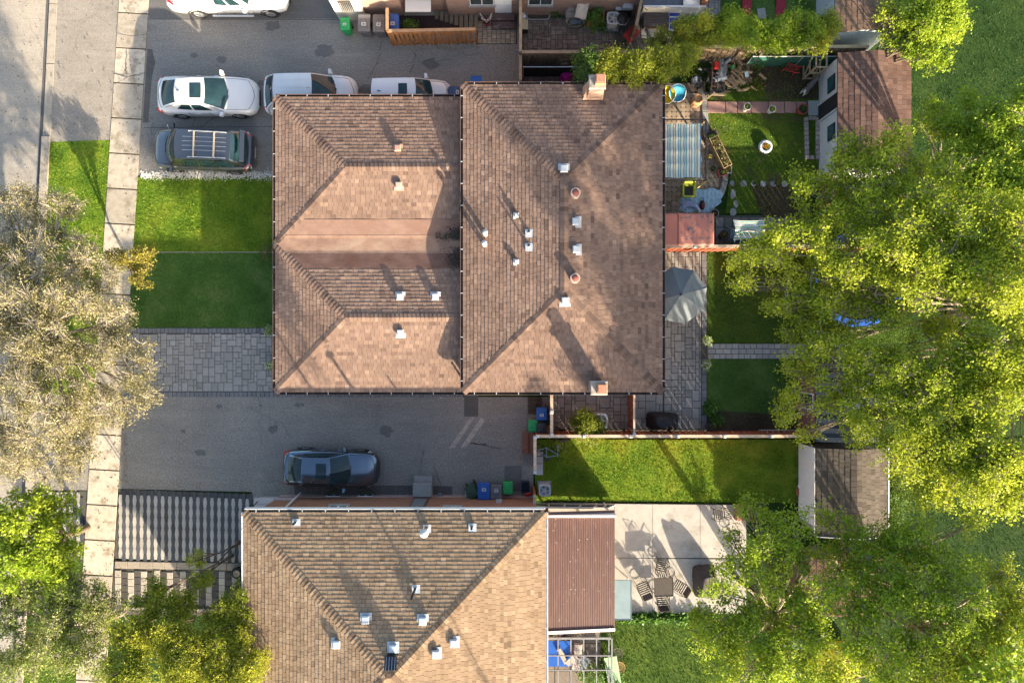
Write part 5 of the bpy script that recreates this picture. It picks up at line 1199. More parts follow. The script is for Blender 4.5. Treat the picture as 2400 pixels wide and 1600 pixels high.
# paper yard-waste bags
def paperbag(label, px, py, r, h, rz=0):
    c = P(px, py, h*.7); t = thing('paper_bag', label, 'bag', (c.x, c.y, .03), rz); R = random.Random(px); m_ = mat('kraft_paper', (.42,.235,.115), .85, .2, 5, .4, 20)
    q = MB(); q.lathe([(r*.8,0),(r*.95,h*.3),(r,h*.7),(r*.8,h*.95)], 14, close=True)
    for i, v in enumerate(q.v): q.v[i] = (v[0]*(1+R.uniform(-.07,.07)), v[1]*(1+R.uniform(-.07,.07)), v[2])
    obj('bag_body', q, m_, t); q = MB()
    for i in range(9):
        a = 6.283*i/9; q.obox((r*.72*math.cos(a), r*.72*math.sin(a), h*.97), (.02, r*.5, .14), a, R.uniform(-.3,.3), R.uniform(-.4,.4))
    obj('folded_rim', q, m_, t)
paperbag('brown paper bag beside the black wheelie bin', 1284, 1006, .22, .8); paperbag('crumpled brown paper bag on the octagon paver patio', 1634, 236, .26, .7, .5)
# stacked planks and a slatted pallet
t = thing('plank_stack', 'stacked reddish planks beside the driveway fence', 'planks', P(1236,1036,0)); R = random.Random(4)
for i in range(6): q = MB(); q.obox((-.22+.095*i+R.uniform(-.01,.01), R.uniform(-.05,.05), .12+.05*(i % 3)), (.08,1.1,.05), R.uniform(-.02,.02), tone=R.gauss(0,.6) or .01); obj('plank', q, mat('plank_red_brown', (.25,.115,.07), .85, .25, 4, tonev=.4), t)
q = MB(); q.box(-.25,.3,-.45,-.38,.01,.09); q.box(-.25,.3,.38,.45,.01,.09); obj('bearer', q, W_old, t)
t = thing('pallet', 'dark slatted mat on the driveway beside the blue bin', 'pallet', P(1253,950,0))
for i in range(12): q = MB(); q.obox((-.32+.058*i, 0, .05), (.035,.85,.03)); obj('slat', q, mat('slat_dark', (.085,.06,.045), .9, .3), t)
q = MB(); q.box(-.34,.34,-.3,-.24,.012,.034); q.box(-.34,.34,.24,.3,.012,.034); obj('bearer', q, W_old, t)
# metal plant stand at the brick wall, hose reel, kettle
t = thing('plant_stand', 'small white metal stand with a plant at the brick wall', 'plant stand', P(1103,1166,0)); q = MB()
for x in (-.22,.22):
    for y in (-.12,.3): q.tube([(x,y,.01),(x,y,.75)], .018, 5)
for z in (.25,.75): q.tube([(-.22,-.12,z),(.22,-.12,z),(.22,.3,z),(-.22,.3,z),(-.22,-.12,z)], .018, 5)
obj('frame', q, P_metalwhite, t); q = MB(); q.box(-.21,.21,-.11,.29,.26,.28); obj('shelf', q, mat('glass_shelf', (.12,.2,.17), .2), t)
rg = np.random.default_rng(3); c = P(1103,1163,0); foliage(t, np.array([c.x,c.y,.45])+rg.normal(0,.1,(40,3)), 4, .03, .09, LM_lowgreen, 5, .6, .2, .3, 'plant', kind='stuff')
t = thing('rolled_hose', 'black and white rolled awning lying by the brick wall', 'roll', P(1052,1166,.2)); q = MB(); q.lathe([(.075,-.62),(.085,-.6),(.085,.6),(.075,.62)], 14, m=Matrix.Rotation(math.pi/2,4,'Y')); obj('roll', q, P_black, t); q = MB()
for s in (-1,1): q.lathe([(.07,s*.6),(.105,s*.62),(.105,s*.72),(.06,s*.76)], 14, m=Matrix.Rotation(math.pi/2,4,'Y'))
obj('end_cap', q, P_white, t)
t = thing('garden_lamp', 'small grey lantern beside the door step', 'lantern', P(1032,1158,0)); q = MB(); q.lathe([(.08,.01),(.11,.03),(.11,.2),(.14,.22),(.05,.3)], 12); obj('lantern_body', q, mat('lantern_grey', (.12,.14,.16), .5), t); q = MB(); q.tube([(-.09,0,.22),(0,0,.4),(.09,0,.22)], .012, 5); obj('handle', q, P_galv, t)
t = thing('snow_shovel', 'red handled shovel leaning in the fence corner', 'shovel', P(1238,1158,0)); q = MB(); q.tube([(.05,-.25,.05),(-.02,.18,1.0)], .018, 6); obj('handle', q, mat('handle_red', (.4,.03,.02), .5), t); q = MB(); q.obox((-.03,.22,1.05), (.3,.2,.04), .2, .6); obj('blade', q, mat('blade_red', (.4,.04,.03), .5), t)
# ------------------------------------------------------------------ air conditioners
def aircon(label, px, py, s=.72, h=.75, rz=0, m=None):
    c = P(px, py, h); t = thing('air_conditioner', label, 'air conditioner', (c.x, c.y, .03), rz); m = m or mat('ac_pale', (.48,.5,.52), .5, .08, 5)
    q = MB(); q.box(-s*.6,s*.6,-s*.6,s*.6,0,.06); obj('base_pad', q, C_slab, t)
    q = MB(); n = 28; pf = []
    for i in range(n):
        a = 6.283*i/n; k = (abs(math.cos(a))**5+abs(math.sin(a))**5)**(-1/5); pf.append((math.cos(a)*k*s/2, math.sin(a)*k*s/2))
    q.prism(pf, .06, h-.06); obj('casing', q, m, t)
    q = MB(); vs = []; 
    for (kk, z) in ((1.03,h-.06),(1.03,h-.01),(.97,h),(.80,h),(.78,h-.06)): vs += [(x*kk,y*kk,z) for x, y in pf]
    q.add(vs, [(r*n+j, r*n+(j+1)%n, (r+1)*n+(j+1)%n, (r+1)*n+j) for r in range(4) for j in range(n)]); obj('top_rim', q, m, t)
    q = MB(); q.lathe([(.01,h-.055),(s*.4,h-.055)], 20, close=False); obj('fan_well', q, mat('ac_dark', (.05,.055,.06), .7), t)
    q = MB()
    for i in range(5): a = 6.283*i/5; q.obox((s*.2*math.cos(a), s*.2*math.sin(a), h-.04), (s*.34,s*.16,.008), a, .35)
    fan = obj('fan', q, mat('fan_grey', (.4,.42,.44), .4), t)
    q = MB()
    for r in (.1,.17,.24,.31,.38): q.lathe([(s*r-.004,h-.012),(s*r+.004,h-.004)], 20, close=False)
    for i in range(4): a = math.pi*i/4; q.beam((-s*.4*math.cos(a),-s*.4*math.sin(a),h-.006), (s*.4*math.cos(a),s*.4*math.sin(a),h-.006), .01, .006)
    q.lathe([(.01,h+.002),(s*.09,h)], 14, close=False); obj('grille', q, P_galv, t)
aircon('grey air conditioner half hidden by the round cedar', 1407, 986, .72, .8); aircon('white air conditioner on the side lawn by the brick wall', 1277, 1149, .56, .7); aircon('grey air conditioner beside the leafy planter in the messy court', 1437, 43, .6, .7)
# ------------------------------------------------------------------ parasol, canopies
F_grey = mat('parasol_fabric', (.14,.165,.18), .8, .08, 3, .2, 60)
c = P(1596,690,2.45); t = thing('parasol', 'large grey octagonal parasol over the paved patio', 'parasol', (c.x, c.y, .035)); R8 = 1.36; hz = 2.42
for i in range(8):
    a0, a1 = 6.283*i/8+.25, 6.283*(i+1)/8+.25; q = MB()
    def fn(u, v): r = R8*(.04+.96*u); a = Vector((math.cos(a0),math.sin(a0),0)).lerp(Vector((math.cos(a1),math.sin(a1),0)), v); return Vector((a.x*r, a.y*r, hz-.42*u**1.15-.035*math.sin(math.pi*v)*u))
    q.grid(fn, 5, 4); o_ = obj('canopy_panel', q, F_grey, t, smooth=True)
    q = MB(); q.tube([Vector((math.cos(a0)*r, math.sin(a0)*r, hz-.42*(r/R8)**1.15+.006)) for r in (.05,.7,R8)], .012, 5); obj('rib', q, F_grey, t)
q = MB(); q.tube([(0,0,.1),(0,0,hz+.02)], .025, 8); obj('pole', q, P_galv, t); q = MB(); q.lathe([(.03,hz),(.07,hz+.03),(.05,hz+.08),(.01,hz+.1)], 12); obj('finial', q, mat('finial_navy', (.02,.035,.07), .5), t); q = MB(); q.lathe([(.28,0),(.28,.06),(.06,.1),(.05,.25)], 18); obj('base', q, P_black, t)
ST = [(0,(.88,.85,.72)),(.3,(.01,.27,.45)),(.46,(.88,.86,.76)),(.58,(.72,.58,.27)),(.72,(.03,.45,.46)),(.88,(.88,.85,.72))]
def gazebo():
    x0, x1, y0, y1 = P(1530,0,2.3).x, P(1645,0,2.3).x, P(0,416,2.3).y, P(0,288,2.3).y; fx0, fx1 = x0-.1, P(1655,0,2.3).x; fy0, fy1 = P(0,423,2.3).y, P(0,280,2.3).y
    t = thing('shade_canopy', 'striped blue and yellow shade canopy on a dark frame over the octagon patio', 'canopy', ((x0+x1)/2,(y0+y1)/2,.035)); m_ = stripemat('canopy_stripes', ST, .25)
    def fn(u, v):
        x = x0+(x1-x0)*u; y = y0+(y1-y0)*v; e = .10*math.sin(math.pi*3*v)**2*(1 if u > .5 else -1)*abs(u-.5)*2*.7
        return (x-e, y-.10*math.sin(math.pi*2*u)**2*(1 if v > .5 else -1)*abs(v-.5)*.6, 2.24-.12*math.sin(math.pi*u)*(.4+.6*math.sin(math.pi*(v*4%1)))-.02*math.sin(x*9))
    q = MB(); q.grid(fn, 30, 40); obj('canopy_cloth', q, m_, t, world=True, smooth=True)
    fr = mat('frame_dark_brown', (.05,.04,.035), .6)
    for a, b in (((fx0,fy0),(fx1,fy0)),((fx0,fy1),(fx1,fy1)),((fx1,fy0),(fx1,fy1)),((fx0,fy0),(fx0,fy1))): q = MB(); q.beam(a+(2.27,), b+(2.27,), .05, .07); obj('frame_rail', q, fr, t, world=True)
    for i in range(5): y = fy0+(fy1-fy0)*(i+.5)/5; q = MB(); q.beam((fx0,y,2.08), (fx1,y,2.08), .02, .02); obj('wire', q, fr, t, world=True)
    for a in ((fx1,fy0),(fx1,fy1)): q = MB(); q.beam(a+(.04,), a+(2.25,), .07, .07); obj('post', q, mat('post_tan', (.33,.25,.14), .8), t, world=True)
gazebo()
def swing():
    x0, x1, y0, y1 = P(1720,0,1.6).x, P(1796,0,1.6).x, P(0,562,1.6).y, P(0,514,1.6).y
    t = thing('garden_swing', 'garden swing with torn blue striped canopy beside the pink shed', 'swing', ((x0+x1)/2,(y0+y1)/2,.05)); m_ = stripemat('swing_stripes', ST, .26, 'Y', wear=(.7,.7,.68))
    def fn(u, v): return (x0+(x1-x0)*u-.12*math.sin(math.pi*v)*(u-.5)*1.2, y0+(y1-y0)*v-.10*math.sin(math.pi*u)*(v-.5), 1.62-.12*math.sin(math.pi*u)*math.sin(math.pi*v)-.3*abs(v-.5))
    q = MB(); q.grid(fn, 20, 16); obj('canopy_cloth', q, m_, t, world=True, smooth=True); g_ = mat('swing_frame', (.28,.29,.29), .5)
    for x in (x0+.08, x1-.08):
        q = MB(); q.tube([(x,y0+.05,.05),(x,(y0+y1)/2,1.5),(x,y1-.05,.05)], .03, 6); obj('leg', q, g_, t, world=True)
    q = MB(); q.tube([(x0,(y0+y1)/2,1.5),(x1,(y0+y1)/2,1.5)], .025, 6); obj('top_bar', q, g_, t, world=True)
    q = MB(); q.bbox(((x0+x1)/2,(y0+y1)/2-.1,.45), (1.25,.5,.1), .03); obj('seat', q, mat('swing_seat', (.06,.15,.2), .8), t, world=True)
    q = MB(); q.obox(((x0+x1)/2,(y0+y1)/2-.35,.75), (1.25,.08,.5), 0, -.25); obj('backrest', q, mat('swing_seat', (.06,.15,.2), .8), t, world=True)
swing()
# ------------------------------------------------------------------ sheds
def shed(name, label, ax, ay, bx, by, z, rise, sm, wallm, seed, ridge='y', wall_in=.12, fascia=None, exp=.24, over=.0, skip=False):
    """ax..by: apparent pixel corners of the roof at eave height z (left, bottom, right, top)"""
    p, q = P(ax, ay, z), P(bx, by, z); x0, x1, y0, y1 = p.x, q.x, p.y, q.y
    t = thing(name, label, 'shed', ((x0+x1)/2,(y0+y1)/2,0)); 
    w = MB(); w.box(x0+wall_in, x1-wall_in, y0+wall_in, y1-wall_in, -.05, z-.02)
    if ridge == 'y': w.add([(x0+wall_in,y0+wall_in,z-.03),(x1-wall_in,y0+wall_in,z-.03),((x0+x1)/2,y0+wall_in,z+rise-.06)], [(0,1,2)]); w.add([(x0+wall_in,y1-wall_in,z-.03),(x1-wall_in,y1-wall_in,z-.03),((x0+x1)/2,y1-wall_in,z+rise-.06)], [(2,1,0)])
    obj('wall', w, wallm, t, world=True)
    if ridge == 'y': xm = (x0+x1)/2; pl = [((x0,y1,z),(x0,y0,z),[(xm,y0,z+rise),(xm,y1,z+rise)]), ((x1,y0,z),(x1,y1,z),[(xm,y1,z+rise),(xm,y0,z+rise)])]
    else: pl = [((x0,y1,z),(x0,y0,z),[(x1,y0,z+rise),(x1,y1,z+rise)])]
    d = MB(); sh = []
    for i, (a, b, top) in enumerate(pl):
        vs = [Vector(v)-Vector((0,0,.02)) for v in [a,b]+top]; d.hexa([v-Vector((0,0,.07)) for v in vs], vs)
        if not skip: sh += roofplane(a, b, top, exp, seed+i, .5, (.012,.02))
    rf_ = obj('roof', d, fascia or S_deck, t, world=True)
    if sh: pieces('shingle', sh, sm, rf_)
    return t, x0, x1, y0, y1
S_shed = shinglemat('shingle_shed_brown', [(0,(.075,.045,.04)),(.5,(.14,.085,.07)),(1,(.21,.135,.11))]); S_grey = shinglemat('shingle_shed_grey', [(0,(.06,.052,.045)),(.5,(.115,.10,.085)),(1,(.18,.155,.13))]); S_tan2 = shinglemat('shingle_shed_tan', [(0,(.13,.08,.055)),(.5,(.24,.155,.105)),(1,(.32,.22,.15))])
stucco = mat('stucco_white', (.62,.62,.62), .9, .08, 5, .5, 60)
t, x0, x1, y0, y1 = shed('garden_shed', 'white walled garden shed with brown shingle roof and dark doorway', 1964, 395, 2135, 124, 2.25, .32, S_shed, stucco, 50)
for (py0, py1) in ((168,205),(282,318)):
    f = MB(); a, b = P(0,py0+8,1.5).y, P(0,py1+8,1.5).y; f.box(x0+.08, x0+.118, b, a, 1.0, 1.75); o_ = obj('window', f, P_black, t, world=True); g = MB(); g.box(x0+.07, x0+.079, b+.06, a-.06, 1.06, 1.69); obj('pane', g, glassmat('shed_glass', (.02,.06,.07)), o_, world=True)
f = MB(); a, b = P(0,232,1).y, P(0,272,1).y; f.box(x0+.06, x0+.118, b, a, .03, 2.0); o_ = obj('doorway', f, mat('door_dark', (.02,.02,.022), .7, .3, 5), t, world=True)
f = MB(); f.box(x0+.03, x0+.06, a-.04, a+.02, .03, 2.05); f.box(x0+.03, x0+.06, b-.02, b+.04, .03, 2.05); obj('door_frame', f, stucco, o_, world=True)
f = MB(); f.tube([(x0+.05,b+.1,1.1),(x0-.02,b+.1,1.12),(x0+.05,b+.1,1.2)], .012, 5); obj('handle', f, P_black, o_, world=True)
fence('short orange fence beside the white garden shed', (x0+.1,y0-.25), (x0+.1,y0-1.4), 1.5, W_new, W_newcap, seed=20, postcaps=False, step=1.2)
t, x0, x1, y0, y1 = shed('garden_shed', 'tan shingled shed behind the cedar hedge', 1958, 76, 2100, -80, 2.3, .35, S_tan2, mat('wall_pale_blue', (.42,.5,.56), .7), 60)
f = MB(); f.box(x0+.08, x0+.118, y0+.8, y0+1.7, .1, 1.95); obj('door', f, mat('door_pale_blue', (.5,.6,.68), .6), t, world=True)
S_navy = mat('metal_roof_navy', (.02,.03,.05), .5, .15, 3)
t, x0, x1, y0, y1 = shed('garden_shed', 'dark blue metal roofed shed under the spreading tree', 1912, 1035, 2062, 842, 2.3, .4, None, mat('wall_maroon', (.22,.10,.085), .8, .15), 70, skip=True, fascia=S_navy)
for i in range(9):
    for s in (0, 1):
        y = y0+(y1-y0)*(i+.5)/9; q = MB(); xm = (x0+x1)/2; q.beam(((x0 if s == 0 else x1),y,2.3), (xm,y,2.7), .04, .03); obj('roof_seam', q, S_navy, t, world=True)
f = MB(); f.box(x0+.08, x0+.118, y0+1.4, y0+2.2, .5, 1.8); o_ = obj('window', f, P_white, t, world=True); g = MB(); g.box(x0+.07, x0+.079, y0+1.46, y0+2.14, .56, 1.74); obj('pane', g, G_win, o_, world=True)
t, x0, x1, y0, y1 = shed('garden_shed', 'grey shingled shed with long white door and white trim', 1914, 1256, 2081, 1050, 2.3, .45, S_grey, mat('wall_cream_grey', (.3,.29,.25), .8), 80)
f = MB(); f.box(x0+.06, x0+.118, y0+.35, y1-.05, .15, 2.15); o_ = obj('door', f, P_white, t, world=True)
for i in range(26): g = MB(); y = y0+.42+i*.125; g.box(x0+.052, x0+.059, y, y+.1, .2, 2.1) if y < y1-.15 else None; obj('slat', g, P_white, o_, world=True) if g.v else None
gutter(t, (x0,y0,2.3), (x0,y1,2.3), (-1,0,0), P_white, P_gutterdark, .08, .08); f = MB(); f.beam((x0,y0-.02,2.3), ((x0+x1)/2,y0-.02,2.75), .03, .1); f.beam((x1,y0-.02,2.3), ((x0+x1)/2,y0-.02,2.75), .03, .1); f.beam((x1+.02,y0,2.3), (x1+.02,y1,2.3), .05, .08); obj('trim', f, P_white, t, world=True)
t, x0, x1, y0, y1 = shed('garden_shed', 'brown shingled low shed hidden under the green trees', 1880, 1440, 2040, 1305, 2.0, .3, S_shed, mat('wall_brown', (.14,.09,.07), .85), 90, exp=.3)
# rusty pink metal shed
rp = NT('rusty_pink_metal'); p_ = rp.pos(); cc = rp.mix(rp.mrange(rp.noise(1.2, 4, .6, p_), .3, .7), (.42,.15,.11), (.5,.2,.15))
rp.col(rp.mix(rp.mrange(rp.noise(4.5, 7, .75, p_), .56, .58), cc, (.15,.12,.125))); rp.set(Roughness=.6)
rp2 = NT('pink_metal'); p_ = rp2.pos(); rp2.col(rp2.mix(rp2.mrange(rp2.noise(5, 7, .75, p_), .66, .67), rp2.ramp(rp2.noise(1, 4), [(.3,(.4,.14,.105)),(.7,(.48,.185,.14))]), (.13,.09,.09))); rp2.set(Roughness=.6)
a, b = P(1540,575,1.9), P(1673,499,1.9); t = thing('metal_shed', 'pink rusting metal shed against the red fence', 'shed', ((a.x+b.x)/2,(a.y+b.y)/2,0)); xs_ = P(1589,0,1.9).x
q = MB(); q.box(a.x+.06,b.x-.06,a.y+.06,b.y-.06,0,1.8); obj('wall', q, rp2.m, t, world=True); q = MB(); q.bbox(((a.x+xs_)/2,(a.y+b.y)/2,1.78), (xs_-a.x,b.y-a.y-.03,.1), .03); obj('roof_sheet', q, rp2.m, t, world=True); q = MB(); q.bbox(((b.x+xs_)/2,(a.y+b.y)/2,1.81), (b.x-xs_+.04,b.y-a.y,.11), .06); obj('roof_sheet', q, rp.m, t, world=True)
for i in range(3): q = MB(); x = xs_+(b.x-xs_)*(i+.6)/3; q.box(x-.01,x+.01,a.y+.05,b.y-.05,1.918,1.926); obj('roof_seam', q, rp2.m, t, world=True)
# trampoline under the big tree, yellow tent
c = P(2010,655,.8); t = thing('trampoline', 'round trampoline with blue edge pad under the big tree', 'trampoline', (c.x,c.y,.02)); q = MB(); q.lathe([(1.95,.86),(1.97,.9),(2.3,.9),(2.32,.84)], 40, close=False); obj('edge_pad', q, mat('pad_blue', (.015,.09,.42), .55), t); q = MB(); q.lathe([(.02,.84),(1.97,.86)], 40, close=False); obj('bounce_mat', q, P_black, t)
for i in range(6): a = 6.283*i/6; q = MB(); q.tube([(2.2*math.cos(a),2.2*math.sin(a),0),(2.2*math.cos(a),2.2*math.sin(a),.86)], .03, 6); obj('leg', q, P_galv, t)
c = P(1970,1562,1.3); t = thing('play_tent', 'yellow fabric play tent below the green trees', 'tent', (c.x,c.y,.02)); q = MB()
for (sx, sy) in ((-1,-1),(1,-1),(1,1),(-1,1)): pass
q.hexa([(-.95,-.7,0),(.95,-.7,0),(.95,.7,0),(-.95,.7,0)], [(-.9,-.62,1.0),(.9,-.62,1.0),(.9,.62,1.0),(-.9,.62,1.0)]); q.add([(-.95,-.68,1.0),(.95,-.68,1.0),(.95,.68,1.0),(-.95,.68,1.0),(0,-.68,1.5),(0,.68,1.5)], [(0,4,5,3),(4,1,2,5),(0,1,4),(2,3,5)]); obj('tent_cloth', q, mat('tent_yellow', (.6,.47,.02), .6, .1, 4), t)
# ------------------------------------------------------------------ patio furniture
I_dark = mat('wrought_metal', (.035,.028,.025), .55, .2, 8)
def patiochair(label, px, py, rz, cushion=None):
    c = P(px, py, .45); t = thing('patio_chair', label, 'chair', (c.x,c.y,.082), rz, 'dark slatted patio chairs'); s = .27
    for i in range(6): q = MB(); y = -s+.1*i+.02; q.obox((0,y,.42), (s*1.9,.05,.015)); obj('seat_slat', q, I_dark, t)
    q = MB(); q.tube([(-s,-s,.42),(s,-s,.42),(s,s,.42),(-s,s,.42),(-s,-s,.42)], .014, 5); obj('seat_frame', q, I_dark, t)
    for i in range(4): q = MB(); x = -.16+.107*i; q.obox((x,s+.10,.64), (.04,.012,.44), 0, -.28); obj('back_slat', q, I_dark, t)
    q = MB(); q.tube([(-s,s,.42),(-s,s+.1,.7),(-.15,s+.17,.9),(.15,s+.17,.9),(s,s+.1,.7),(s,s,.42)], .016, 6); obj('back_frame', q, I_dark, t)
    for sg in (-1, 1):
        q = MB(); q.tube([(sg*s,-s,.42),(sg*(s+.03),-s*.8,.64),(sg*(s+.03),s*.6,.66),(sg*s,s+.08,.66)], .016, 6); obj('armrest', q, I_dark, t)
        for y in (-s, s): q = MB(); q.tube([(sg*s,y,.42),(sg*(s+.02),y*1.1,.0)], .015, 6); obj('leg', q, I_dark, t)
    n = 16; q = MB(); q.tube([(.24*math.cos(6.283*i/n),.24*math.sin(6.283*i/n),.2) for i in range(n+1)], .014, 5); obj('swivel_ring', q, I_dark, t)
    if cushion: q = MB(); q.obox((0,s+.12,.66), (.46,.03,.42), 0, -.28); obj('back_sling', q, cushion, t)
sling = mat('sling_grey', (.11,.10,.095), .8, .2, 10)
patiochair('slatted patio chair above the mesh table', 1551, 1324, 2.9); patiochair('slatted patio chair left of the mesh table with grey sling back', 1508, 1376, -2.75, sling)
patiochair('slatted patio chair with brown green sling between table and covered furniture', 1591, 1373, -2.1, mat('sling_olive', (.13,.10,.075), .8, .3, 9)); patiochair('slatted patio chair with black sling at the grass edge', 1552, 1402, 3.2, mat('sling_black', (.03,.025,.025), .8))
patiochair('lone slatted patio chair beside the brick coloured planter', 1685, 1203, -1.45); patiochair('slatted patio chair half under the tree branches', 1720, 1255, 3.0)
c = P(1555,1374,.72); t = thing('patio_table', 'square dark mesh patio table between four chairs', 'table', (c.x,c.y,.082), .03); q = MB()
for i in range(23): q.box(-.44+.04*i-.007,-.44+.04*i+.007,-.44,.44,.705,.712); q.box(-.44,.44,-.44+.04*i-.007,-.44+.04*i+.007,.7,.705)
q.box(-.44,.44,-.44,.44,.690,.694); obj('mesh_top', q, mat('mesh_bronze', (.12,.1,.085), .5, .2, 20), t); q = MB(); q.tube([(-.45,-.45,.71),(.45,-.45,.71),(.45,.45,.71),(-.45,.45,.71),(-.45,-.45,.71)], .02, 6); obj('rim', q, I_dark, t)
for sx in (-1,1):
    for sy in (-1,1): q = MB(); q.tube([(sx*.42,sy*.42,.7),(sx*.4,sy*.4,.35),(sx*.44,sy*.44,0)], .018, 6); obj('leg', q, I_dark, t)
def draped(name, label, cat, px, py, w, d, h, m, rz=0, z=.08, seed=1, lump=.1, base=None):
    c = P(px, py, h*.8); t = thing(name, label, cat, (c.x,c.y,z), rz); R = random.Random(seed); n = 18
    ph = [R.uniform(0,6) for _ in range(6)]
    def fn(u, v):
        x, y = (u*2-1), (v*2-1); k = max(abs(x),abs(y)); inside = k < .72
        f = 1.0 if inside else max(0, 1-(k-.72)/.28)
        zz = h*(f**.5)*(1-lump*.5*(1+math.sin(3*x+ph[0])*math.sin(2.6*y+ph[1])))
        cor = (abs(x)**6+abs(y)**6)**(1/6)/max(k,1e-6)
        s = (.86+.14*(1-f))/max(cor,1e-6)*1.0+.02*math.sin(9*x+ph[2])*math.sin(8*y+ph[3])
        return (x*w/2*s, y*d/2*s, max(.0, zz+.025*math.sin(7*x+4*y+ph[4])*f))
    q = MB(); q.grid(fn, n, n); obj('cover', q, m, t, smooth=True)
    q = MB(); q.box(-w*.3,w*.3,-d*.3,d*.3,0,h*.55); obj('frame', q, I_dark, t); return t
draped('covered_furniture', 'brown cloth covered furniture lump on the concrete patio', 'covered furniture', 1660, 1372, 1.15, 1.6, 1.0, mat('cover_brown', (.055,.048,.045), .85, .2, 5), .05, seed=5, lump=.22)
draped('covered_grill', 'black cloth covered barbecue grill on the grey pavers', 'grill', 1560, 990, 1.6, .85, 1.05, mat('cover_black', (.016,.017,.02), .65, .2, 5), -.04, .035, 8, .2)
c = P(1452,1404,.72); t = thing('glass_table', 'long pale glass patio table under the cover edge', 'table', (c.x,c.y,.082)); gl = mat('table_glass', (.2,.27,.3), .12, .15, 2)
q = MB(); q.bbox((0,0,.69), (1.15,1.95,.02), .005); obj('table_top', q, gl, t); q = MB(); q.tube([(-.56,-.96,.71),(.56,-.96,.71),(.56,.96,.71),(-.56,.96,.71),(-.56,-.96,.71)], .018, 6); obj('rim', q, mat('rim_steel_blue', (.1,.15,.18), .5), t)
for sx in (-1,1):
    for sy in (-1,1): q = MB(); q.tube([(sx*.1,sy*.3,.66),(sx*.5,sy*.85,.0)], .02, 6); obj('leg', q, P_galv, t)
t = thing('stone_planter', 'brick red square planter box at the patio corner', 'planter', P(1737,1197,.0)+Vector((0,0,.08))); q = MB(); q.bbox((0,0,0), (.75,.75,.35), .03); obj('planter_box', q, mat('planter_red', (.3,.13,.1), .8), t); q = MB(); q.lathe([(.24,.36),(.3,.5),(.28,.55),(.05,.56)], 16, (.15,-.03,0)); obj('kettle', q, P_black, t)
pot('small red pot under the tree branches on the patio', 1736, 1362, .13, .25, mat('pot_red', (.4,.03,.03), .5), LM_green, 12, .1, z=.08)
# ------------------------------------------------------------------ pergola and what stands under it
zp = 2.5; G_frame = mat('pergola_steel', (.2,.21,.22), .5, .15, 6); c = P(1355,1560,zp); t = thing('pergola', 'bare grey steel pergola frame below the brown patio cover', 'pergola', (c.x,c.y,0))
px0, px1 = P(1277,0,zp).x, P(1432,0,zp).x; py1, py0 = P(0,1495,zp).y, P(0,1700,zp).y
for x in (1277,1308,1338,1368,1398,1427): q = MB(); xx = P(x,0,zp).x; q.beam((xx,py0,zp), (xx,py1,zp), .05, .06); obj('rafter', q, G_frame, t, world=True)
for y in (1495,1534,1568,1620,1660): q = MB(); yy = P(0,y,zp).y; q.beam((px0,yy,zp+.061 if y > 1495 else zp), (px1,yy,zp+.061 if y > 1495 else zp), .04 if y > 1495 else .09, .05); obj('cross_bar', q, G_frame, t, world=True)
q = MB(); q.beam((px1+.04,py0,zp), (px1+.04,py1,zp), .06, .07); obj('edge_beam', q, G_frame, t, world=True)
for a in ((px1,py1),(px1,(py0+py1)/2),(px0,py1),(px1,py0)): q = MB(); q.beam(a+(0,), a+(zp-.04,), .06, .06); obj('post', q, G_frame, t, world=True)
bl = mat('tarp_blue', (.01,.09,.42), .4, .15, 3)
t = thing('blue_table', 'blue folding games table under the pergola', 'table', P(1306,1530,.75)); 
for y0_, y1_ in ((-.62,-.02),(.0,.62)): q = MB(); q.box(-.7,.7,y0_,y1_,.0,.05); obj('table_half', q, bl, t)
for sx in (-.6,.6):
    for sy in (-.5,.5): q = MB(); q.tube([(sx,sy,-.7),(sx,sy,0)], .02, 6); obj('leg', q, P_black, t)
cu = mat('cushion_grey', (.36,.33,.31), .9, .12, 5, .3, 30)
t = thing('lounger_cushion', 'long grey cushion leaning on the blue games table', 'cushion', P(1352,1535,.6), -.1); q = MB(); q.bbox((0,.3,0), (.42,.62,.12), .05); obj('pad', q, cu, t); q = MB(); q.bbox((-.02,-.34,0), (.42,.62,.12), .05); obj('pad', q, cu, t)
t = thing('folded_chair', 'grey folded chair lying on the blue games table', 'chair', P(1320,1540,.86), .5); q = MB(); q.bbox((0,.1,0), (.2,.8,.06), .02); obj('backrest', q, cu, t); q = MB(); q.obox((.3,-.28,.05), (.62,.26,.05), .2); obj('seat', q, cu, t); q = MB(); q.obox((.08,.3,.09), (.1,.4,.04), .1); obj('armrest', q, cu, t)
t = thing('striped_chair', 'blue striped folding chair under the pergola', 'chair', P(1366,1553,.3), -.55)
for i in range(7): q = MB(); q.obox((0,-.3+.1*i,.05), (.5,.085,.015)); obj('strap', q, mat('strap_blue', (.2,.27,.36), .7) if i % 2 else mat('strap_white', (.5,.53,.55), .7), t)
q = MB(); q.tube([(-.26,-.35,.04),(.26,-.35,.04),(.26,.36,.04),(-.26,.36,.04),(-.26,-.35,.04)], .014, 5); obj('frame', q, P_galv, t)
t = thing('green_table', 'pale green wooden table at the edge of the pergola', 'table', P(1436,1572,.7), .17); tg = mat('table_green', (.3,.45,.26), .6, .12, 5)
for i in range(4): q = MB(); q.obox((-.24+.16*i,0,.0), (.15,1.4,.035)); obj('plank', q, tg, t)
for sx in (-.25,.25):
    for sy in (-.6,.6): q = MB(); q.beam((sx,sy,-.66), (sx,sy,-.01), .06, .06); obj('leg', q, tg, t)
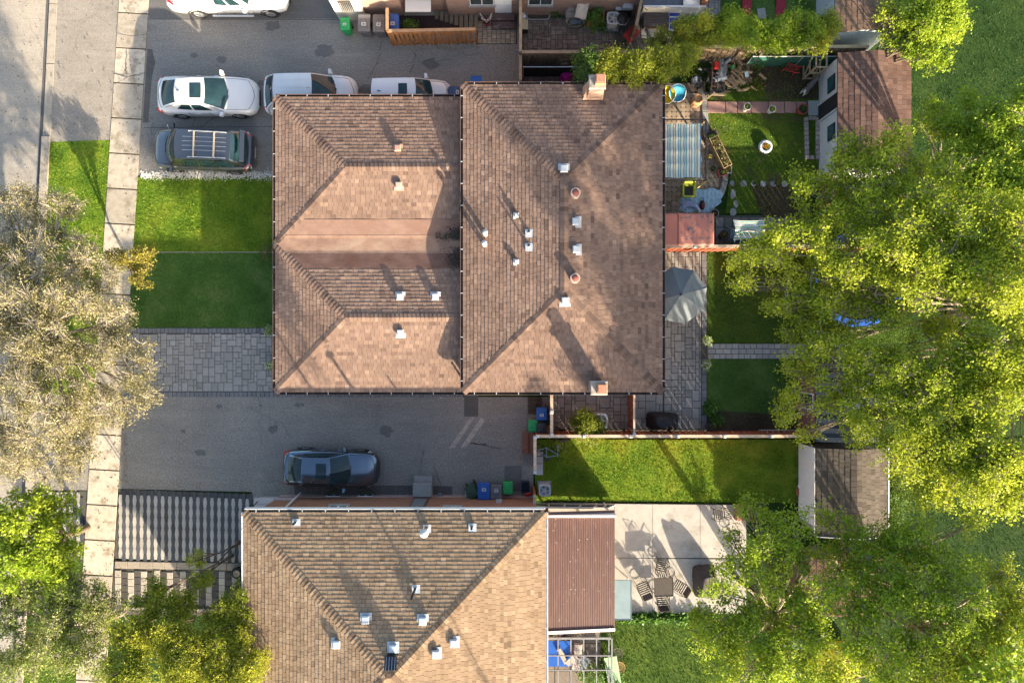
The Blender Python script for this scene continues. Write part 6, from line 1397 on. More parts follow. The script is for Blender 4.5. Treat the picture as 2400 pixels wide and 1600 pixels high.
def wicker(label, px, py, rz, m):
    t = thing('wicker_chair', label, 'chair', P(px,py,.45), rz); n = 14
    for i in range(8): q = MB(); x = -.2+.057*i; w = .26*math.sqrt(max(.05,1-(x/.26)**2)); q.beam((x,-.15,0), (x,w*.8+.02,.02), .02, .015); obj('slat', q, m, t)
    q = MB(); q.tube([(.26*math.cos(math.pi*i/n),.02+.26*math.sin(math.pi*i/n),.03) for i in range(n+1)], .018, 5); q.tube([(-.26,.02,.03),(-.24,-.18,0),(.24,-.18,0),(.26,.02,.03)], .018, 5); obj('hoop', q, m, t)
    for sx in (-.2,.2):
        for sy in (-.15,.18): q = MB(); q.tube([(sx,sy,0),(sx*1.1,sy*1.1,-.44)], .016, 5); obj('leg', q, m, t)
wicker('tan spindle chair beside the green table', 1451, 1562, -1.6, mat('cane_tan', (.36,.22,.09), .7)); wicker('dark spindle chair in the grass behind the green table', 1446, 1530, -1.2, mat('cane_grey', (.07,.07,.05), .7))
t = thing('grill_clutter', 'black pots and a kettle grill by the house wall under the pergola', 'grill', P(1306,1487,.3)); q = MB()
for x, y, r in ((-.3,.05,.14),(.1,0,.12),(.35,-.05,.16)): q.lathe([(r*.7,-.28),(r,-.1),(r,.05),(r*.4,.12)], 12, (x,y,0))
obj('kettle', q, P_black, t); q = MB(); q.box(.0,.28,.05,.18,.0,.14); obj('lid', q, P_galv, t)
# ------------------------------------------------------------------ things in the upper garden
yl = mat('chair_lime', (.42,.5,.05), .5, .08, 5)
c = P(1613,447,.45); t = thing('lime_armchair', 'lime green plastic armchair on the octagon pavers', 'chair', (c.x,c.y,.035)); q = MB(); q.box(-.23,.23,-.25,.2,.4,.44); obj('seat', q, mat('seat_dark', (.02,.022,.03), .6), t); q = MB(); q.obox((0,.33,.68), (.52,.06,.55), 0, -.35); obj('backrest', q, yl, t)
for s in (-1,1):
    q = MB(); q.box(s*.29-.04,s*.29+.04,-.3,.32,.6,.65); obj('armrest', q, yl, t)
    for y in (-.28,.26): q = MB(); q.beam((s*.29,y,0), (s*.29,y,.6), .05, .05); obj('leg', q, yl, t)
q = MB(); q.box(-.29,.29,-.31,-.24,.38,.46); q.box(-.29,-.23,-.24,.28,.385,.455); q.box(.23,.29,-.24,.28,.385,.455); obj('seat_frame', q, yl, t)
def tarp():
    a, b = P(1594,497,.05), P(1692,443,.05); t = thing('tarpaulin', 'crumpled pale blue tarpaulin spread below the lime armchair', 'tarp', ((a.x+b.x)/2,(a.y+b.y)/2,.04)); R = random.Random(3)
    ph = [R.uniform(0,6) for _ in range(8)]
    def fn(u, v):
        top = .55+.45*min(1,u*2.2) if u < .45 else 1; bot = 0 if u < .7 else (u-.7)*1.6
        y = a.y+(b.y-a.y)*(bot+(top-bot)*v)+.05*math.sin(17*u+ph[0]); x = a.x+(b.x-a.x)*u+.06*math.sin(9*v+ph[1])
        k = .4+.6*(u < .45)+.2
        return (x, y, .05+.05*k*abs(math.sin(23*u+9*v+ph[2])*math.sin(14*v-11*u+ph[3]))+.03*math.sin(31*u-5*v)**2)
    q = MB(); q.grid(fn, 46, 30); obj('tarp_sheet', q, mat('tarp_pale_blue', (.32,.47,.56), .55, .12, 4), t, world=True, smooth=True)
    def f2(u, v): x = P(1600,0,.1).x+(P(1645,0,.1).x-P(1600,0,.1).x)*u; y = P(0,478,.1).y+.12*math.sin(5*u)-.28*v*(1-.3*u); return (x, y, .16+.05*abs(math.sin(20*u+12*v)))
    q = MB(); q.grid(f2, 24, 8); obj('lavender_cloth', q, mat('cloth_lavender', (.42,.46,.68), .8), t, world=True, smooth=True)
tarp()
c = P(1646,480,.3); t = thing('backpack', 'black and red backpack lying on the pale blue tarpaulin', 'bag', (c.x,c.y,.1), .05); q = MB(); q.blob((0,0,.16), (.14,.24,.14), 12, .05); obj('bag_body', q, mat('bag_black', (.025,.015,.02), .8, .5, 9), t, smooth=True); q = MB(); q.tube([(-.08,.16,.2),(-.04,.32,.22),(.06,.32,.22),(.09,.16,.2)], .015, 5); obj('strap', q, P_black, t); q = MB(); q.obox((.02,-.05,.30), (.14,.24,.03)); obj('pocket', q, mat('pocket_red', (.15,.02,.025), .8), t)
def saucer(label, px, py, m, r, tilt, rz):
    t = thing('saucer_chair', label, 'chair', P(px,py,.5), rz); q = MB(); n = 22; mt = Matrix.Rotation(tilt,4,'X')
    vs = [mt @ Vector((0,0,-.18))]; 
    for k in (.5,1):
        for i in range(n): a = 6.283*i/n; vs.append(mt @ Vector((r*k*math.cos(a)*(1+.03*math.sin(a*5)), r*k*math.sin(a), -.18+.2*k*k+.012*math.sin(a*11))))
    fs = [(0,1+i,1+(i+1)%n) for i in range(n)]+[(1+i,1+n+i,1+n+(i+1)%n,1+(i+1)%n) for i in range(n)]; q.add(vs, fs); obj('saucer_cloth', q, m, t, smooth=True)
    q = MB(); q.tube([vs[1+n+i] for i in range(n)]+[vs[1+n]], .018, 5); obj('rim', q, mat('rim_white', (.6,.62,.6), .5), t)
    for i in range(4): a = 6.283*i/4+.6; q = MB(); q.tube([(.1*math.cos(a),.1*math.sin(a),-.2),(.34*math.cos(a),.34*math.sin(a),-.46)], .015, 5); obj('leg', q, P_black, t)
saucer('blue round folding saucer chair on the octagon pavers', 1588, 218, mat('saucer_blue', (.03,.26,.42), .7, .5, 9), .42, .35, .2); saucer('yellow folding saucer chair at the roof edge', 1563, 222, mat('saucer_yellow', (.55,.4,.01), .7, .2, 6), .42, .3, -.2)
# planters
wd = mat('planter_wood', (.36,.27,.14), .8, .2, 5)
c = P(1689,356,.45); t = thing('planter_box', 'long wooden planter box full of seedlings', 'planter', (c.x,c.y,.04), math.radians(26)); Lb, Wb = 1.62, .46
for (x0,x1,y0,y1,nm) in ((-Wb/2,Wb/2,-Lb/2,-Lb/2+.03,'end_board'),(-Wb/2,Wb/2,Lb/2-.03,Lb/2,'end_board'),(-Wb/2,-Wb/2+.03,-Lb/2+.032,Lb/2-.032,'side_board'),(Wb/2-.03,Wb/2,-Lb/2+.032,Lb/2-.032,'side_board')): q = MB(); q.box(x0,x1,y0,y1,.01,.45); obj(nm, q, wd, t)
q = MB(); q.box(-Wb/2+.03,Wb/2-.03,-Lb/2+.03,Lb/2-.03,.1,.38); obj('soil', q, mat('potting_soil', (.035,.027,.02), .95, .4, 30), t)
rg = np.random.default_rng(31); lp = np.c_[rg.uniform(-.16,.16,70), rg.uniform(-.72,.72,70), rg.uniform(.42,.52,70)]; cr_, sr_ = math.cos(math.radians(26)), math.sin(math.radians(26)); wp = np.c_[c.x+lp[:,0]*cr_-lp[:,1]*sr_, c.y+lp[:,0]*sr_+lp[:,1]*cr_, lp[:,2]+.04]
pl_ = npmesh('seedlings', leafquads(np.repeat(wp,4,axis=0)+rg.normal(0,.03,(280,3)), .09, rg, None, .4), 4, leafmat('leaf_seedling', (.08,.12,.02),(.2,.2,.06),(.42,.3,.14)), None, np.clip(rg.normal(.45,.28,280),0,1))
tag(pl_, kind='stuff'); pl_.parent = t; pl_.matrix_parent_inverse = (Matrix.Translation((c.x,c.y,.04)) @ Matrix.Rotation(math.radians(26),4,'Z')).inverted()
W_pot = mat('pot_white', (.62,.62,.58), .6, .1, 6); K_pot = mat('pot_black', (.03,.03,.03), .6); T_pot = mat('pot_terracotta', (.36,.075,.05), .7, .15)
t = pot('dark trough planter behind the long wooden planter box', 1668, 322, .3, .35, mat('trough_brown', (.06,.045,.04), .7), LM_dark, 30, .22, square=True, rz=.35)
pot('white pot with a green plant on the pink path', 1752, 250, .17, .5, W_pot, LM_green, 14, .1); pot('white pot on the pink path nearer the shed', 1810, 256, .17, .42, W_pot, LM_green, 14, .1, .7)
pot('large red pot at the end of the pink path', 1882, 256, .24, .4, T_pot, LM_dark, 30, .18); pot('small black pot beside the wooden planter box', 1672, 395, .12, .25, K_pot, LM_dark, 12, .09)
pot('small pot of pink seedlings beside the shade canopy', 1661, 368, .12, .22, K_pot, LM_gold, 14, .1); pot('red rectangular pot at the foot of the wooden planter box', 1693, 404, .18, .3, mat('pot_rose', (.45,.09,.08), .6), LM_green, 14, .12, square=True, rz=.3); pot('white rectangular pot at the foot of the wooden planter box', 1705, 397, .18, .28, W_pot, LM_gold, 14, .12, square=True, rz=-.1)
pot('small plant pot on the third stepping stone', 1771, 426, .12, .2, K_pot, LM_green, 16, .12); pot('small plant pot with yellow leaves on a stepping stone', 1822, 428, .12, .2, K_pot, LM_gold, 16, .12, .4); pot('tiny plant pot between the first stepping stones', 1726, 430, .09, .15, K_pot, LM_gold, 10, .1, .3)
pot('grey ring pot beside the pink shed', 1675, 500, .2, .3, mat('pot_grey', (.2,.2,.19), .8), LM_dark, 10, .1); pot('dark barrel pot between the pink shed and the swing', 1697, 549, .2, .55, mat('pot_barrel', (.06,.055,.045), .8), LM_gold, 10, .1, .2)
pot('square dark pot in the flower bed corner', 1664, 1001, .16, .3, mat('pot_plum', (.1,.06,.06), .7), LM_dark, 4, .08, square=True)
pot('red pot with white driftwood sticks by the worn steps', 1140, 51, .2, .3, mat('pot_wine', (.25,.03,.04), .6)); 
t = bpy.data.objects[-1] if False else None
c = P(1140,51,.3); t = thing('driftwood_sticks', 'bundle of white painted sticks in the red pot', 'sticks', (c.x,c.y,.2)); R = random.Random(5)
for i in range(7): q = MB(); a = R.uniform(0,6.28); q.tube([(0,0,0),(.3*math.cos(a),.3*math.sin(a)+.05,.65+R.uniform(0,.2))], [.03,.025], 6); obj('stick', q, mat('stick_white', (.5,.46,.42), .8), t)
FP = [(632,776,'white flowering pot at the lawn corner of the front wall'),(637,856,'white flowering pot beside the grey paver driveway'),(1657,797,'white flowering pot above the garden walk'),(1656,853,'white flowering pot below the garden walk')]
for x, y, l in FP: pot(l, x, y, .2, .4, mat('pot_stone', (.3,.3,.28), .8), LM_green, 60, .3, .4, flower=LM_white, size=.08)
# tyre planter
c = P(1795,343,.2); t = thing('tyre_planter', 'white painted tyre planter with red flowers on the lawn', 'planter', (c.x,c.y,.012)); q = MB()
for i in range(1): q.lathe([(.19,.0),(.31,.0),(.335,.06),(.335,.16),(.31,.22),(.22,.22),(.19,.17)], 26, close=False)
obj('tyre', q, mat('tyre_white', (.62,.65,.68), .6, .1, 7), t, smooth=True); q = MB(); q.lathe([(.01,.16),(.2,.16)], 16, close=False); obj('soil', q, mat('potting_soil', (.035,.027,.02), .95, .4, 30), t)
rg = np.random.default_rng(4); cc = np.array([c.x,c.y,.22])+np.c_[rg.normal(0,.07,30),rg.normal(0,.07,30),rg.uniform(0,.08,30)]; foliage(t, cc[:18], 4, .03, .07, LM_green, 6, .5, .2, .4, 'plant', kind='stuff'); foliage(t, cc[18:]+np.array([0,0,.05]), 4, .02, .06, leafmat('petal_red', (.3,.03,.01),(.5,.06,.02),(.6,.2,.05)), 7, .5, .3, .7, 'flowers', kind='stuff')
# log pile
c = P(1728,178,.2); t = thing('log_pile', 'heap of split pale logs beside the junk pile', 'firewood', (c.x,c.y,.01)); R = random.Random(12); lg = [mat('log_pale', (.36,.26,.15), .85, .3, 8, .4, 30), mat('log_bark', (.17,.125,.085), .9, .35, 8, .5, 25)]
for i in range(46):
    x, y = R.gauss(0,.36), R.uniform(-.75,.75); z = .08+max(0,.34-abs(x)*.45)*R.random(); a = R.gauss(-.6,.5); L_ = R.uniform(.35,.62); r = R.uniform(.045,.085); d = Vector((math.cos(a),math.sin(a),R.uniform(-.15,.15)))*L_/2; q = MB(); q.tube([Vector((x,y,z))-d, Vector((x,y,z))+d], [r,r*.85], 6); obj('log', q, lg[i % 3 == 0], t)
for i in range(3): q = MB(); q.tube([(.55+.03*i,-.1+.3*i,.12),(.5,.75,.15)], [.1,.08], 8); obj('trunk_log', q, lg[1], t)
q = MB(); q.obox((.38,-.02,.42), (.16,.26,.03), .3, .3); obj('blue_offcut', q, mat('offcut_blue', (.35,.5,.65), .7), t)
# junk pile: separate things
R = random.Random(31)
def wheelthing(label, px, py, r, w, tilt, m_rim, z=.0):
    t = thing('old_wheel', label, 'wheel', P(px,py,z+.2)); mt = Matrix.Rotation(tilt[0],4,'X') @ Matrix.Rotation(tilt[1],4,'Y'); q = MB(); q.lathe([(r*.62,-w),(r*.95,-w),(r,-w*.6),(r,w*.6),(r*.95,w),(r*.62,w)], 24, m=mt, close=False); obj('tyre', q, T_rubber, t)
    q = MB(); q.lathe([(.03,w*.3),(r*.64,w*.5)], 18, m=mt, close=False)
    for i in range(7): a = 6.283*i/7; q.beam(mt @ Vector((0,0,w*.8)), mt @ Vector((r*.6*math.cos(a),r*.6*math.sin(a),w*.9)), .045, .03)
    obj('rim', q, m_rim, t)
wheelthing('alloy car wheel lying under the hedge edge', 1630, 189, .30, .1, (.35,.2), R_alloy); wheelthing('large worn tyre under the scrap car parts', 1684, 203, .34, .1, (.2,.25), I_dark); wheelthing('small black wheel by the junk pile', 1637, 202, .16, .05, (.4,0), I_dark, .02); wheelthing('small black wheel beside the brown paper bag', 1641, 213, .15, .05, (.3,0), I_dark, .02)
t = thing('scrap_frame', 'rusty scrap frame with a red battery box on the junk pile', 'scrap', P(1670,180,.2)); q = MB()
for x in (-.14,.14): q.beam((x,-.75,.35), (x+.02,.8,.4), .035, .04)
for y in (-.6,0,.5): q.beam((-.14,y,.32), (.16,y,.34), .03, .03)
obj('rails', q, mat('rust', (.16,.09,.06), .8, .4, 9), t); q = MB(); q.bbox((.04,.35,.42), (.22,.32,.16), .02); obj('battery_box', q, mat('box_red', (.5,.03,.03), .5), t)
q = MB(); q.obox((.32,-.25,.3), (.6,.14,.02), .25, .3); q.obox((.36,.0,.28), (.14,.7,.03), .1); obj('panel', q, mat('panel_white', (.5,.52,.55), .4), t)
q = MB()
for i in range(40): q.obox((R.gauss(-.05,.3),R.gauss(-.1,.4),R.uniform(.05,.3)), (R.uniform(.05,.35),R.uniform(.04,.14),R.uniform(.03,.12)), R.uniform(0,3),R.uniform(-.5,.5),R.uniform(-.5,.5))
obj('engine_parts', q, mat('junk_black', (.03,.03,.033), .5, .6, 12), t); q = MB()
for i in range(14): q.obox((R.gauss(0,.3),R.gauss(-.1,.4),R.uniform(.25,.4)), (R.uniform(.04,.2),R.uniform(.03,.08),.03), R.uniform(0,3),R.uniform(-.5,.5))
obj('bright_parts', q, mat('junk_metal', (.35,.36,.37), .35, .5, 10, metal=.6), t)
t = thing('car_bonnet', 'dark blue curved car panel leaning on the junk pile', 'scrap', P(1715,138,.5), .45); q = MB(); q.grid(lambda u, v: ((u-.5)*.85, (v-.5)*.32+.08*math.sin(3*u), .1*math.sin(math.pi*v)+.1*u), 8, 6); obj('panel', q, paintmat('paint_navy', (.03,.05,.07)), t, smooth=True)
t = thing('clear_sheeting', 'crumpled translucent plastic sheet on the junk pile', 'plastic sheet', P(1692,160,.5)); q = MB(); q.grid(lambda u, v: ((u-.5)*.4+.1*v, (v-.5)*.9, .08*math.sin(9*u+5*v)*math.cos(7*v)), 10, 14); obj('sheet', q, mat('plastic_clear', (.3,.33,.33), .25, .4, 6), t, smooth=True)
t = thing('plank', 'tan plank lying across the junk pile corner', 'plank', P(1668,222,.2), .75); q = MB(); q.box(-.4,.4,-.04,.04,0,.04); obj('board', q, wd, t)
t = thing('timber', 'pale timber edging below the junk pile', 'timber', P(1678,222,.05)); q = MB(); q.box(-.5,.45,-.06,.06,0,.1); obj('board', q, W_oldcap, t)
t = thing('green_bottle', 'green plastic jug standing on the firewood', 'jug', P(1714,160,.3)); q = MB(); q.lathe([(.06,0),(.07,.05),(.07,.25),(.03,.3),(.03,.34)], 12); obj('jug_body', q, mat('jug_green', (.02,.35,.1), .5), t); q = MB(); q.tube([(.05,0,.12),(.12,0,.18),(.05,0,.25)], .015, 5); obj('handle', q, mat('jug_green', (.02,.35,.1), .5), t)
# wooden frame, red lounge chair
t = thing('timber_stand', 'unpainted open timber frame behind the white shed', 'frame', P(1893,165,0)); q = None; tf = mat('timber_pale', (.36,.28,.19), .85, .2, 6); w0, d0, hz_ = .5, .9, 1.5
cs = [(-w0,-d0/2),(w0,-d0/2),(w0,d0/2),(-w0,d0/2)]
for x, y in cs: q = MB(); q.beam((x*.5,y,0), (x*.5,y,hz_), .07, .07); obj('upright', q, tf, t)
for z in (.1, .8, hz_):
    for i in range(4): (x0_, y0_), (x1_, y1_) = cs[i], cs[(i+1)%4]; q = MB(); q.beam((x0_*.5,y0_,z), (x1_*.5,y1_,z), .06, .07); obj('rail', q, tf, t)
q = MB(); q.beam((-.25,-.45,.05), (-.25,.45,1.4), .05, .06); q.beam((.25,-.45,.05), (.25,.45,1.4), .05, .06); obj('brace', q, tf, t)
t = thing('lounge_chair', 'red metal lawn chair on the soil bed', 'chair', P(1853,163,.3), -.5); rd = mat('chair_red', (.5,.03,.05), .5)
for i in range(6): q = MB(); q.beam((-.28+.1*i,-.18+.02*i,.1+.04*i), (-.24+.1*i,.16,.12+.05*i), .025, .02); obj('slat', q, rd, t)
for s in (-1,1): q = MB(); q.tube([(-.35,s*.18,.05),(.1,s*.18,.2),(.4,s*.16,.4)], .02, 6); q.tube([(-.3,s*.18,.05),(-.3,s*.2,-.28)], .018, 5); q.tube([(.2,s*.18,.25),(.25,s*.2,-.28)], .018, 5); obj('side_rail', q, rd, t)
# dog
def dog():
    c = P(1895,205,.4); t = thing('dog', 'grey and white husky dog standing on soil by the white shed', 'dog', (c.x,c.y,.016), math.radians(48)); 
    me = bpy.data.meshes.new('body'); 
    J = [((-.3,0,.5),(.12,.13)),((-.12,0,.5),(.13,.15)),((.1,0,.51),(.14,.17)),((.26,0,.55),(.12,.14)),((.38,0,.66),(.09,.1)),((.48,0,.72),(.085,.085)),((.58,0,.69),(.045,.045)),((.64,0,.68),(.033,.033)),
         ((-.38,0,.55),(.05,.05)),((-.5,.02,.68),(.055,.055)),((-.46,.05,.8),(.05,.05)),((-.36,.06,.82),(.03,.03))]
    E = [(0,1),(1,2),(2,3),(3,4),(4,5),(5,6),(6,7),(0,8),(8,9),(9,10),(10,11)]
    for s in (-1,1):
        k = len(J); J += [((.22,s*.09,.4),(.06,.06)),((.23,s*.09,.22),(.036,.036)),((.22,s*.09,.06),(.032,.032)),((.27,s*.09,.025),(.034,.025))]; E += [(3,k),(k,k+1),(k+1,k+2),(k+2,k+3)]
        k = len(J); J += [((-.27,s*.09,.38),(.08,.08)),((-.22,s*.09,.28),(.05,.05)),((-.34,s*.09,.17),(.034,.034)),((-.31,s*.09,.04),(.03,.03)),((-.26,s*.09,.025),(.034,.025))]; E += [(0,k),(k,k+1),(k+1,k+2),(k+2,k+3),(k+3,k+4)]
        k = len(J); J += [((.46,s*.05,.80),(.028,.02)),((.45,s*.06,.88),(.008,.008))]; E += [(5,k),(k,k+1)]
    me.from_pydata([j[0] for j in J], E, []); o = bpy.data.objects.new('body', me); COL.objects.link(o); o.parent = t
    sk = o.modifiers.new('skin', 'SKIN'); o.modifiers.new('sub', 'SUBSURF').levels = 2; o.modifiers['sub'].render_levels = 2
    sv = me.skin_vertices[0].data
    for i, (p, r) in enumerate(J): sv[i].radius = r; sv[i].use_root = i == 0
    n_ = NT('husky_fur'); oc_ = n_.objc(); sp_ = n_.n('SeparateXYZ', i_0=oc_); f = n_.mrange(n_.math('ADD', sp_.outputs['Z'], n_.math('MULTIPLY', n_.noise(9, 4, .6, oc_), .25)), .5, .62)
    cc = n_.mix(f, (.6,.57,.52), (.12,.11,.105)); tail = n_.mrange(sp_.outputs['X'], -.4, -.47); cc = n_.mix(tail, cc, (.62,.6,.56)); n_.col(cc); n_.set(Roughness=.95); n_.bump(n_.noise(60, 3, .7, oc_), .6, .02); me.materials.append(n_.m); sk.use_smooth_shade = True
dog()
# magenta tub, ladder-chair in the narrow court
c = P(1328,173,.5); t = thing('storage_tub', 'magenta plastic tub upside down in the narrow court', 'tub', (c.x,c.y,.03), .7); q = MB(); q.obox((0,0,.24), (.5,.4,.46), taper=.82); obj('tub_shell', q, mat('tub_magenta', (.36,.01,.2), .45, .08), t); q = MB(); q.obox((0,0,.05), (.56,.46,.05)); obj('rim', q, mat('tub_magenta', (.36,.01,.2), .45, .08), t)
t = thing('step_ladder', 'brown wooden step ladder leaning on the black mesh', 'ladder', P(1320,162,0)); q = MB()
for s in (-.2,.2): q = MB(); q.beam((s,-.3,.02), (s,.1,1.3), .05, .04); obj('stile', q, W_old, t)
for i in range(4): q = MB(); f = (i+.7)/4.5; q.beam((-.2,-.3+.4*f,1.28*f), (.2,-.3+.4*f,1.28*f), .08, .03); obj('rung', q, W_old, t)
# messy court of the upper neighbour
t = thing('side_table', 'beige covered side table by the grey fence', 'table', P(1229,57,.6)); q = MB(); q.bbox((0,0,-.04), (.36,.5,.05), .02); obj('table_top', q, mat('cover_beige', (.42,.37,.26), .8, .15), t); q = MB(); q.box(-.16,.16,-.22,.22,-.58,-.045); obj('cabinet', q, P_black, t)
t = thing('gas_cylinder', 'white gas cylinder beside the side table', 'gas cylinder', P(1225,39,.3)); q = MB(); q.lathe([(.13,-.28),(.16,-.2),(.16,.05),(.1,.13),(.05,.14)], 16); obj('tank', q, P_white, t); q = MB(); q.lathe([(.09,.14),(.1,.22),(.085,.22)], 14, close=False); obj('collar', q, P_white, t)
t = thing('window_well', 'galvanised half round window well in the messy court', 'window well', P(1261,40,0)); q = MB(); n = 12
q.tube([(.56*max(-1,min(1,1.25*math.cos(math.pi*i/n))), .1-.32*min(1,1.3*math.sin(math.pi*i/n)), .2) for i in range(n+1)], .025, 6); obj('rim', q, P_galv, t); q = MB(); q.box(-.5,.5,-.18,.1,.05,.07); obj('litter', q, mat('well_floor', (.06,.05,.04), .9, .5, 12), t)
bush('leafy_shrub', 'leafy green potted shrub by the neighbour window well', 'shrub', P(1303,28,0), (.35,.35,.6), LM_lowgreen, 70, 41, 6, .1, .06)
t = thing('lounge_cushion', 'taupe seat cushions stacked against the neighbour wall', 'cushion', P(1338,27,.5)); q = MB(); q.bbox((0,0,0), (.55,.7,.16), .05); obj('pad', q, mat('cushion_taupe', (.24,.215,.19), .85, .1), t); q = MB(); q.bbox((.05,.1,.165), (.5,.4,.14), .05); obj('pad', q, mat('cushion_taupe', (.24,.215,.19), .85, .1), t)
t = thing('awning_sheet', 'pale cloth sheet leaning from the neighbour wall', 'sheet', P(1365,18,.9), -.2); q = MB(); q.grid(lambda u, v: ((u-.5)*.55, (v-.5)*1.1, .5*v+.04*math.sin(7*u)), 8, 8); obj('sheet', q, mat('sheet_pale', (.48,.42,.34), .8), t, smooth=True); q = MB(); q.beam((-.25,.5,-.9), (-.25,.5,.5), .04, .04); q.beam((.25,.5,-.9), (.25,.5,.5), .04, .04); obj('prop', q, W_old, t)
t = thing('plastic_basin', 'beige oval basin holding grey scrap in the messy court', 'basin', P(1348,53,.3)); q = MB(); n = 24; vs = []
for (k, z) in ((.8,-.25),(1,.1),(1.04,.12),(.95,.1),(.78,-.2)): vs += [(.45*k*math.cos(6.283*i/n), .24*k*math.sin(6.283*i/n), z) for i in range(n)]
q.add(vs, [(r*n+i,r*n+(i+1)%n,(r+1)*n+(i+1)%n,(r+1)*n+i) for r in range(4) for i in range(n)]+[tuple(4*n+i for i in range(n))]); obj('basin_shell', q, mat('basin_beige', (.36,.31,.24), .6), t); q = MB(); q.obox((-.08,0,.03), (.36,.26,.08), .1); q.obox((.22,.02,.0), (.2,.2,.1), .4); obj('scrap', q, mat('scrap_slate', (.12,.14,.17), .5, .3), t)
t = thing('raised_planter', 'wooden raised planter with bright leaves in the messy court', 'planter', P(1393,42,0))
for x0_, x1_, y0_, y1_ in ((-.4,.4,-.5,-.46),(-.4,.4,.46,.5),(-.4,-.36,-.46,.46),(.36,.4,-.46,.46)): q = MB(); q.box(x0_,x1_,y0_,y1_,0,.7); obj('board', q, W_new, t)
rg = np.random.default_rng(12); c = P(1393,42,.9); foliage(t, np.array([c.x,c.y,.8])+rg.normal(0,1,(110,3))*np.array([.2,.3,.12]), 6, .05, .11, LM_lowgreen, 9, .6, .2, .4, 'plant', kind='stuff')
bush('leafy_shrub', 'low leafy shrub beside the raised planter', 'shrub', P(1413,62,0), (.4,.4,.6), LM_lowgreen, 80, 42, 6, .1, .06)
t = thing('kettle_grill', 'round black kettle grill next to the grey air conditioner', 'grill', P(1459,45,.8)); q = MB(); q.lathe([(.12,-.2),(.27,-.05),(.29,0),(.27,.05),(.1,.16),(.02,.17)], 20); obj('bowl', q, P_black, t, smooth=True); q = MB(); q.lathe([(.285,-.015),(.305,0),(.285,.015)], 20, close=False); obj('band', q, P_galv, t)
for i in range(3): a = 6.283*i/3; q = MB(); q.tube([(.15*math.cos(a),.15*math.sin(a),-.18),(.28*math.cos(a),.28*math.sin(a),-.78)], .015, 5); obj('leg', q, P_galv, t)
t = thing('grill_cart', 'grey gas grill on a cart beside the kettle grill', 'grill', P(1470,14,.9)); q = MB(); q.bbox((0,0,0), (.5,.45,.3), .08); obj('hood', q, mat('grill_steel', (.35,.38,.4), .4), t); q = MB(); q.box(-.25,.25,-.22,.22,-.9,-.003); obj('cart', q, P_black, t); q = MB(); q.box(-.55,-.26,-.2,.2,-.06,-.02); obj('side_shelf', q, mat('grill_steel', (.35,.38,.4), .4), t)
def bicycle(label, px, py, rz, m, lean=.35):
    c = P(px, py, .3); t = thing('bicycle', label, 'bicycle', (c.x,c.y,.03), rz); n = 20; T = Matrix.Rotation(lean,4,'X')
    for x in (-.5,.5):
        wv = thing('wheel', None, None, (0,0,0), 0, parent=t); q = MB(); q.tube([T @ Vector((x+.32*math.cos(6.283*i/n),0,.34+.32*math.sin(6.283*i/n))) for i in range(n+1)], .02, 5); obj('tyre', q, T_rubber, wv)
        q = MB()
        for i in range(8): a = 6.283*i/8; q.tube([T @ Vector((x,0,.34)), T @ Vector((x+.3*math.cos(a),0,.34+.3*math.sin(a)))], .004, 4)
        obj('spokes', q, P_galv, wv)
    q = MB(); F = lambda *p: T @ Vector(p)
    for a, b in (((-.5,0,.34),(-.1,0,.3)),((-.5,0,.34),(-.16,0,.8)),((-.1,0,.3),(-.18,0,.86)),((-.1,0,.3),(.34,0,.72)),((-.16,0,.78),(.36,0,.8)),((.5,0,.34),(.34,0,.9))): q.tube([F(*a), F(*b)], .018, 6)
    obj('frame', q, m, t); q = MB(); q.obox(F(-.18,0,.9), (.26,.13,.06)); obj('saddle', q, P_black, t); q = MB(); q.tube([F(.3,-.28,.98), F(.36,-.1,.96), F(.36,.1,.96), F(.3,.28,.98)], .014, 6); obj('handlebar', q, P_black, t)
bicycle('black bicycle leaning in the paved side yard', 1322, 996, .25, P_black, .9); bicycle('dark bicycle in the cluttered grill corner', 1483, 45, 1.3, mat('bike_red', (.2,.02,.02), .5), .3); bicycle('blue and white bicycle lying by the side lawn fence', 1282, 1036, .22, mat('bike_blue', (.2,.35,.5), .4), 1.15)
t = thing('wheelbarrow', 'red wheelbarrow tipped against the grill corner fence', 'wheelbarrow', P(1478,85,.2), .8); q = MB(); q.obox((0,0,.15), (.6,.45,.22), taper=1.25); obj('tray', q, mat('barrow_red', (.22,.02,.02), .5), t); q = MB()
for s in (-.2,.2): q.tube([(-.3,s,.05),(.7,s*1.3,.2)], .02, 6)
obj('handles', q, W_oldcap, t); q = MB(); q.lathe([(.05,-.04),(.16,-.04),(.16,.04),(.05,.04)], 14, (-.42,0,0), m=Matrix.Rotation(math.pi/2,4,'X')); obj('wheel', q, T_rubber, t)
# deck court: deck box, blue lounger, hose, white panelled shed edge, red strips
t = thing('deck_bench', 'dark brown plank deck box under the white ledge', 'deck box', P(1538,46,.5))
for i in range(4): q = MB(); q.box(-.62,.6,-.32+.16*i,-.17+.16*i,-.04,.0); obj('plank', q, mat('deck_brown', (.07,.06,.06), .8, .2, 5), t)
q = MB(); q.box(-.58,.56,-.3,.3,-.48,-.042); obj('box', q, mat('deck_brown', (.07,.06,.06), .8, .2, 5), t)
t = thing('folding_lounger', 'blue striped folding lounger beside the deck box', 'lounger', P(1582,48,.4))
for i in range(13): q = MB(); q.box(-.26,.26,-.5+.078*i,-.435+.078*i,.0,.015); obj('strap', q, mat('lounger_blue', (.02,.05,.35), .6) if i % 4 else mat('lounger_white', (.5,.52,.6), .6), t)
q = MB(); q.tube([(-.28,-.52,0),(.28,-.52,0),(.28,.54,.0),(-.28,.54,.0),(-.28,-.52,0)], .018, 6); obj('frame', q, P_metalwhite, t); q = MB()
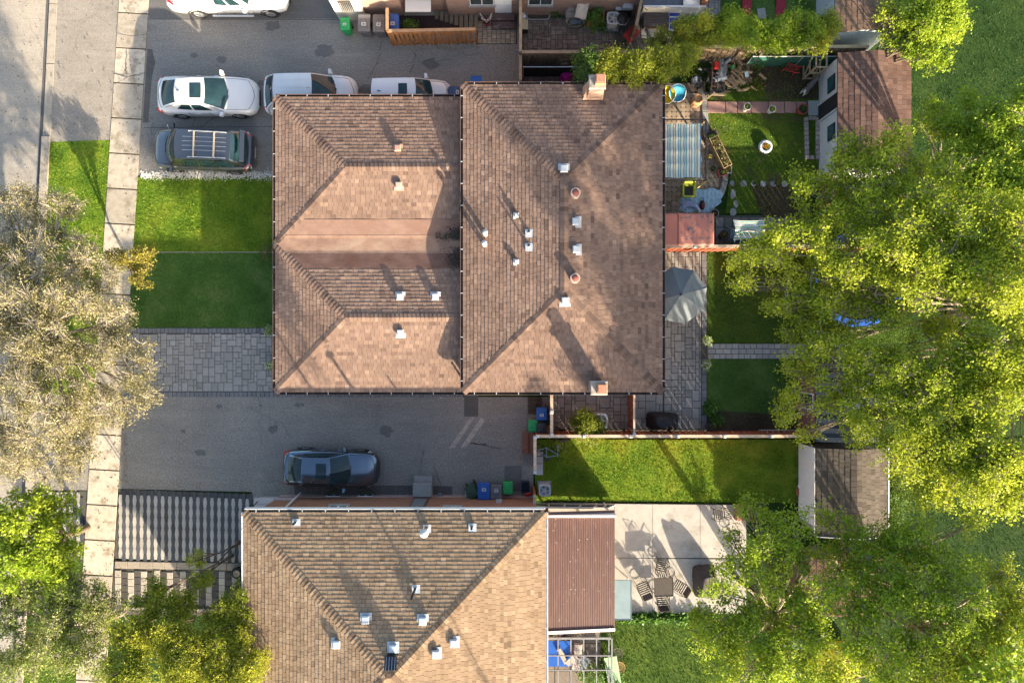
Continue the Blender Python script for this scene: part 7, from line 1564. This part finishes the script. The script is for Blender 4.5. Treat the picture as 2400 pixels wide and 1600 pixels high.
for s in (-.26,.26):
    for y in (-.35,.35): q.tube([(s,y,0),(s,y,-.38)], .015, 5)
obj('legs', q, P_galv, t)
t = thing('garden_hose', 'tangled green garden hose on grey pavers', 'hose', P(1635,36,0)); R = random.Random(6); q = MB(); pts = []
for i in range(220): a = i*.42; r = .12+.16*abs(math.sin(i*.13))+R.uniform(-.03,.03); pts.append((r*1.1*math.cos(a),r*math.sin(a),.06+.0004*i))
q.tube(pts, .014, 5); pts = [(-.3-i*.09,.1+.12*math.sin(i*.9),.06) for i in range(16)]; q.tube(pts, .014, 5); obj('hose', q, mat('hose_green', (.01,.3,.08), .5), t)
t = thing('white_ledge', 'white slatted porch ledge above the deck box', 'porch', P(1585,5,1.0)); x0_, x1_ = P(1508,0,1).x, P(1655,0,1).x; yb = P(0,17,1).y; q = MB(); q.box(x0_,x1_,yb,yb+.08,.1,1.0); o_ = obj('ledge_edge', q, P_white, t, world=True)
q = MB(); q.box(P(1602,0,1).x,P(1640,0,1).x,yb+.085,yb+1.5,.9,1.0); obj('ledge_top', q, P_white, t, world=True); q = MB(); q.box(x0_,P(1600,0,1).x,yb+.085,yb+1.5,.8,.9); obj('deck_floor', q, mat('deck_navy', (.1,.12,.15), .7, .3), t, world=True); q = MB(); q.box(P(1642,0,1).x,x1_-.02,yb+.085,yb+1.2,.1,1.6); obj('brick_pier', q, B_red, t, world=True)
rdm = mat('mat_red', (.26,.02,.035), .85, .15, 5)
for x, yb_, l in ((1747,42,'red mat strip draped beside the grey board'),(1826,40,'red mat strip nearer the blue shed door')):
    a = P(x-11,yb_,.02); b = P(x+11,-60,.02); t = thing('mat_strip', l, 'mat', ((a.x+b.x)/2,a.y,.02)); q = MB(); q.grid(lambda u, v: (a.x+(b.x-a.x)*u+.06*math.sin(v*5), a.y+(b.y-a.y)*v, .03+.3*v+.02*math.sin(v*14)), 4, 20); obj('strip', q, rdm, t, world=True, smooth=True); q = MB(); q.box(a.x+.05,b.x-.05,a.y+.5,b.y,.02,.04); obj('underlay', q, P_black, t, world=True)
t = thing('grey_board', 'grey board lying between the red mat strips', 'board', P(1785,32,.1)); q = MB(); q.obox((0,0,0), (.4,.5,.04), .15); obj('board', q, C_slab, t)
# ladder on the fence, glass table by swing, paving slab by fence
t = thing('extension_ladder', 'aluminium extension ladder lying along the red fence', 'ladder', P(1850,1013,.6)); al = mat('aluminium', (.5,.52,.53), .35, .1, 6, metal=.5)
for y in (-.12,.12): q = MB(); q.box(-1.5,1.5,y-.02,y+.02,0,.07); obj('stile', q, al, t)
for i in range(11): q = MB(); q.tube([(-1.35+.27*i,-.1,.035),(-1.35+.27*i,.1,.035)], .02, 6); obj('rung', q, al, t)
q = MB(); q.obox((0,0,-.3), (.06,.06,.58)); q.obox((-1.3,0,-.3), (.06,.06,.58)); obj('prop', q, W_old, t)
t = thing('paving_flag', 'pale concrete slab on the grass beside the driveway fence', 'slab', P(1264,1085,0)); 
for i in range(2): q = MB(); q.bbox((0,-.29+.58*i,.0), (.36,.56,.07), .01); obj('slab', q, mat('flag_pale', (.42,.43,.43), .9, .1), t)
t = thing('steel_chair', 'bent steel chair frame under the tree by the swing', 'chair', P(1822,533,.4)); q = MB(); q.tube([(-.25,-.2,0),(.25,-.2,0),(.25,.22,.0),(-.25,.22,0),(-.25,-.2,0)], .018, 6); q.tube([(-.1,-.2,0),(-.1,.22,0)], .014, 5); q.tube([(.08,-.2,0),(.08,.22,0)], .014, 5); obj('seat_frame', q, P_galv, t); q = MB()
for x in (-.24,.24):
    for y in (-.18,.2): q.tube([(x,y,0),(x,y,-.38)], .016, 5)
obj('legs', q, P_galv, t)
t = thing('wire_rack', 'black wire rack on the pavers at the roof edge', 'rack', P(1564,485,.3)); q = MB(); q.tube([(-.15,-.2,.1),(.15,-.2,.1),(.15,.2,.1),(-.15,.2,.1),(-.15,-.2,.1)], .014, 5); q.tube([(0,-.2,.1),(0,.2,.1)], .01, 5); obj('frame', q, P_black, t); q = MB()
for x in (-.14,.14):
    for y in (-.19,.19): q.tube([(x,y,.1),(x,y,-.25)], .012, 5)
obj('legs', q, P_black, t)
t = thing('tyre_planter', 'old tyre with a pot beside the front wall of the tan roofed house', 'tyre', P(556,1342,.2)); q = MB(); q.lathe([(.16,-.15),(.27,-.15),(.29,-.05),(.29,.02),(.26,.07),(.17,.07)], 22, close=False); obj('tyre', q, T_rubber, t); q = MB(); q.lathe([(.15,.02),(.17,.1),(.13,.1),(.01,.06)], 18, close=False); obj('pot', q, mat('pot_tan', (.3,.25,.16), .8), t)
t = thing('glass_globe', 'white plastic bag on a box by the white shed door', 'box', P(1876,1147,.2)); q = MB(); q.box(-.14,.14,-.3,.05,-.18,.05); obj('box', q, mat('box_orange', (.3,.12,.06), .8), t); q = MB(); q.blob((0,.18,.02), (.14,.16,.12), 10, .2); obj('bag', q, mat('bag_white', (.6,.63,.66), .5), t)
t = thing('blue_bench', 'blue painted bench under the green trees', 'bench', P(1878,1512,.45), -.15); bb = mat('bench_blue', (.05,.16,.2), .6)
for i in range(4): q = MB(); q.box(-.9,.9,-.2+.11*i,-.11+.11*i,-.02,.02); obj('slat', q, bb, t)
for x in (-.75,.75): q = MB(); q.box(x-.05,x+.05,-.18,.2,-.43,-.021); obj('leg', q, bb, t)
# ------------------------------------------------------------------ trees
def tree(name, label, base, blobs, lm, bark, seed, dens=32, per=6, leaf=.13, spread=.09, trunk=.2, fork=2.6, subs=10, tmean=.5, tstd=.2, sq=.62, flat=.28, group=None, twig=.5, sig=.21, cat='tree', limb=.09, tw=.011, asp=.6):
    rg = np.random.default_rng(seed); R = random.Random(seed); b = P(*base); t = thing(name, label, cat, b, 0, group)
    cen = [P(p[0], p[1], p[2]) for p in blobs]; top = max(c.z for c in cen); mean = sum(cen, Vector())/len(cen)
    f = Vector((b.x+(mean.x-b.x)*.12, b.y+(mean.y-b.y)*.12, min(fork, top*.6)))
    tr = MB(); tr.tube([b-Vector((0,0,.1)), b+Vector((0,0,.25)), b.lerp(f,.55)+Vector((R.uniform(-.1,.1),R.uniform(-.1,.1),0)), f], [trunk*1.35,trunk*1.05,trunk*.95,trunk*.85], 10); obj('trunk', tr, bark, t, world=True, smooth=True)
    br = MB(); cl = []; nodes = []; ctone = []
    for c, p in zip(cen, blobs):
        r = p[3]; mid = f.lerp(c, .5)+Vector((R.uniform(-.3,.3),R.uniform(-.3,.3),.18*(c-f).length)); pts = []
        for i in range(7): s = i/6; q = f*(1-s)**2+mid*2*s*(1-s)+c*s*s; pts.append(q+Vector((R.uniform(-.05,.05),)*3)*(0 < i < 6))
        br.tube(pts, [lerp(limb, .025, (i/6)**.8) for i in range(7)], 6)
        sub = []
        for i in range(subs):
            d = rg.normal(0, 1, 3); d /= np.linalg.norm(d); k = rg.uniform(.35, 1.0)**.6; q = Vector((c.x+d[0]*k*r, c.y+d[1]*k*r, c.z+d[2]*k*r*sq)); sub.append(q)
            st = pts[R.choice((3,4,5,6))]; m_ = st.lerp(q, .5)+Vector((R.uniform(-.1,.1),R.uniform(-.1,.1),R.uniform(0,.15)))*r
            br.tube([st, m_, q], [.026,.018,.008], 4, cap=False); nodes += [m_, q, m_.lerp(q,.5)]
        n = max(8, int(4.19*r*r*r*sq*dens)); w = rg.integers(0, len(sub), n); S = np.array([tuple(q) for q in sub])
        pos = S[w]+rg.normal(0, 1, (n,3))*np.array([sig*r, sig*r, sig*r*sq]); cl.append(pos)
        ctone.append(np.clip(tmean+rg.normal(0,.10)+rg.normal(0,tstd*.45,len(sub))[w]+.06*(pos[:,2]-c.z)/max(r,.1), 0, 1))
    obj('branches', br, bark, t, world=True)
    C = np.concatenate(cl); CT = np.concatenate(ctone)
    if twig > 0:
        k = rg.random(len(C)) < twig; T = C[k]; N = np.array([tuple(q) for q in nodes]); near = np.empty(len(T), int)
        for i in range(0, len(T), 400): near[i:i+400] = ((T[i:i+400,None,:]-N[None])**2).sum(2).argmin(1)
        A = N[near]; d = T-A; s = np.cross(d, np.array([0,0,1.0])); s /= np.linalg.norm(s,axis=1)[:,None]+1e-6; s *= tw
        mid = (A+T)/2+rg.normal(0,.04,(len(T),3)); V = np.empty((len(T),2,4,3)); V[:,0,0] = A-s*1.3; V[:,0,1] = A+s*1.3; V[:,0,2] = mid+s; V[:,0,3] = mid-s; V[:,1,0] = mid-s; V[:,1,1] = mid+s; V[:,1,2] = T+s*.6; V[:,1,3] = T-s*.6
        npmesh('twigs', V.reshape(-1,3), 4, bark, t)
    c = np.repeat(C, per, axis=0); n = len(c); c = c+rg.normal(0, 1, (n,3))*np.array([spread, spread, spread*.7])
    tone = np.clip(np.repeat(CT, per)+rg.normal(0, tstd*.5, n), .01, 1)
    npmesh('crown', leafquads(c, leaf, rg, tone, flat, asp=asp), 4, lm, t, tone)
    return t
# big spreading maple over the right-hand gardens
tree('maple_tree', 'huge yellow green maple spreading over the trampoline and fence', (2235,738,0), [
 (1765,615,5.6,.95),(1845,560,6.4,1.1),(1900,650,6.2,1.15),(1930,505,6.8,1.1),(1995,590,7.2,1.25),(2030,450,7.4,1.25),(2100,530,8,1.35),(2050,690,7.2,1.3),(1960,735,6.2,1.1),(1900,800,5.8,1.0),(2120,640,8.2,1.3),(2200,480,8.4,1.3),(2230,590,8.8,1.3),(2020,380,7.0,1.1),(2110,360,7.6,1.1),(1900,450,6.4,.9),(1740,660,5.2,.55),(2180,800,7,1.0),(2330,650,9,1.3),(2400,560,9,1.4),(2300,520,8.6,1.2),(2290,700,9,1.1),(2400,680,9.4,1.3),(1840,690,5.8,.7),(1800,720,5.4,.5)],
 LM_maple, BK_grey, 101, 88, 10, .115, .12, .3, 3.2, 11, .6, .22, twig=.6, limb=.09)
tree('maple_tree', 'yellow green maple reaching over the navy roofed shed', (2260,790,0), [
 (1870,885,5.4,.9),(1850,960,5.2,.7),(1960,850,6.6,1.1),(1990,930,6.6,.95),(2060,860,7.2,1.15),(2080,980,7.2,1.2),(2160,920,8,1.3),(2150,1050,7.8,1.2),(2230,1000,8.2,1.3),(2250,1120,8,1.2),(2320,1060,8.6,1.35),(2330,930,8.6,1.3),(2400,1110,8.8,1.3),(2190,1150,7.4,1.0),(2300,860,8.4,1.2),(2400,900,9,1.3),(1890,1010,4.8,.55),(2020,1010,6.4,.8),(2360,800,9,1.1),(2240,880,8.2,1.1),(2100,920,7.4,.9),(2340,1140,8.4,1.1),(1930,940,5.8,.7)],
 LM_maple, BK_grey, 102, 88, 10, .115, .12, .28, 3.2, 11, .6, .22, twig=.6, limb=.085)
tree('maple_tree', 'dense green maple behind the white walled shed', (2120,470,0), [
 (2330,330,6.2,1.3),(2260,290,5.8,1.1),(2390,280,6.6,1.3),(2190,290,5.0,.8),(2250,400,6.4,1.2),(2330,440,6.8,1.3),(2400,420,7,1.3),(2180,250,4.4,.5)],
 LM_green, BK_grey, 103, 110, 9, .12, .11, .22, 2.6, 10, .55, .2, twig=.5, limb=.11)
tree('young_tree', 'bright green bushy tree beside the tan shingled shed', (1965,205,0), [
 (2165,60,3.6,1.15),(2210,20,3.8,1.0),(2110,30,3.4,.8),(2185,120,3.2,.85),(2130,110,3.0,.7),(2240,80,3.4,.7),(2100,85,2.8,.6),(2200,-40,4,1.1)],
 LM_green, BK_brown, 104, 150, 7, .13, .09, .12, 1.3, 10, .62, .22, twig=.5, limb=.06)
tree('maple_tree', 'leafy green tree leaning over the concrete patio', (1775,1395,0), [
 (1800,1290,6.6,1.0),(1770,1210,6.2,.75),(1740,1330,6.4,.85),(1860,1230,6.8,.8),(1840,1370,6.4,1.1),(1730,1420,6.0,.95),(1690,1380,6.6,.7),(1780,1490,6.2,1.2),(1690,1530,6.0,1.1),(1880,1470,6.6,1.2),(1650,1470,5.6,.8),(1730,1600,7.0,1.25),(1850,1580,6.8,1.25),(1930,1380,7.8,.85),(1900,1310,6.6,.7),(1690,1320,6,.4),(1720,1270,6,.5)],
 LM_green, BK_grey, 105, 72, 10, .12, .12, .2, 2.8, 10, .6, .22, twig=.6, limb=.1)
tree('maple_tree', 'green tree over the brown low shed', (1900,1290,0), [
 (1990,1290,6.4,.9),(2060,1240,6.6,.85),(1960,1220,6.0,.7),(2080,1340,7.2,1.05),(2010,1400,7.4,.85),(2150,1280,7.2,1.0),(2170,1390,7.8,1.15),(2090,1450,8,1.1),(2230,1330,7.8,.95),(2010,1500,8,.85),(2180,1490,8.4,1.15),(2260,1430,8.4,1.05),(2100,1560,8.6,1.15),(2270,1230,7.0,.7),(2020,1340,6.6,.8),(1950,1360,6.6,.7),(1990,1440,7,.7),(1930,1300,6,.6),(2080,1290,6.6,.7)],
 LM_green, BK_grey, 106, 66, 10, .12, .12, .2, 2.8, 10, .56, .22, twig=.6, limb=.1)
tree('maple_tree', 'yellowish tree at the edge of the dark park grass', (2060,1420,0), [
 (2260,1540,8,1.1),(2350,1450,8.2,1.0),(2330,1560,8.6,1.2),(2400,1500,8.6,1.15),(2190,1600,8.4,1.2),(2000,1590,8,1.1),(2350,1340,7.4,.6),(2410,1400,8,.8)],
 LM_maple, BK_grey, 107, 88, 10, .115, .12, .2, 2.8, 10, .45, .22, twig=.6, limb=.1)
# street trees on the left
tree('blossom_tree', 'large pale cream budding street tree on the verge', (178,800,0), [
 (40,500,5.2,1.15),(140,515,4.8,1.05),(-60,560,5.6,1.3),(60,610,5.8,1.35),(170,620,5.2,1.2),(250,650,4.6,.85),(30,730,6.2,1.45),(150,740,5.8,1.35),(250,760,5.0,1.1),(60,860,6.2,1.5),(190,860,5.6,1.35),(300,860,4.8,1.0),(345,920,4.4,.7),(110,970,6,1.4),(230,960,5.2,1.15),(310,960,4.4,.65),(30,1060,5.8,1.3),(140,1070,5.2,1.1),(200,1030,4.8,.9),(-60,780,6.2,1.5),(-60,960,6,1.4),(330,810,4.4,.5)],
 LM_pale, BK_pale, 108, 150, 6, .075, .09, .22, 2.0, 14, .5, .26, twig=.9, limb=.11, flat=.3, tw=.012, sq=.7)
tree('golden_shrub', 'golden leaved small tree at the lawn corner', (322,640,0), [(305,610,2.6,.62),(335,600,2.4,.5),(330,650,2.5,.5),(270,600,2.6,.45),(345,630,2.3,.32)], LM_gold, BK_brown, 109, 420, 6, .09, .06, .07, .9, 9, .5, .22, twig=.4, limb=.03, cat='shrub')
tree('street_tree', 'vivid green leafy street tree at the hourglass paver apron', (205,1235,0), [(60,1230,4.8,1.1),(130,1200,4.2,.75),(90,1320,4.8,1.05),(20,1310,5.2,1.2),(150,1290,4.0,.7),(175,1230,3.6,.35),(10,1200,5,.9),(140,1340,4.4,.7),(90,1170,4.4,.6),(160,1170,4,.4)], LM_green, BK_brown, 110, 170, 7, .13, .09, .16, 1.8, 11, .68, .2, twig=.3, limb=.07)
tree('street_tree', 'pale green feathery street tree at the front walk', (205,1440,0), [(60,1430,5,1.1),(160,1420,4.6,.95),(230,1450,4.2,.8),(110,1530,5.2,1.2),(220,1540,4.8,1.0),(10,1540,5.4,1.2),(30,1400,4.8,.9),(290,1440,4,.5),(200,1400,4.2,.8),(255,1395,3.8,.55),(180,1360,4.2,.6),(100,1400,4.8,.8),(190,1480,4.6,.9)], leafmat('leaf_feathery', (.07,.12,.02), (.16,.22,.035), (.36,.38,.12), .35), BK_pale, 111, 180, 6, .095, .08, .16, 1.8, 12, .5, .26, twig=.7, limb=.07, tw=.009)
# cedars in front of the lower house
CED = [(460,1312,2.2,.36),(475,1362,2.4,.5),(552,1395,2.4,.5),(520,1440,2.8,.7),(430,1415,3.0,.72),(350,1400,3.0,.72),(310,1480,3.6,.8),(400,1500,3.8,.85),(490,1520,3.6,.85),(560,1500,3.0,.65),(300,1570,4,.9),(420,1590,4.2,.95),(540,1590,3.8,.9),(575,1450,2.4,.4),(600,1560,3.0,.6)]
CED = [(a, b, z+2.2, r*.95) for a, b, z, r in CED]
def cedar(label, blobs, base, seed, m=None, tm=.5, name='cedar_tree', dens=900, leaf=.1, group=None):
    tree(name, label, base, blobs, m or LM_cedar, BK_brown, seed, dens, 5, leaf, .05, .09, .8, 12, tm, .24, .8, .25, group, .25, .26, 'tree', .035, .01, .42)
cedar('cedar with a leaning spire beside the hourglass pavers', CED[0:2], (560,1270,0), 120, tm=.6); cedar('cedar beside the white gutter of the tan roofed house', [CED[2],CED[3],CED[13]], (615,1310,0), 121); cedar('broad cedar beside the dark striped walk', [CED[4],CED[5]], (545,1300,0), 122, tm=.55)
cedar('tall yellow tipped cedar next to the feathery street tree', [CED[6],CED[10]], (480,1360,0), 123, tm=.62); cedar('tall yellow tipped cedar in the middle of the front garden group', [CED[7],CED[11]], (560,1370,0), 124, tm=.66); cedar('tall yellow tipped cedar touching the tan roof edge', [CED[8],CED[12]], (610,1380,0), 125, tm=.7); cedar('golden cedar bulging over the tan roof eave', [CED[9],CED[14]], (618,1340,0), 126, tm=.75)
# cedar hedge at the top right
HD = [(1378,150,2.0,.62,.22,'dark green cedar beside the north chimney'),(1440,150,2.2,.62,.6,'first yellow tipped cedar of the lower hedge row'),(1495,150,2.3,.68,.65,'second yellow tipped cedar of the lower hedge row'),(1550,150,2.3,.66,.62,'third yellow tipped cedar of the lower hedge row'),(1600,135,2.2,.6,.6,'last yellow tipped cedar of the lower hedge row by the junk pile'),
 (1545,95,2.2,.42,.5,'small cedar beside the blue folding lounger'),(1600,75,2.5,.52,.55,'first cedar of the upper hedge row by the green hose'),(1660,70,2.7,.6,.55,'second cedar of the upper hedge row'),(1715,55,2.9,.6,.45,'tall cedar of the upper hedge row before the red mat strips'),(1770,75,2.7,.6,.45,'cedar of the upper hedge row beside the grey board'),(1825,80,2.7,.62,.45,'cedar of the upper hedge row below the red mat strip'),(1880,65,2.9,.66,.4,'dense green cedar of the upper hedge row'),(1930,70,2.7,.66,.5,'last cedar of the upper hedge row by the tan shed')]
for i, (x, y, z, r, tm, l) in enumerate(HD):
    g = P(x, y, z); gx, gy = g.x/34*1600+1200, 800-g.y/34*1600; R = random.Random(i)
    z = z+(1.5 if i < 5 else .8); g = P(x, y, z); gx, gy = g.x/34*1600+1200, 800-g.y/34*1600; r *= 1.05
    bl = [(x,y,z,r),(x+R.uniform(-14,14),y+R.uniform(12,24),z-.5,r*.8),(x+R.uniform(-14,14),y-R.uniform(8,20),z-.2,r*.55)]
    cedar(l, bl, (gx,gy,0), 140+i, LM_dark if tm < .3 else (LM_cedar if tm > .48 else LM_green), tm if tm > .3 else .6, dens=1100, group='cedar hedge trees')
cedar('round clipped yellow green cedar at the side yard fence', [(1372,1000,1.35,.62),(1392,1022,1.3,.5),(1365,985,1.3,.45)], (1365,992,0), 160, LM_cedar, .36, 'cedar_shrub', 2600, .075)
# smaller plants
bush('leafy_shrub', 'bright leafy plant inside the stair fence', 'shrub', P(962,70,0), (.45,.4,.9), LM_lowgreen, 90, 170, 6, .1, .06, tmean=.7)
bush('rose_bush', 'thin rose bush with reddish shoots at the front wall', 'shrub', P(628,588,0), (.3,.6,.7), leafmat('leaf_rose', (.05,.07,.02), (.12,.12,.03), (.35,.2,.1)), 60, 171, 4, .07, .08)
bush('leafy_shrub', 'leafy shrub growing through the pergola edge', 'shrub', P(1385,1570,.0), (.7,.5,1.3), LM_lowgreen, 190, 172, 6, .11, .08, tmean=.6); bush('leafy_shrub', 'leafy shrub beside the green wooden table', 'shrub', P(1440,1590,.0), (.6,.5,1.0), LM_lowgreen, 150, 173, 6, .11, .08, tmean=.6)
bush('leafy_shrub', 'vines climbing the green mesh fence behind the soil bed', 'vine', P(1842,142,0), (.8,.3,.8), LM_lowgreen, 150, 174, 6, .11, .07); bush('leafy_shrub', 'small bright vine beside the log pile', 'vine', P(1773,148,0), (.4,.3,.6), LM_lowgreen, 70, 175, 6, .11, .07, tmean=.7)
bush('ornamental_grass', 'green tufted plant at the patio border', 'plant', P(1662,957,0), (.38,.38,.4), LM_lowgreen, 120, 176, 5, .13, .05, woody=False); bush('ornamental_grass', 'low herb clump in the flower bed by the square pot', 'plant', P(1680,985,0), (.4,.3,.3), LM_lowgreen, 80, 177, 5, .09, .06, woody=False, tmean=.4)
for i in range(7): bush('lily_clump', ['lily leaf clump at the patio edge below the black sling chair','lily leaf clump beside the glass table legs','lily leaf clump in the middle of the patio edge row','lily leaf clump left of the covered furniture','lily leaf clump right of the mesh table row','lily leaf clump under the leaning tree','last lily leaf clump of the patio edge row'][i], 'plant', P(1470+32*i,1446,0), (.3,.25,.3), LM_lowgreen, 50, 180+i, 5, .2, .05, woody=False)
bush('leafy_shrub', 'sunlit shrub beyond the grey shingled shed', 'shrub', P(2085,1130,0), (.9,1.5,1.3), LM_dark, 320, 190, 6, .12, .1, tmean=.7); bush('leafy_shrub', 'dark rounded hedge beside the grey shingled shed', 'hedge', P(2075,1200,0), (.8,1.0,1.0), LM_dark, 300, 191, 6, .09, .08, tmean=.4)
bush('leafy_shrub', 'young sapling clump on the sunlit garden lawn by the logs', 'shrub', P(1775,205,0), (.4,.5,.25), LM_cedar, 60, 192, 5, .08, .06, woody=False)
# trees added just outside the picture to throw shade into it
def ga(gx, gy, z): k = H/(H-z); return (1200+(gx-1200)*k, 800+(gy-800)*k, z)
tree('shade_tree', 'dense slim tree added south of the tan roofed house for its shadow', (1405,1895,0), [ga(1402,1868,12)+(1.05,), ga(1420,1850,12)+(.85,), ga(1380,1945,12)+(1.0,), ga(1435,1895,12)+(.9,)], LM_dark, BK_brown, 200, 260, 6, .2, .1, .07, 9, 12, .5, .2, twig=0, limb=.015, sig=.3)
tree('shade_tree', 'tall thin leaved tree added beyond the lower gardens to dapple the roof', (2030,1640,0), [ga(1935+R_x, 1300+R_y, 12)+(1.25,) for R_x, R_y in ((10,10),(60,130),(140,60),(170,230),(90,300),(20,220),(220,120),(250,330),(130,430),(230,480))], LM_green, BK_brown, 201, 26, 6, .2, .12, .12, 6, 10, .5, .2, twig=.3, limb=.05)
